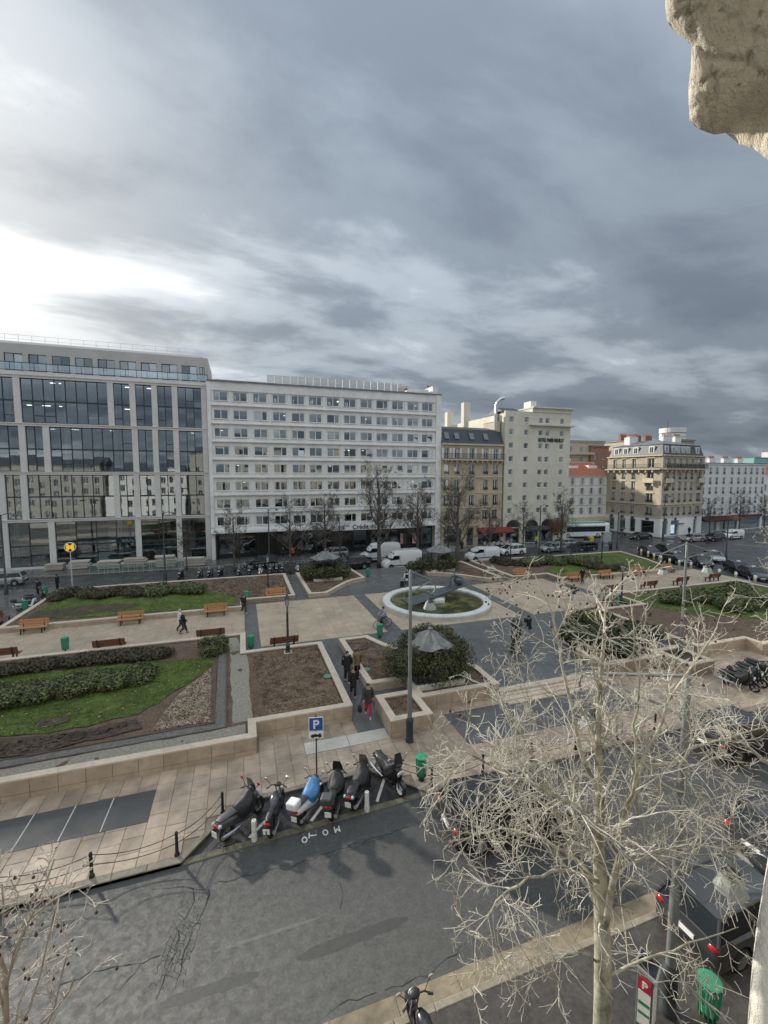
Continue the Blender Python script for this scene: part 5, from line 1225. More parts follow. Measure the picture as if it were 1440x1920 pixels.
def plane_tree(loc, H_, seed, label, lean=(0, 0), bark=M_bark, tw=M_twigw, balls=0, r0=.16, spread=1., dens=1., name='plane_tree', group=None, first=.25, lv=3, prm=None, elev=(28, 62)):
    rng = random.Random(seed); e = tag(empty(name, loc), label, 'tree', group); p = prm or pr; B = [MB(), MB(), MB(), MB()]; tips = []
    n = 10; pts = [Vector((lean[0] * (i / n) ** 1.5 + rng.gauss(0, .04), lean[1] * (i / n) ** 1.5 + rng.gauss(0, .04), H_ * .8 * i / n)) for i in range(n + 1)]; rs = [r0 * (1 - .8 * i / n) for i in range(n + 1)]
    B[0].tube(pts, rs, 10); dirs = [Vector((0, 0, 1))] * (n + 1)
    k = int(13 * dens)
    for c in range(k):
        t_ = first + (1 - first) * (c + rng.random()) / k; f_ = t_ * n; i = min(int(f_), n - 1); q_ = pts[i].lerp(pts[i + 1], f_ - i); a = c * 2.4 + rng.uniform(-.4, .4); el = rad(rng.uniform(*elev)); d = Vector((math.cos(a) * math.cos(el), math.sin(a) * math.cos(el), math.sin(el)))
        L = H_ * .40 * spread * (1.15 - .55 * t_) * rng.uniform(.8, 1.15); m_ = max(5, int(L / .35)); pp = [q_]
        for j in range(m_): d = (d + Vector((rng.gauss(0, .12), rng.gauss(0, .12), rng.gauss(0, .1) + .04))).normalized(); pp.append(pp[-1] + d * L / m_)
        rr_ = [max(.012, rs[i] * .5 * (1 - .8 * j / m_)) for j in range(m_ + 1)]; dd = [(pp[min(j + 1, m_)] - pp[max(0, j - 1)]).normalized() for j in range(m_ + 1)]
        B[0].tube(pp, rr_, 6); spawn(B, pp, rr_, dd, 1, rng, p, L * .55, tips, t0=.2, num=max(4, int(L * 2.6 * dens)))
    B[0].build('trunk', bark, e, smooth=True); tag(B[1].build('branches', tw, e, smooth=True), kind='stuff'); B[2].add(B[3].v, B[3].f); tag(B[2].build('twigs', tw, e, smooth=True), kind='stuff')
    if balls:
        sb = MB(); rng.shuffle(tips)
        for q in tips[:balls]: z = rng.uniform(.03, .1); sb.ball((q.x, q.y, q.z - z), .022, 6, 4); sb.tube([q, (q.x, q.y, q.z - z)], .002, 3)
        tag(sb.build('seed_balls', mat('seed_ball', (.06, .03, .022), .9), e), kind='stuff')
    return e
plane_tree((16.2, 6.9, .1), 11.8, 31, 'bare pale plane tree reaching in from the right frame edge', r0=.2, spread=1.15, dens=1.15, elev=(8, 58))
plane_tree((24.5, 6.9, .1), 11.5, 37, 'bare plane tree behind the one at the right frame edge', r0=.2, spread=1.2, dens=1.0, elev=(10, 58))
prL = TP(); prL.__dict__.update(pr.__dict__); prL.num = [0, 7, 4, 2]; prL.up = [.05, .07, .05, .03]
plane_tree((-3.1, 6.35, .1), 8.3, 45, 'young bare plane tree with dangling seed balls at the lower left', r0=.085, spread=.8, dens=1.1, balls=110, first=.42, prm=prL, elev=(38, 72), bark=mat('young_bark', (.22, .19, .14), .85, c2=(.36, .33, .27), scale=4), tw=mat('young_twig', (.30, .26, .21), .85, c2=(.52, .49, .42), scale=1.5))
prB = TP(); prB.__dict__.update(pr.__dict__); prB.levels = 3; prB.seg = [.6, .5, .4, .4]; prB.num = [0, 8, 6, 4]; prB.rmin = .0095; prB.sides = [7, 4, 3, 3]; prB.up = [.05, .06, .04, .03]
proto = [plane_tree((0, 0, 0), 13, 51, None, bark=M_barkd, tw=M_twigd, r0=.28, spread=.9, dens=1.25, prm=prB, name='street_tree'), plane_tree((0, 0, 0), 10, 52, None, bark=M_barkd, tw=M_twigd, r0=.18, spread=.95, dens=1.1, prm=prB, name='street_tree')]
proto = [Proto(p) for p in proto]
gT = 'bare street trees along the back road'
for (px, py, p, s, lab) in ((440, 1072, 1, .95, 'thin bare tree in front of the left end of the white office slab'), (545, 1077, 1, 1.05, 'bare street tree with low fork beside the parked scooters'), (610, 1062, 0, .85, 'bare tree just behind the grey kiosk roof left of the vans'), (637, 1056, 1, .8, 'slim bare tree by the left end of the bank sign'),
                             (710, 1064, 0, 1.15, 'tallest dark bare tree, in front of the white vans'), (783, 1050, 0, .95, 'bare tree by the right end of the bank sign'), (857, 1058, 0, 1.08, 'broad bare tree before the honey-coloured house'), (840, 1048, 1, .75, 'small bare tree left of the honey-coloured house door'),
                             (916, 1047, 1, .95, 'bare tree behind the small white van'), (980, 1038, 1, .9, 'slender bare tree before the hotel'), (1052, 1036, 0, .82, 'spreading bare tree at the right corner of the hotel'), (350, 1068, 1, .7, 'small bare tree in front of the glazed office block'),
                             (1330, 1003, 1, .85, 'bare tree before the left part of the long white building'), (1385, 1000, 1, 1.0, 'bare tree before the middle of the long white building'), (1432, 996, 1, .95, 'bare tree at the right frame edge before the long white building')):
    x, y = at(px, py, .05); place(proto[p].get(), (x, y, 0), R.uniform(0, 6.28), s, lab, 'tree', gT)
# small tree still in rust-coloured leaf
x, y = at(1052, 1022, 0); lf = MB(); leafcloud(lf, (0, 0, 3.2), (1.5, 1.4, 1.7), 1500, .15, R, .2)
e = tag(empty('small_tree', (x + .8, y + 2, 0)), 'small tree with rust-orange leaves beside the hotel corner', 'tree'); lf.build('leaves', mat('leaf_rust', (.16, .065, .018), .8, c2=(.34, .17, .05), scale=2), e); MB().tube([(0, 0, 0), (.1, 0, 1.5), (0, 0, 3.4)], [.1, .08, .03], 7).build('trunk', M_barkd, e)
# ================================================================== street furniture
R = random.Random(77)
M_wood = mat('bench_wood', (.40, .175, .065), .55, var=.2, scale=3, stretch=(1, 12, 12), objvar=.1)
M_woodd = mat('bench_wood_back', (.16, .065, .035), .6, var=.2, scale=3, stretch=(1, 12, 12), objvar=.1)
M_iron = mat('cast_iron', (.03, .03, .032), .5, metal=.3)
M_green = mat('bin_green', (.02, .26, .13), .45, var=.12, scale=6)
M_bag = mat('bin_bag', (.10, .36, .22), .35, var=.2, scale=8)
M_pole = mat('pole_greygreen', (.19, .21, .205), .5, metal=.35, var=.1)
M_poled = mat('pole_dark', (.045, .055, .058), .5, metal=.3)
M_bell = mat('lamp_glass', (.30, .325, .31), .5, var=.12, scale=4)
M_plates = mat('metal_pale', (.52, .54, .54), .45, metal=.4, var=.08)
# bench: x along the seat, sitter faces -y
def bench(wood):
    e = empty('park_bench')
    for k in range(4): MB().cbox(-.9, .9, -.30 + k * .115, -.20 + k * .115, .41, .45, .008).build('seat_slat', wood, e)
    for k in range(4):
        o = MB().cbox(-.9, .9, -.02, .02, 0, .095, .008).build('back_slat', wood, e); o.location = (0, .21 + k * .028, .50 + k * .108); o.rotation_euler = (rad(-14), 0, 0)
    for x in (-.62, .62):
        MB().xprism([(-.28, 0), (-.22, 0), (-.18, .36), (.12, .36), (.18, 0), (.24, 0), (.26, .40), (.36, .93), (.31, .95), (.17, .44), (-.30, .41)], x - .03, x + .03).build('leg', M_iron, e)
    return Proto(e)
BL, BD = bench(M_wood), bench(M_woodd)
gB1, gB2 = 'light wooden benches facing the walkway from the back', 'dark wooden benches seen from behind'
def rzx(px, py): return 0
for (px, py, lab) in ((62, 1186, 'orange wooden bench nearest the left frame edge on the left walkway'), (245, 1170, 'orange wooden bench in the middle of the left walkway'), (405, 1154, 'orange wooden bench at the right end of the left walkway'), (518, 1122, 'orange wooden bench below the old lamp at the back left mulch bed'),
                        (977, 1082, 'orange wooden bench beside the curved planter right of the fountain'), (1072, 1088, 'wooden bench on the right walkway beside the strolling couple'), (1137, 1085, 'orange wooden bench on the right walkway, second from the couple'), (1196, 1078, 'orange wooden bench on the right walkway, third from the couple'), (1250, 1073, 'orange wooden bench at the far end of the right walkway')):
    x, y = at(px, py, ZP); y = {True: min(y, 39.3)}.get(x < 0 or x > 34, y); place(BL.get(), (x, y, ZP), 0, 1.08, lab, 'bench', gB1)
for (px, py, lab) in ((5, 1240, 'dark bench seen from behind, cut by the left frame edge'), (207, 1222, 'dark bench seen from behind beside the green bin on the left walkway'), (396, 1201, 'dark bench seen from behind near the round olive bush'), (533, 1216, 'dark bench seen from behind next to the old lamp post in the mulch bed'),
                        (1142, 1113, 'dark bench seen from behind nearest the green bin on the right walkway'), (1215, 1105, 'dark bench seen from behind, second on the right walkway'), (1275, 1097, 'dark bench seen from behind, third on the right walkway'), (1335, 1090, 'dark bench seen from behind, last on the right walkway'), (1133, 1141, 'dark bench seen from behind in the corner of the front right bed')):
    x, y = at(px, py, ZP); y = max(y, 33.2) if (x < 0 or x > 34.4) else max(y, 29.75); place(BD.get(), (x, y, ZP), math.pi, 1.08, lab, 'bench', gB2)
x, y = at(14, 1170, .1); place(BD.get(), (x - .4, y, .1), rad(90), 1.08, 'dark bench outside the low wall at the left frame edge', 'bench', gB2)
# litter bin: hoop, slats, bag
def bin_():
    e = empty('litter_bin')
    MB().lathe([(.20, 0), (.235, .0), (.245, .05), (.22, .06)], 16, (0, 0, .95)).build('lid_ring', M_green, e, auto=40)
    for k in range(14):
        a = 2 * math.pi * k / 14; o = MB().tube([(.19, 0, .18), (.215, 0, .6), (.225, 0, .96)], .014, 4).build('slat', M_green, e); o.rotation_euler = (0, 0, a)
    MB().lathe([(.03, .2), (.15, .22), (.185, .5), (.20, .95), (.212, 1.0)], 14, cap=False).build('bag', M_bag, e, auto=50)
    MB().lathe([(.13, 0), (.13, .03), (.05, .05), (.05, .2), (.19, .2), (.19, .23)], 12).build('foot', M_iron, e, auto=40)
    return Proto(e)
BN = bin_()
for (px, py, z, lab) in ((123, 1222, ZP, 'green litter bin standing on the left walkway'), (471, 1218, ZP, 'green litter bin in the corner by the end of the left walkway'), (463, 1128, ZP, 'green litter bin by the black-clad person on the left'), (712, 1195, ZP, 'green litter bin in front of the cyclist'), (690, 1082, ZP, 'green litter bin at the tip of the curved planter before the vans'),
                          (1160, 1134, ZP, 'green litter bin below the old lamp on the right walkway'), (790, 1462, .12, 'green slatted litter bin on the front pavement by the bollard chain'), (48, 1146, .1, 'green litter bin outside the wall at the left frame edge'), (85, 1118, .1, 'green litter bin beside the scooter rider on the left'), (1326, 1912, .1, 'large green litter bin in the lower right corner')):
    x, y = at(px, py, z); place(BN.get(), (x, y, z), R.uniform(0, 6), 1.0, lab, 'bin', 'green litter bins')
# tall street lamp
def bell(parent, p, s=1.):
    o = MB().lathe([(.03, .42), (.055, .36), (.06, .28), (.13, .25), (.15, .20), (.20, .17)], 14, p).build('lamp_head', M_poled, parent, auto=40)
    MB().lathe([(.19, .17), (.235, .05), (.30, -.12), (.31, -.16), (.27, -.17), (.0, -.17)], 8, p).build('lamp_glass', M_bell, o, auto=25); return o
def tall_lamp(x, y, z, ang, label, both=False, H_=8.1, low=None, arm=1.75):
    e = tag(empty('street_lamp', (x, y, z), ang), label, 'street lamp', 'tall street lamps')
    MB().lathe([(.19, 0), (.19, .12), (.165, .16), (.165, .95), (.185, .98), (.185, 1.06), (.12, 1.15), (.105, 1.2)], 12).build('base', M_poled, e, auto=35)
    MB().lathe([(.105, 1.2), (.10, 3.0), (.085, 3.05), (.078, 6.0), (.065, H_), (.03, H_ + .05)], 12).build('pole', M_pole, e, auto=35)
    for s_ in ((1, -1) if both else (1,)):
        MB().tube([(0, 0, H_ - .03), (s_ * arm, 0, H_ - .62)], .04, 8).build('arm', M_pole, e)
        MB().tube([(0, 0, H_ - 1.15), (s_ * .12, 0, H_ - .98), (s_ * .5, 0, H_ - .86), (s_ * arm, 0, H_ - .66)], .032, 8).build('brace', M_pole, e)
        cr = [(s_ * (arm - .05), 0, H_ - .6)] + [(s_ * (arm - .02 + .27 * math.sin(a)), 0, H_ - .95 + .33 * math.cos(a)) for a in [k * math.pi / 8 for k in range(9)]] + [(s_ * (arm - .14), 0, H_ - 1.27), (s_ * (arm - .22), 0, H_ - 1.12)]
        o = MB().tube(cr, .03, 7).build('crook', M_pole, e, smooth=True)
        MB().tube([(s_ * (arm - .1), 0, H_ - 1.25), (s_ * (arm - .1), 0, H_ - 1.45)], .022, 6).build('hanger', M_pole, e)
        bell(e, (s_ * (arm - .1), 0, H_ - 1.82))
    if low:
        MB().tube([(0, 0, low), (-.5, 0, low + .15), (-.9, 0, low + .02), (-.95, 0, low - .15)], .03, 7).build('arm', M_pole, e, smooth=True); bell(e, (-.95, 0, low - .5))
    return e
x, y = at(768, 1390, .12); tall_lamp(x, y, .12, rad(18), 'tall grey street lamp in front of the small stone planter box', arm=1.3)
x, y = at(1252, 1895, .1); tall_lamp(x, y, .1, rad(118), 'tall street lamp on the near pavement behind the plane tree', low=4.4, arm=2.0)
x, y = at(1283, 1240, .12); tall_lamp(27.0, 21.5 - 1.6, .12, rad(172), 'tall double-armed street lamp before the taxi rank', both=True)
g2 = 'distant street lamps'
def far_lamp(px, py, ptop, label, dbl=False):
    x, y = at(px, py, .1); H_ = onY(px, ptop, y)[1]; e = tag(empty('street_lamp', (x, y, 0)), label, 'street lamp', g2)
    MB().lathe([(.2, 0), (.18, 1.1), (.10, 1.2), (.07, H_)], 8).build('pole', M_poled, e, auto=40)
    for s_ in ((1, -1) if dbl else (1,)):
        MB().tube([(0, 0, H_ - .1), (s_ * .6, 0, H_ + .15), (s_ * 1.2, 0, H_)], .04, 6).build('arm', M_poled, e); MB().lathe([(.02, .25), (.2, .1), (.3, 0), (.1, -.05)], 8, (s_ * 1.2, 0, H_ - .15)).build('lamp_head', M_poled, e)
for a in ((12, 1115, 965, 'dark double street lamp at the far left by the metro', True), (310, 1086, 962, 'dark street lamp in front of the glazed office block'), (823, 1022, 950, 'dark street lamp between the bank and the honey-coloured house'), (1011, 1040, 948, 'dark street lamp before the hotel arches'), (1157, 1028, 960, 'dark street lamp at the crossing before the corner block'),
          (1361, 1048, 974, 'slim street lamp behind the taxi rank at the right'), (1243, 1010, 930, 'street lamp at the corner of the apartment block'), (505, 1048, 955, 'dark street lamp behind the parked scooters')): far_lamp(*a)
# old lantern lamps
def lantern():
    e = empty('lantern_lamp')
    MB().lathe([(.20, 0), (.20, .06), (.13, .12), (.14, .45), (.16, .5), (.09, .6), (.075, .75), (.07, 2.6), (.09, 2.65), (.05, 2.75), (.045, 3.1), (.09, 3.14)], 12).build('post', M_poled, e, auto=40)
    o = MB().lathe([(.10, 3.14), (.19, 3.62)], 4, a0=.785, cap=False).build('lantern_glass', mat('lantern_glass', (.32, .35, .36), .2, var=.1), e)
    fr = MB()
    for k in range(4):
        a = .785 + k * math.pi / 2; fr.tube([(.10 * math.cos(a), .10 * math.sin(a), 3.14), (.20 * math.cos(a), .20 * math.sin(a), 3.64)], .014, 4)
    fr.build('lantern_frame', M_poled, o); MB().lathe([(.23, 3.62), (.21, 3.68), (.09, 3.82), (.10, 3.86), (.03, 3.92), (.01, 4.02)], 4, a0=.785).build('lantern_cap', M_poled, o)
    MB().box(-.26, .26, -.26, .26, -.03, .03).build('plinth', M_cope, e); return Proto(e)
LN = lantern()
for (px, py, z, lab) in ((540, 1223, .83, 'old-style lantern lamp standing in the front mulch bed'), (503, 1112, .8, 'old-style lantern lamp in the back left mulch bed'), (1165, 1133, .6, 'old-style lantern lamp above the green bin on the right'), (1128, 1050, .8, 'old-style lantern lamp at the back of the right lawn'), (957, 1062, .8, 'old-style lantern lamp in the mulch bed near the small white van')):
    x, y = at(px, py, z); place(LN.get(), (x, y, z), 0, 1., lab, 'lamp', 'old-style lantern lamps')
# bollards with drooping chains along the kerb
def bollard(): 
    return MB().lathe([(.085, 0), (.085, .05), (.055, .1), (.045, .55), (.055, .6), (.04, .66), (.055, .72), (.045, .8), (.01, .84)], 10).mesh('bollard', M_iron, True)
bme = bollard(); gb = 'black bollards along the kerb'
bl = [(-9.6, 14.62), (-7.15, 14.62), (-4.7, 14.60), (-2.3, 14.62), (-.95, 16.05)]; br = [(5.3, 16.55), (6.95, 14.92), (9.3, 14.95), (11.7, 14.95), (14.1, 14.96), (16.5, 14.97), (18.9, 14.98)]
labs = ['black bollard cut by the left frame edge, far left', 'black bollard at the left frame edge of the pavement', 'black bollard in the middle of the left chain row', 'black bollard at the left tip of the motorbike bay', 'black bollard beside the scooter with the leg apron', 'black bollard behind the scooter with the white wheel', 'black bollard beside the green slatted bin', 'black bollard behind the black car, first', 'black bollard behind the black car, second', 'black bollard behind the black car, third', 'black bollard behind the black car, fourth', 'black bollard behind the plane tree trunk by the kerb']
for row, ls in ((bl, labs[:5]), (br, labs[5:])):
    for k, (x, y) in enumerate(row):
        o = tag(link('bollard', bme), ls[k], 'bollard', gb); o.location = (x, y, .12)
        if k < len(row) - 1:
            d = Vector(row[k + 1]) - Vector(row[k])
            for zt, sag in ((.74, .20), (.42, .16)):
                c = MB().tube([(d.x * t_ / 10, d.y * t_ / 10, zt - sag * 4 * (t_ / 10) * (1 - t_ / 10)) for t_ in range(11)], .013, 5).build('chain', M_iron, o, smooth=True)
M_cbol = mat('bollard_concrete', (.58, .57, .53), .75, var=.25, scale=7)
for (px, py, lab) in ((477, 1577, 'white concrete bollard left in the motorbike bay'), (688, 1521, 'white concrete bollard right in the motorbike bay')):
    x, y = at(px, py); o = tag(MB().lathe([(.10, 0), (.10, .2), (.085, .22), (.085, .72), (.075, .76), (.03, .76), (.03, .70)], 14).build('bollard', M_cbol, None, auto=40), lab, 'bollard', 'white bollards in the motorbike bay'); o.location = (x, y, .01)
M_yel = mat('bollard_yellow', (.55, .42, .10), .6, var=.15)
for k, (px, py) in enumerate(((1196, 1036), (1202, 1040), (1215, 1044), (1226, 1049), (1239, 1053), (1255, 1059), (1273, 1062), (1295, 1066), (1320, 1074), (1348, 1080), (1379, 1086), (1415, 1093))):
    x, y = at(px, py, .1); e = tag(empty('bollard', (x, y, .08)), ['yellow and white bollard, %s from the left along the taxi rank' % s for s in ('first', 'second', 'third', 'fourth', 'fifth', 'sixth', 'seventh', 'eighth', 'ninth', 'tenth', 'eleventh', 'twelfth')][k], 'bollard', 'yellow bollards along the taxi rank')
    MB().lathe([(.15, 0), (.15, .55)], 10).build('post', M_yel, e, auto=40); MB().lathe([(.15, .55), (.15, .85), (.12, .9)], 10).build('cap', M_sign, e, auto=40)
# parking sign with motorbike plate
x, y = at(594, 1462, .12)
e = tag(empty('parking_sign', (x, y, .12), rad(-12)), 'blue square P parking sign above a small white motorbike plate', 'sign')
MB().tube([(0, 0, 0), (0, 0, 2.75)], .03, 8).build('pole', mat('pole_brown', (.05, .03, .025), .5), e)
M_blue = mat('sign_blue', (.02, .10, .38), .4, var=.04)
rim = MB().box(-.29, .29, -.055, -.035, 2.12, 2.70).build('sign_rim', M_sign, e, bevel=.02); MB().box(-.265, .265, -.062, -.056, 2.145, 2.675).build('sign_face', M_blue, e, bevel=.002)
o = link('letter', textmesh('P', .50, M_sign, .004, 'CENTER', .012), e); o.rotation_euler = (rad(90), 0, 0); o.location = (0, -.068, 2.235)
MB().box(-.29, .29, -.055, -.035, 1.80, 2.09).build('plate', M_sign, e, bevel=.012)
mp_ = MB()
for cxx in (-.14, .15): mp_.yprism([(cxx + .075 * math.cos(k * .524), 1.91 + .075 * math.sin(k * .524)) for k in range(12)], -.064, -.058)
mp_.yprism([(-.16, 1.92), (-.10, 1.99), (.0, 2.0), (.05, 1.96), (.13, 2.0), (.17, 2.03), (.19, 2.01), (.12, 1.93), (.08, 1.88), (-.06, 1.87)], -.0645, -.0585); mp_.build('motorbike_symbol', M_black, e)
# metro sign
x, y = at(136, 1103, .1); e = tag(empty('metro_sign', (x, y, .1), rad(15)), 'yellow M metro sign on a pale pole at the left', 'sign')
MB().lathe([(.09, 0), (.07, 3.0), (.05, 4.05)], 10).build('pole', M_plates, e, auto=40)
MB().lathe([(.47, -.05), (.54, -.04), (.54, .04), (.47, .05), (.47, -.05)], 24, cap=False).xform(Matrix.Translation((0, 0, 4.6)) @ Matrix.Rotation(rad(90), 4, 'X')).build('ring', M_sign, e, auto=40)
o = link('letter', textmesh('M', .95, mat('metro_yellow', (.75, .42, .02), .4, emit=.35, var=.03), .07, 'CENTER', .05), e); o.rotation_euler = (rad(90), 0, 0); o.location = (0, -.02, 4.26)
# pay machine
x, y = at(1208, 1930, .1); e = tag(empty('parking_meter', (x, y, .1), rad(28)), 'grey parking pay machine with red P panel and solar top', 'parking meter')
MB().box(-.19, .19, -.16, .16, 0, 1.52).build('cabinet', mat('meter_grey', (.12, .12, .13), .5), e, bevel=.02); MB().box(-.195, -.05, -.172, -.16, .2, 1.3).box(-.05, .195, -.172, -.16, .2, 1.3).build('front_panel', M_sign, e)
MB().xprism([(-.22, 1.50), (.2, 1.62), (.2, 1.68), (-.22, 1.56)], -.24, .24).build('solar_frame', M_plates, e); MB().xprism([(-.19, 1.575), (.17, 1.678), (.17, 1.69), (-.19, 1.587)], -.20, .20).build('solar_panel', mat('solar', (.012, .013, .02), .2), e)
MB().box(-.205, -.192, -.12, .12, 1.12, 1.42).build('red_panel', mat('meter_red', (.55, .03, .06), .5), e); MB().box(-.204, -.192, -.12, .12, .3, 1.1).build('side_panel', M_sign, e)
MB().box(-.206, -.19, -.11, .11, .78, .86).box(-.206, -.19, -.11, .11, .55, .62).build('stripe', mat('meter_green', (.05, .22, .08), .5), e)
o = link('letter', textmesh('P', .22, M_sign, .004, 'CENTER', .008), e); o.rotation_euler = (rad(90), 0, rad(-90)); o.location = (-.21, 0, 1.19)
# works compound on the far pavement: skip, board stacks, mesh barriers
M_skip = mat('skip_blue', (.012, .016, .035), .5, var=.2); M_board = mat('boards', (.42, .37, .29), .85, var=.15, scale=4); M_barr = mat('barrier_green', (.06, .16, .10), .6, var=.2)
x0, y0 = at(258, 1048, .1); x1, _ = at(352, 1046, .1)
e = tag(empty('skip_container', (x0, y0, .1)), 'dark blue open skip container before the glazed office block', 'container'); W_ = x1 - x0
MB().box(0, W_, 0, 2.2, .2, .35).box(0, W_, 0, .1, .35, 2.1).box(0, W_, 2.1, 2.2, .35, 2.1).box(0, .1, .1, 2.1, .35, 2.1).box(W_ - .1, W_, .1, 2.1, .35, 2.1).build('shell', M_skip, e); MB().box(-.08, W_ + .08, -.08, .0, 1.95, 2.15).build('rim', M_plates, e)
for k in range(6): MB().box(.3 + k * (W_ - .6) / 5, .42 + k * (W_ - .6) / 5, -.07, 0, .35, 1.95).build('rib', M_skip, e)
MB().box(1.0, 1.6, -.09, -.075, 1.0, 1.4).build('label_plate', M_sign, e)
tr = MB()
for k in range(9): tr.ball((R.uniform(.5, W_ - .5), R.uniform(.5, 1.7), 1.9), R.uniform(.3, .55), 7, 5)
tr.build('rubble', M_board, e)
gS = 'board stacks of the works compound'
for (px, py, n, wd, lab) in ((105, 1069, 4, 2.0, 'pale board stack at the left end of the works compound'), (150, 1066, 5, 2.2, 'white board stack just right of the metro sign'), (205, 1066, 5, 2.6, 'timber stack behind the green barriers, left one'), (255, 1064, 6, 2.6, 'timber stack behind the green barriers, middle one'), (312, 1062, 7, 2.4, 'tall timber stack beside the street lamp in the compound'), (365, 1060, 5, 2.6, 'timber stack at the right end of the compound')):
    x, y = at(px, py, .1); e = tag(empty('board_stack', (x, y, .1), R.uniform(-.1, .1)), lab, 'stack', gS)
    for k in range(n): o = MB().box(-wd / 2, wd / 2, -.6, .6, 0, .16).build('board', M_board if k % 2 else mat('boards2', (.50, .48, .43), .8, var=.1), e); o.location = (R.uniform(-.15, .15), R.uniform(-.1, .1), .1 + k * .21)
for k, px in enumerate((185, 213, 241, 269, 297, 325)):
    x, y = at(px, 1077 - k * 1.6, .05); e = tag(empty('mesh_barrier', (x, y, .02), R.uniform(-.08, .08)), ['green mesh barrier at the works, %s from the left' % s for s in ('first', 'second', 'third', 'fourth', 'fifth', 'sixth')][k], 'barrier', 'green mesh barriers')
    fr = MB(); [fr.box(-1.0, 1.0, -.02, .02, z, z + .05) for z in (.15, 1.2)]; [fr.box(q - .02, q + .02, -.025, .025, 0, 1.2) for q in (-1, 0, 1)]; fr.build('frame', M_plates, e)
    mm = MB(); [mm.box(-.97 + j * .11, -.95 + j * .11, -.008, .008, .2, 1.2) for j in range(18)]; [mm.box(-1, 1, -.007, .009, .3 + j * .2, .34 + j * .2) for j in range(5)]; mm.build('mesh', M_barr, e)
x, y = at(330, 1052, .1); e = tag(empty('handrail_fence', (x - 7.5, y + 1.0, .1)), 'long grey handrail along the works compound', 'fence')
for k in range(14): MB().tube([(k * .95, 0, 0), (k * .95, 0, 1.5)], .03, 5).build('post', M_plates, e)
for z in (.9, 1.5): MB().tube([(0, 0, z), (12.4, 0, z)], .03, 5).build('rail', M_plates, e)
# tinted fence panel, bus shelter, info panel, yellow box at the crossing
x0, y0 = at(1072, 1035, .05); x1, _ = at(1131, 1034, .05)
e = tag(empty('railing_fence', (x0, y0, 0)), 'black railing with dark panels at the back corner of the right lawn', 'fence')
for k in range(9): MB().box(k * (x1 - x0) / 8 - .03, k * (x1 - x0) / 8 + .03, -.03, .03, 0, 1.35).build('post', M_iron, e)
MB().box(0, x1 - x0, -.02, .02, 1.3, 1.38).build('rail', M_iron, e); link('panel', MB().box(0, x1 - x0, -.01, .01, .1, 1.25).mesh('panel', glassmat('smoked', (.3, .34, .36), .5)), e)
x, y = at(1262, 1005, .1); e = tag(empty('bus_shelter', (x, y + 1.2, .1)), 'glass bus shelter with lit blue poster before the corner block', 'bus shelter')
for k in range(3): MB().tube([(k * 1.8 - .4, 0, 0), (k * 1.8 - .4, 0, 2.4)], .05, 6).build('post', M_plates, e)
MB().box(-.7, 3.6, -.9, .6, 2.4, 2.55).build('roof', M_zinc, e); link('glass', MB().quad((-.4, .3, .3), (3.2, .3, .3), (3.2, .3, 2.2), (-.4, .3, 2.2)).mesh('glass', G_off), e); MB().box(-.5, .8, -.75, -.6, .5, 2.25).build('poster', mat('poster_blue', (.25, .45, .6), .4, c2=(.7, .78, .8), scale=1.2, emit=.4), e)
x, y = at(1136, 1024, .1); e = tag(empty('info_panel', (x, y, 0)), 'large grey information panel on posts near the crossing', 'sign'); MB().box(-1.1, 1.1, -.06, .06, .9, 2.6).build('panel', mat('panel_grey', (.33, .36, .37), .5, var=.05), e); [MB().box(q - .05, q + .05, -.04, .04, 0, .9).build('leg', M_iron, e) for q in (-.7, .7)]
x, y = at(1108, 1020, .1); e = tag(empty('delivery_box', (x, y, .1)), 'yellow delivery box by the people at the crossing', 'box'); MB().box(-.35, .35, -.3, .3, .6, 1.35).build('box', mat('box_yellow', (.65, .50, .03), .5), e, bevel=.03); MB().box(-.3, .3, -.25, .25, 0, .6).build('base', M_iron, e)
# cafe tables and chairs under the red awning
gC_ = 'cafe chairs under the red awning'
x0, y0 = at(905, 1022, .12); ch = empty('cafe_chair')
MB().box(-.2, .2, -.2, .2, .42, .46).build('seat', M_plates, ch); MB().box(-.2, .2, .17, .2, .46, .85).build('backrest', M_plates, ch); [MB().box(a - .02, a + .02, c - .02, c + .02, 0, .42).build('leg', M_iron, ch) for a in (-.17, .17) for c in (-.17, .17)]
ch = Proto(ch)
for k in range(12): place(ch.get(), (40.2 + (k % 6) * .95, 64.4 + (k // 6) * .9, .12), R.choice((0, 3.14)), 1, 'small pale cafe chair under the red awning', 'chair', gC_)
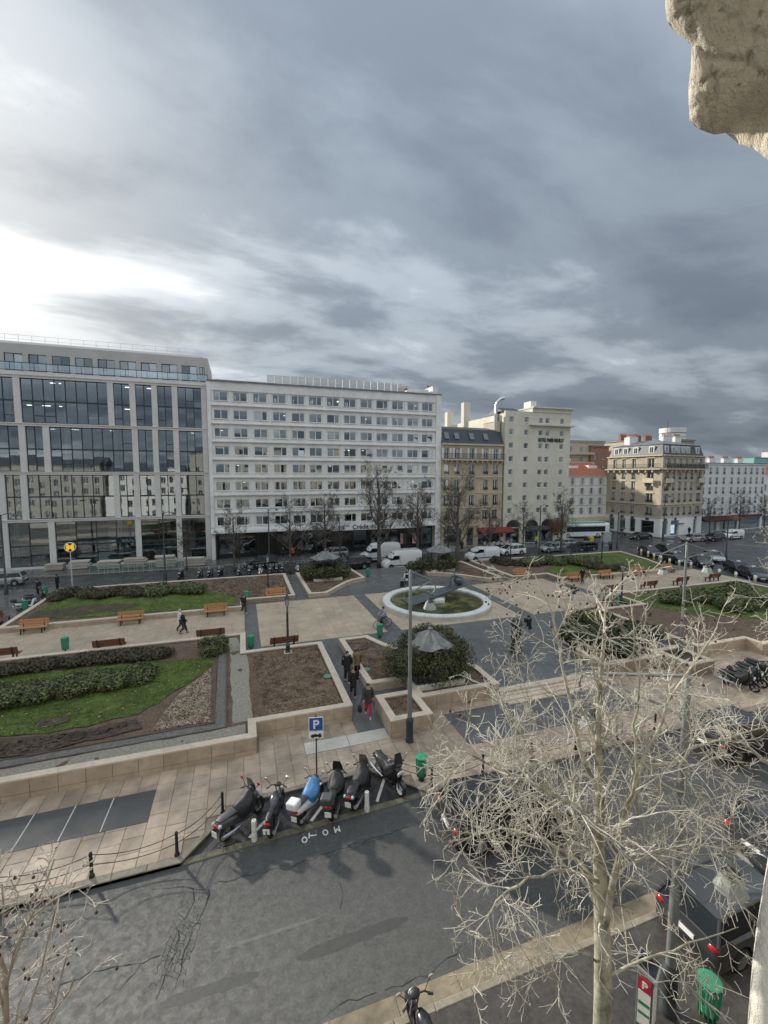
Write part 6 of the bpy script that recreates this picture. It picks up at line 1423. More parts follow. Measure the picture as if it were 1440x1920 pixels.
# ================================================================== vehicles
R = random.Random(99)
M_tyre = mat('tyre', (.018, .018, .018), .8); M_rimm = mat('rim', (.42, .43, .44), .35, metal=.7)
M_cgl = mat('car_glass', (.012, .015, .017), .08, var=.1, spec=.45); M_trim = mat('car_trim', (.02, .02, .021), .5)
M_hl = mat('headlight', (.55, .57, .6), .15, metal=.2, var=.05); M_tl = mat('tail_light', (.42, .012, .015), .2, var=.1)
M_num = mat('number_plate', (.75, .75, .72), .5, var=.05)
PAINT = {k: mat('paint_' + k, c, .28, metal=m, var=.04, coat=.8) for k, (c, m) in {'black': ((.012, .012, .013), .2), 'white': ((.72, .72, .70), 0), 'silver': ((.34, .35, .36), .5), 'grey': ((.055, .058, .062), .4), 'gold': ((.33, .31, .27), .45), 'dark': ((.018, .019, .022), .3)}.items()}
def wheel(parent, x, y, r, wd, s):
    t_ = link('wheel', wmesh(('ty', r, wd), lambda: MB().lathe([(r * .62, -wd / 2), (r * .93, -wd / 2), (r, -wd * .3), (r, wd * .3), (r * .93, wd / 2), (r * .62, wd / 2)], 20, cap=False).xform(Matrix.Rotation(rad(90), 4, 'X')).mesh('wheel', M_tyre, True)), parent); t_.location = (x, y, r)
    def rm():
        mb = MB(); mb.lathe([(r * .64, -.02), (r * .60, .02), (.05, .0)], 20, (0, 0, wd * .34), cap=False)
        for k in range(5):
            a = k * 2 * math.pi / 5; mb.add([(.05 * math.cos(a + 1.2), .05 * math.sin(a + 1.2), wd * .5), (r * .6 * math.cos(a + .16), r * .6 * math.sin(a + .16), wd * .46), (r * .6 * math.cos(a - .16), r * .6 * math.sin(a - .16), wd * .46), (.05 * math.cos(a - 1.2), .05 * math.sin(a - 1.2), wd * .5)], [(0, 1, 2, 3)])
        return mb.xform(Matrix.Rotation(rad(90), 4, 'X')).mesh('rim', M_rimm)
    q = link('rim', wmesh(('rm', r, wd), rm), t_); q.rotation_euler = (0, 0, math.pi if s > 0 else 0)
KIND = {  # length, half width, wheel radius, wheel x, stations (x, zb, ztop, w), cabin: belt x0,x1, roof x0,x1, belt z, roof z
 'sedan': (4.7, .90, .33, 1.42, [(-.5, .40, .62, .80), (-.485, .30, .90, .90), (-.44, .26, 1.00, .96), (-.25, .24, .98, 1), (0, .24, .95, 1), (.2, .24, .93, 1), (.29, .24, .92, .99), (.42, .26, .80, .96), (.48, .30, .66, .87), (.5, .38, .56, .74)], (-.40, .27, -.22, .09, .94, 1.43)),
 'hatch': (4.1, .88, .31, 1.27, [(-.5, .40, .70, .84), (-.488, .30, .98, .92), (-.46, .26, 1.02, .97), (-.25, .24, 1.0, 1), (0, .24, .98, 1), (.2, .24, .96, 1), (.30, .24, .95, .99), (.42, .26, .84, .96), (.48, .30, .70, .87), (.5, .38, .58, .74)], (-.485, .32, -.41, .10, .98, 1.50)),
 'suv': (4.5, .94, .36, 1.36, [(-.5, .42, .72, .84), (-.488, .34, 1.06, .93), (-.46, .30, 1.12, .97), (-.25, .28, 1.10, 1), (0, .28, 1.07, 1), (.2, .28, 1.05, 1), (.28, .28, 1.04, .99), (.42, .30, .96, .97), (.48, .34, .82, .90), (.5, .42, .66, .78)], (-.48, .30, -.40, .10, 1.07, 1.64)),
 'wagon': (4.6, .89, .32, 1.38, [(-.5, .40, .70, .84), (-.49, .30, .98, .92), (-.46, .26, 1.02, .97), (-.25, .24, 1.0, 1), (0, .24, .98, 1), (.2, .24, .95, 1), (.29, .24, .94, .99), (.42, .26, .82, .96), (.48, .30, .68, .87), (.5, .38, .56, .74)], (-.49, .28, -.43, .10, .97, 1.47)),
 'van': (5.0, .98, .34, 1.55, [(-.5, .40, 1.80, .90), (-.495, .32, 1.93, .97), (-.47, .28, 1.97, 1), (-.2, .26, 1.98, 1), (.05, .26, 1.98, 1), (.17, .26, 1.93, .99), (.25, .26, 1.68, .98), (.34, .26, 1.22, .97), (.44, .28, 1.02, .94), (.48, .30, .84, .87), (.5, .38, .62, .76)], None),
 'tallvan': (5.9, 1.02, .35, 1.85, [(-.5, .40, 2.35, .90), (-.495, .34, 2.52, .97), (-.47, .30, 2.58, 1), (-.2, .28, 2.60, 1), (.10, .28, 2.60, 1), (.20, .28, 2.45, .99), (.28, .28, 1.95, .98), (.35, .28, 1.32, .97), (.44, .30, 1.12, .94), (.485, .32, .9, .87), (.5, .40, .66, .76)], None),
 'smallvan': (4.3, .91, .32, 1.33, [(-.5, .40, 1.70, .88), (-.49, .30, 1.80, .96), (-.46, .26, 1.83, 1), (-.2, .25, 1.84, 1), (.0, .25, 1.83, 1), (.12, .25, 1.76, .99), (.2, .25, 1.5, .98), (.29, .25, 1.12, .97), (.42, .27, .96, .94), (.48, .30, .78, .87), (.5, .38, .6, .76)], None)}
def body_loft(L, hw, wr, wxx, st):
    """rings along the car; the underside lifts over the wheels"""
    xs = sorted({round(s_[0] * L, 3) for s_ in st} | {round(sg * wxx + d, 3) for sg in (-1, 1) for d in (-wr * 1.28, -wr * 1.18, -wr * .85, -wr * .4, 0, wr * .4, wr * .85, wr * 1.18, wr * 1.28)})
    def itp(x):
        u = x / L
        for a, c in zip(st, st[1:]):
            if a[0] - 1e-6 <= u <= c[0] + 1e-6:
                k = (u - a[0]) / (c[0] - a[0]); return [a[i] + (c[i] - a[i]) * k for i in (1, 2, 3)]
        return list(st[-1][1:] if u > 0 else st[0][1:])
    rings = []
    for x in xs:
        zb, zt, w_ = itp(x); w_ *= hw; zo = zb
        for sg in (-1, 1):
            d = abs(x - sg * wxx)
            if d < wr * 1.2: zo = max(zo, wr + math.sqrt(max(0, (wr * 1.2) ** 2 - d * d)) * .98)
        zo = min(zo, zt - .12); mid = zo + (zt - zo) * .45; tw = w_ * (.93 if zt < 1.2 else .90)
        half = [(w_ * .80, zo), (w_ * .97, zo + .02), (w_, mid), (w_ * .985, zt - (zt - mid) * .35), (tw, zt - .035), (tw * .82, zt + .01), (tw * .4, zt + .03)]
        rings.append([(x, y, z) for y, z in half] + [(x, -y, z) for y, z in reversed(half)])
    return MB().loft(rings), itp
PROTOC = {}
def make_car(kind, paint, taxi=False, rack=False, name='parked_car'):
    L, hw, wr, wxx, st, cab = KIND[kind]; e = empty(name); P_ = PAINT[paint]
    bl, itp = body_loft(L, hw, wr, wxx, st); bo = bl.build('body', P_, e, auto=38)
    MB().box(-L * .46, L * .45, -hw * .8, hw * .8, .22, .62 if cab else .8).build('underbody', M_trim, e)
    for sx_ in (-1, 1):
        for sy_ in (-1, 1): wheel(e, sx_ * wxx, sy_ * (hw - .11), wr, .2, sy_)
    if cab:
        b0, b1, r0, r1, bz, rz_ = cab; b0, b1, r0, r1 = (v * L for v in (b0, b1, r0, r1)); wb, wr2 = hw * .90, hw * .70
        lo = [(b0, bz, wb), (b1, bz, wb)]; C = {('r', s_): Vector((b0, s_ * wb, bz)) for s_ in (-1, 1)} | {('f', s_): Vector((b1, s_ * wb, bz)) for s_ in (-1, 1)} | {('R', s_): Vector((r0, s_ * wr2, rz_ - .03)) for s_ in (-1, 1)} | {('F', s_): Vector((r1, s_ * wr2, rz_ - .03)) for s_ in (-1, 1)}
        MB().quad(C['f', -1], C['f', 1], C['F', 1], C['F', -1]).build('windscreen', M_cgl, e); MB().quad(C['r', 1], C['r', -1], C['R', -1], C['R', 1]).build('rear_window', M_cgl, e)
        for s_ in (-1, 1):
            q = [C['r', s_], C['f', s_], C['F', s_], C['R', s_]]; MB().quad(*(q if s_ < 0 else q[::-1])).build('side_window', M_cgl, e)
            pl_ = MB(); pl_.tube([C['r', s_], C['R', s_]], .045, 6); pl_.tube([C['f', s_], C['F', s_]], .035, 6)
            for f_ in (.42, .75) if kind in ('wagon', 'suv') else (.48,):
                pl_.tube([C['r', s_].lerp(C['f', s_], f_), C['R', s_].lerp(C['F', s_], f_)], .028, 5)
            pl_.tube([C['R', s_], C['F', s_]], .04, 6); pl_.build('pillars', P_, e)
            m_ = MB().box(b1 - .5, b1 - .32, s_ * hw * .95 - (.0 if s_ > 0 else .2), s_ * hw * .95 + (.2 if s_ > 0 else 0), bz + .02, bz + .17).build('mirror', P_, e, bevel=.03)
            MB().box(-.15, .05, s_ * hw * 1.0 - .012, s_ * hw * 1.0 + .012, bz - .17, bz - .13).build('door_handle', M_plates, e)
            for f_ in (-.98, .12, 1.05): MB().box(f_ - .006, f_ + .006, s_ * hw * .992 - .012, s_ * hw * .992 + .012, .42, bz - .05).build('door_gap', M_trim, e)
        rp = [[(r0 + (r1 - r0) * u - (0 if 0 < u < 1 else 0), wr2 * v, rz_ - .035 + .055 * (1 - v * v) * (1 - (2 * u - 1) ** 4 * .6)) for v in (-1, -.6, 0, .6, 1)] for u in (0, .15, .5, .85, 1)]
        MB().loft([r[::-1] for r in rp], closed=False, caps=False).build('roof', P_, e, smooth=True)
        if taxi: MB().box(-.05, .12, -.2, .2, rz_ + .01, rz_ + .14).build('taxi_sign', M_sign, e, bevel=.02)
    else:
        def zx(x): return itp(x)[1]
        xa, xb = {'van': (.335, .185), 'tallvan': (.345, .225), 'smallvan': (.285, .135)}[kind]; xa *= L; xb *= L; za, zb_ = zx(xa) + .03, zx(xb) + .02
        MB().quad((xa + .02, -hw * .80, za), (xa + .02, hw * .80, za), (xb + .02, hw * .74, zb_), (xb + .02, -hw * .74, zb_)).build('windscreen', M_cgl, e)
        for s_ in (-1, 1):
            y_ = s_ * (hw + .004); zl = za - .02; zh = min(zb_ - .12, zl + .62)
            q = [(xb - .75, y_, zl + .05), (xa - .12, y_, zl - .02), (xb + .12, y_ * .985, zh), (xb - .70, y_ * .985, zh)]; MB().quad(*(q if s_ < 0 else q[::-1])).build('side_window', M_cgl, e)
            MB().box(-L * .44, L * .36, s_ * hw - .015, s_ * hw + .015, .52, .62).build('rub_strip', M_trim, e); MB().box(xa - .25, xa - .02, s_ * (hw + .02) - .1, s_ * (hw + .02) + .1, za, za + .28).build('mirror', M_trim, e, bevel=.03)
            MB().box(xb - .9, xb - .88, s_ * hw - .008, s_ * hw + .008, .62, zh).build('door_gap', M_trim, e); MB().box(xb - .85, xb - .65, s_ * hw - .015, s_ * hw + .02, zl - .18, zl - .13).build('door_handle', M_trim, e)
        if rack:
            zr = zx(0) + .12; rk = MB(); [rk.tube([(-L * .46, y_, zr), (L * .12, y_, zr)], .03, 5) for y_ in (-.6, -.2, .2, .6)]; [rk.tube([(x_, -.7, zr - .06), (x_, .7, zr - .06)], .025, 5) for x_ in (-2, -1, 0, .5)]; rk.build('roof_rack', M_plates, e)
    zh = itp(L * .47)[1]; tz = itp(-L * .485)[1]
    for s_ in (-1, 1):
        w_ = itp(L * .465)[2] * hw; MB().ball((L * .462, s_ * w_ * .78, zh - .04), (.17, w_ * .20, .075), 10, 6).build('headlight', M_hl, e, smooth=True)
        w2 = itp(-L * .485)[2] * hw; MB().ball((-L * .482, s_ * w2 * .82, tz - .14 if cab else 1.05), (.09, w2 * .19, .10 if cab else .22), 10, 6).build('tail_light', M_tl, e, smooth=True)
    MB().box(L * .485, L * .502, -.35, .35, .40, .56).build('grille', M_trim, e); MB().box(L * .5, L * .508, -.26, .26, .42, .52).build('number_plate', M_num, e)
    MB().box(-L * .508, -L * .492, -.26, .26, .66, .77).build('number_plate', M_num, e); MB().box(-L * .503, -L * .48, -hw * .75, hw * .75, .40, .54).build('bumper_strip', M_trim, e)
    return e
def car(kind, paint, px, py, rz, label, z=0., taxi=False, rack=False, dx=0., dy=0., group=None, xy=None, name='parked_car', cat='car', s=1.):
    k = (kind, paint, taxi, rack, name)
    if k not in PROTOC: PROTOC[k] = Proto(make_car(kind, paint, taxi, rack, name))
    x, y = xy or at(px, py, z); return place(PROTOC[k].get(), (x + dx, y + dy, z), rad(rz), s, label, cat, group)
gP = 'cars on the back road'; gV = 'white delivery vans on the back road'; gX = 'black taxis in the rank'
car('suv', 'black', 0, 0, -4, 'black hatchback on the near road behind the plane tree branches', xy=(8.6, 12.35))
car('wagon', 'grey', 0, 0, 2, 'dark grey estate car parked at the near kerb behind the lamp pole', xy=(13.0, 7.45), z=.0, s=1.0)
car('suv', 'grey', 0, 0, 2, 'dark car cut by the right frame edge, parked ahead of the grey estate', xy=(17.4, 8.6))
car('suv', 'black', 0, 0, 0, 'black car half hidden by twigs at the right frame edge of the front road', xy=(21.5, 12.9))
car('hatch', 'silver', 25, 1096, 180, 'silver hatchback at the left frame edge on the back road', dx=-.8, group=gP)
car('suv', 'black', 490, 1065, 180, 'black car parked before the shop row behind the scooters', group=gP)
car('wagon', 'silver', 628, 1048, 180, 'silver car behind the grey kiosk roof', group=gP, dy=1.5)
car('suv', 'dark', 662, 1066, 180, 'long black car parked between kiosk and white vans', group=gP)
car('tallvan', 'white', 714, 1052, 180, 'tall white van behind the van with the roof rack', group=gV, name='delivery_van', cat='van', dy=.6)
car('tallvan', 'white', 752, 1064, 180, 'white van with ladder rack on its roof', rack=True, group=gV, name='delivery_van', cat='van', s=.92)
car('van', 'white', 903, 1050, 180, 'small white van parked before the red awning', group=gV, name='delivery_van', cat='van')
car('suv', 'white', 958, 1040, 180, 'white compact SUV with dark roof right of the small van', group=gP)
car('wagon', 'silver', 1035, 1034, 180, 'silver estate car parked before the hotel', group=gP)
car('wagon', 'silver', 1062, 1028, 180, 'silver wagon just behind the other silver estate at the hotel', group=gP, dy=1.2)
car('hatch', 'dark', 1095, 1032, 180, 'dark car behind the black railing', group=gP)
car('sedan', 'black', 1200, 1011, 180, 'black saloon parked before the corner block', group=gP)
car('sedan', 'gold', 1298, 1015, 178, 'champagne-coloured saloon at the corner block bus shelter', group=gP)
car('hatch', 'black', 1338, 1014, 178, 'black hatchback next to the far white van', group=gP)
car('smallvan', 'white', 1372, 1010, 178, 'small white van before the dark red shopfront', group=gV, name='delivery_van', cat='van')
for k, (px, py, rz, pt, lab) in enumerate(((1228, 1046, -112, 'black', 'black taxi at the left end of the rank'), (1262, 1042, -110, 'black', 'black taxi second in the rank, partly hidden'), (1278, 1060, -105, 'black', 'black taxi facing the bollards in the middle of the rank'), (1330, 1066, -128, 'black', 'black taxi right of the double-armed lamp'), (1352, 1056, -128, 'silver', 'pale taxi behind the black one in the rank'), (1402, 1080, -125, 'black', 'black taxi near the right frame edge'), (1432, 1092, -125, 'black', 'black taxi cut by the right frame edge'))):
    car('sedan', pt, px, py, rz, lab, taxi=True, group=gX, dy=1.8, dx=1.0, name='taxi')
# bus
x, y = at(1135, 1006, 0); e = tag(empty('city_bus', (x, y, 0), rad(-10)), 'white and pale green city bus coming out of the side street', 'bus')
MB().loft([[(a, b_, z) for b_, z in ((-1.25, .35), (1.25, .35), (1.27, 1.2), (1.22, 2.6), (1.0, 2.95), (-1.0, 2.95), (-1.22, 2.6), (-1.27, 1.2))] for a in (-12, -11.9, -.3, -.05)]).build('body', mat('bus_white', (.66, .70, .68), .35, coat=.3), e, auto=30)
for s_ in (-1, 1): MB().box(-11.6, -1.0, s_ * 1.25 - .03, s_ * 1.25 + .03, 1.25, 2.35).build('side_window', M_cgl, e); [wheel(e, a, s_ * 1.12, .48, .3, s_) for a in (-2.6, -9)]
MB().box(-.12, .02, -1.12, 1.12, 1.0, 2.4).build('windscreen', M_cgl, e); MB().box(-.1, .01, -1.0, 1.0, 2.45, 2.8).build('destination_sign', M_black, e); MB().box(-11, -1, -1.1, 1.1, 2.95, 3.2).build('roof_unit', mat('bus_green', (.25, .45, .38), .4), e, bevel=.05)
for s_ in (-1, 1): MB().ball((-.02, s_ * .95, .75), (.06, .16, .12), 8, 5).build('headlight', M_hl, e)

# ---------------------------------------------------------------- scooters and motorbikes (x forward)
M_seat = mat('seat_vinyl', (.03, .032, .034), .55); M_chrome = mat('chrome', (.55, .55, .56), .25, metal=.9); M_mirror = mat('mirror_face', (.75, .72, .65), .1, metal=.6); M_apron = mat('leg_apron', (.016, .016, .018), .6, bump=.5, bscale=9); M_ws = glassmat('windshield_smoke', (.35, .36, .38), .5)
def tw(parent, x, r, wd, rimm):
    t_ = MB().lathe([(r * .70, -wd / 2), (r * .92, -wd / 2), (r, 0), (r * .92, wd / 2), (r * .70, wd / 2)], 22, cap=False).xform(Matrix.Rotation(rad(90), 4, 'X')).build('wheel', M_tyre, parent, smooth=True); t_.location = (x, 0, r)
    rm = MB(); rm.lathe([(r * .72, -wd * .4), (r * .64, -wd * .3), (r * .64, wd * .3), (r * .72, wd * .4)], 20, cap=False)
    for k in range(6): a = k * 1.047; rm.tube([(.02 * math.cos(a), .02 * math.sin(a), 0), (r * .66 * math.cos(a), r * .66 * math.sin(a), 0)], .014, 5)
    rm.lathe([(.05, -wd * .5), (.05, wd * .5)], 8); rm.xform(Matrix.Rotation(rad(90), 4, 'X')).build('rim', rimm, t_)
def lf(sec):  # (x, half width, z low, z high) -> rounded loft
    rings = []
    for x, w_, z0, z1 in sec:
        c, h = (z0 + z1) / 2, (z1 - z0) / 2; rings.append([(x, w_ * math.cos(a) * (1 if abs(math.cos(a)) < .8 else .96), c + h * math.sin(a)) for a in [k * math.pi / 6 for k in range(12)]])
    return MB().loft(rings)
def scooter(paint, label, loc, rz, case=None, apron=None, screen=True, rimm=None, tailw=None, big=1., red=False, mirr=True, name='scooter', steer=0., lean=-.07, seatm=None, cover=None, tank=False, exhaust=True, group='scooters in the motorbike bay'):
    e = tag(empty(name, loc, rz), label, 'motorbike' if tank else 'scooter', group); e.rotation_euler = (lean, 0, rz); e.scale = (big,) * 3
    P_ = paint; rimm = rimm or M_trim; tw(e, -.62, .27 if not tank else .31, .13, rimm)
    if not tank:
        lf([(-.98, .06, .62, .74), (-.90, .15, .52, .80), (-.6, .19, .42, .78), (-.25, .20, .28, .72), (-.05, .19, .22, .50), (.15, .18, .20, .34), (.35, .17, .20, .36)]).build('body', P_, e, auto=60)
        lf([(-.92, .09, .78, .84), (-.75, .16, .76, .87), (-.4, .17, .74, .84), (-.1, .14, .66, .78), (0, .08, .58, .68)]).build('seat', seatm or M_seat, e, auto=60)
        lf([(.30, .17, .22, .40), (.40, .20, .26, .75), (.47, .20, .40, .98), (.50, .16, .60, 1.04), (.58, .12, .62, .98), (.68, .06, .56, .80)]).build('front_shield', P_, e, auto=60)
    else:
        lf([(-.95, .05, .72, .80), (-.8, .10, .70, .84), (-.35, .12, .66, .78)]).build('seat', M_seat, e, auto=60); lf([(-.35, .10, .68, .80), (-.15, .17, .64, .95), (.1, .18, .66, 1.0), (.3, .10, .72, .92)]).build('tank', P_, e, auto=60)
        lf([(-.35, .13, .26, .60), (-.1, .17, .22, .66), (.2, .15, .26, .62), (.3, .10, .4, .6)]).build('engine', M_iron, e, auto=60); MB().tube([(-.6, -.02, .32), (-.3, 0, .5), (-.3, 0, .68), (-.95, 0, .76)], .035, 6).build('frame', M_iron, e)
        lf([(-1.0, .05, .55, .62), (-.9, .06, .58, .66), (-.6, .07, .62, .68)]).build('mudguard', M_trim, e); MB().tube([(-1.0, 0, .72), (-1.1, 0, .45)], .02, 5).build('plate_holder', M_trim, e)
    fr = empty('front_fork'); fr.parent = e; fr.location = (.50, 0, 0); fr.rotation_euler = (0, 0, steer)
    fo = MB()
    for s_ in (-.07, .07): fo.tube([(.18, s_, .28), (.02, s_, .75), (-.06, s_, 1.0)], .022, 6)
    fo = fo.build('fork_legs', M_chrome if tank else M_trim, fr); 
    r = .27 if not tank else .31
    t_ = MB().lathe([(r * .70, -.06), (r * .92, -.06), (r, 0), (r * .92, .06), (r * .70, .06)], 22, cap=False).xform(Matrix.Rotation(rad(90), 4, 'X')).build('wheel', M_tyre, fr, smooth=True); t_.location = (.2, 0, r)
    rm = MB(); rm.lathe([(r * .72, -.05), (r * .62, -.04), (r * .62, .04), (r * .72, .05)], 20, cap=False); [rm.tube([(0, 0, 0), (r * .66 * math.cos(k * 1.257), r * .66 * math.sin(k * 1.257), 0)], .018, 5) for k in range(5)]; rm.xform(Matrix.Rotation(rad(90), 4, 'X')).build('rim', rimm, t_)
    MB().loft([[(.2 + (r + .03) * math.cos(a), y_, r + (r + .03) * math.sin(a)) for y_ in (-.075, .075)] for a in [rad(25 + 20 * k) for k in range(7)]], closed=False, caps=False).build('mudguard', P_, fr, smooth=True)
    MB().tube([(-.16, -.36, 1.0), (-.08, -.2, 1.06), (-.04, 0, 1.04), (-.08, .2, 1.06), (-.16, .36, 1.0)], .018, 6).build('handlebar', M_trim, fr); [MB().tube([(-.17, s_ * .37, 1.0), (-.135, s_ * .26, 1.03)], .027, 7).build('grip', M_seat, fr) for s_ in (-1, 1)]
    MB().ball((.0, 0, 1.02), (.11, .14, .07), 10, 6).build('instrument_pod', M_trim, fr, smooth=True)
    if mirr:
        for s_ in (-1, 1):
            m_ = MB().tube([(-.08, s_ * .22, 1.06), (-.05, s_ * .33, 1.2), (-.06, s_ * .38, 1.27)], .009, 4).build('mirror_arm', M_trim, fr); MB().ball((-.06, s_ * .40, 1.30), (.018, .075, .05), 8, 6).build('mirror', M_mirror if not red else M_tl, fr, smooth=True)
    if screen: MB().loft([[(.06 + .03 * abs(v) * -2, v * .20, .98), (-.02, v * .19, 1.18), (-.10, v * .13, 1.42)] for v in (-1, -.5, 0, .5, 1)], closed=False, caps=False).build('windscreen', M_ws if screen is True else screen, fr, smooth=True)
    MB().ball((.16 if not tank else .12, 0, .82 if not tank else .92), (.05, .11, .08), 10, 6).build('headlight', M_hl, fr, smooth=True)
    if not tank: [MB().ball((.17, s_ * .11, .78), (.04, .05, .09), 8, 5).build('headlight', M_hl, fr, smooth=True) for s_ in (-1, 1)]
    MB().ball((-.985, 0, .70), (.04, .13, .055), 10, 6).build('tail_light', M_tl if tailw is None else tailw, e, smooth=True)
    if tailw: [MB().ball((-.95, s_ * .15, .72), (.08, .05, .06), 8, 5).build('tail_trim', M_hl, e, smooth=True) for s_ in (-1, 1)]
    MB().box(-1.075, -1.06, -.11, .11, .42, .60).build('number_plate', M_num, e).rotation_euler = (0, 0, 0); MB().tube([(-.96, 0, .64), (-1.06, 0, .5)], .02, 5).build('plate_bracket', M_trim, e)
    if exhaust: MB().tube([(-.2, -.17, .26), (-.5, -.20, .28), (-.95, -.22, .38)], [.035, .06, .065], 9).build('exhaust', M_chrome, e)
    MB().tube([(.1, .1, .22), (.02, .22, .02)], .012, 5).build('stand', M_iron, e)
    if case:
        c_ = MB().box(-1.22, -.82, -.21, .21, .90, 1.17).build('top_case', case, e, bevel=.07, seg=3); MB().box(-1.0, -.72, -.10, .10, .84, .90).build('rack', M_trim, c_)
    if apron:
        rng = random.Random(hash(label) % 999); rings = []
        for x, w_, z0, z1 in ((-.30, .15, .62, .84), (-.16, .24, .42, .90), (-.02, .29, .34, .93), (.12, .32, .30, .97), (.26, .31, .36, 1.04), (.38, .27, .46, 1.10), (.47, .19, .62, 1.08)):
            c, h = (z0 + z1) / 2, (z1 - z0) / 2; rings.append([(x + rng.gauss(0, .018), w_ * math.cos(a) * (1 + .10 * math.sin(7 * a + 9 * x) + rng.gauss(0, .06)), c + h * math.sin(a) * (1 + rng.gauss(0, .08))) for a in [k * math.pi / 11 for k in range(22)]])
        MB().loft(rings).build('leg_apron', apron, e, smooth=True, sub=1)
    return e
blk = PAINT['black']; M_blueap = mat('rain_cover_blue', (.06, .20, .42), .5, var=.25, scale=4, bump=.6, bscale=8); M_wcase = mat('case_white', (.70, .71, .72), .4, var=.05)
def bay_(px, py): return (*at(px, py, .0), .008)
def dirrz(px0, py0, px1, py1): a = at(px0, py0); c = at(px1, py1); return math.atan2(c[1] - a[1], c[0] - a[0])
def mid(px0, py0, px1, py1): a = at(px0, py0); c = at(px1, py1); return ((a[0] * .5 + c[0] * .5), (a[1] * .5 + c[1] * .5), .008)
# rear-wheel and front-wheel contact pixels of each machine in the bay
spec = [((430, 1572), (498, 1520)), ((510, 1568), (524, 1508)), ((567, 1545), (596, 1500)), ((625, 1540), (640, 1478)), ((665, 1520), (694, 1465))]
scooter(PAINT['grey'], 'grey maxi scooter with black leg apron at the left end of the bay', mid(428, 1574, 480, 1528), dirrz(428, 1574, 480, 1528), apron=M_apron, red=True, tailw=M_tl, big=1.08, seatm=mat('seat_grey', (.07, .075, .08), .5))
scooter(PAINT['grey'], 'naked black motorbike with grey tank, second in the bay', mid(508, 1570, 528, 1512), dirrz(508, 1570, 528, 1512), tank=True, screen=False, big=1.02, name='motorbike')
scooter(PAINT['white'], 'white scooter with white top case and blue rain cover', mid(566, 1545, 598, 1500), dirrz(566, 1545, 598, 1500), case=M_wcase, apron=M_blueap, screen=False, big=1.0)
MB_ = bpy.data.objects[-1] if False else None
scooter(blk, 'black scooter with grey top case and tall hand covers, third from the right', mid(622, 1540, 640, 1484), dirrz(622, 1540, 640, 1484), case=mat('case_grey', (.05, .055, .055), .5), apron=M_apron, screen=M_apron, big=1.05)
scooter(blk, 'black scooter with large red tail light and white trim', mid(662, 1522, 690, 1472), dirrz(662, 1522, 690, 1472), apron=M_apron, tailw=M_tl, screen=M_ws, big=1.05, seatm=M_seat)
scooter(blk, 'black maxi scooter with white-rimmed front wheel facing the road', mid(752, 1494, 708, 1450), dirrz(706, 1448, 750, 1492), apron=M_apron, screen=M_trim, rimm=mat('rim_white', (.6, .6, .6), .4), big=1.08, seatm=M_seat, mirr=True)
x, y = at(772, 1935, .1); scooter(blk, 'shiny black motorbike cut by the bottom frame edge', (x + .15, y - .55, .1), rad(95), tank=True, screen=False, name='motorbike', group=None)
# row of parked two-wheelers on the back road and elsewhere
pr_s = {}
def small(px, py, k, rz, lab, z=0., grp='scooters parked along the back road', dx=0, dy=0):
    if k not in pr_s:
        o = scooter([PAINT['grey'], PAINT['white'], blk][k], 'tmp', (0, 0, 0), 0, apron=(M_apron if k == 2 else None), case=(M_seat if k == 1 else None), lean=0, group=None); pr_s[k] = Proto(o)
    x, y = at(px, py, z); return place(pr_s[k].get(), (x + dx, y + dy, z), rz, 1., lab, 'scooter', grp)
names = ('first', 'second', 'third', 'fourth', 'fifth', 'sixth', 'seventh', 'eighth', 'ninth', 'tenth', 'eleventh', 'twelfth')
for i, (px, py, k) in enumerate(((376, 1083, 0), (395, 1082, 0), (414, 1081, 2), (450, 1080, 0), (468, 1079, 2), (489, 1078, 1), (508, 1076, 0), (519, 1075, 2), (530, 1074, 0), (558, 1072, 1), (572, 1071, 2), (340, 1085, 2))):
    small(px, py, k, rad(-100) + R.uniform(-.15, .15), 'parked scooter in the back row, %s from the left' % names[i] if px > 345 else 'dark scooter beside the small tree before the glazed block')
small(68, 1128, 0, rad(40), 'scooter parked against the low wall at the left, upper one', .1, 'scooters by the left wall'); small(52, 1142, 1, rad(40), 'scooter parked against the low wall at the left, lower one', .1, 'scooters by the left wall')
for i, (dx_, k) in enumerate(((0, 2), (1.0, 2), (2.1, 0), (3.2, 2))): place((pr_s[k]).get(), (27.4 + dx_, 16.6 + .2 * i, .12), rad(-70), 1., 'dark scooter by the right wall, %s from the left' % names[i], 'scooter', 'scooters at the right by the wall')
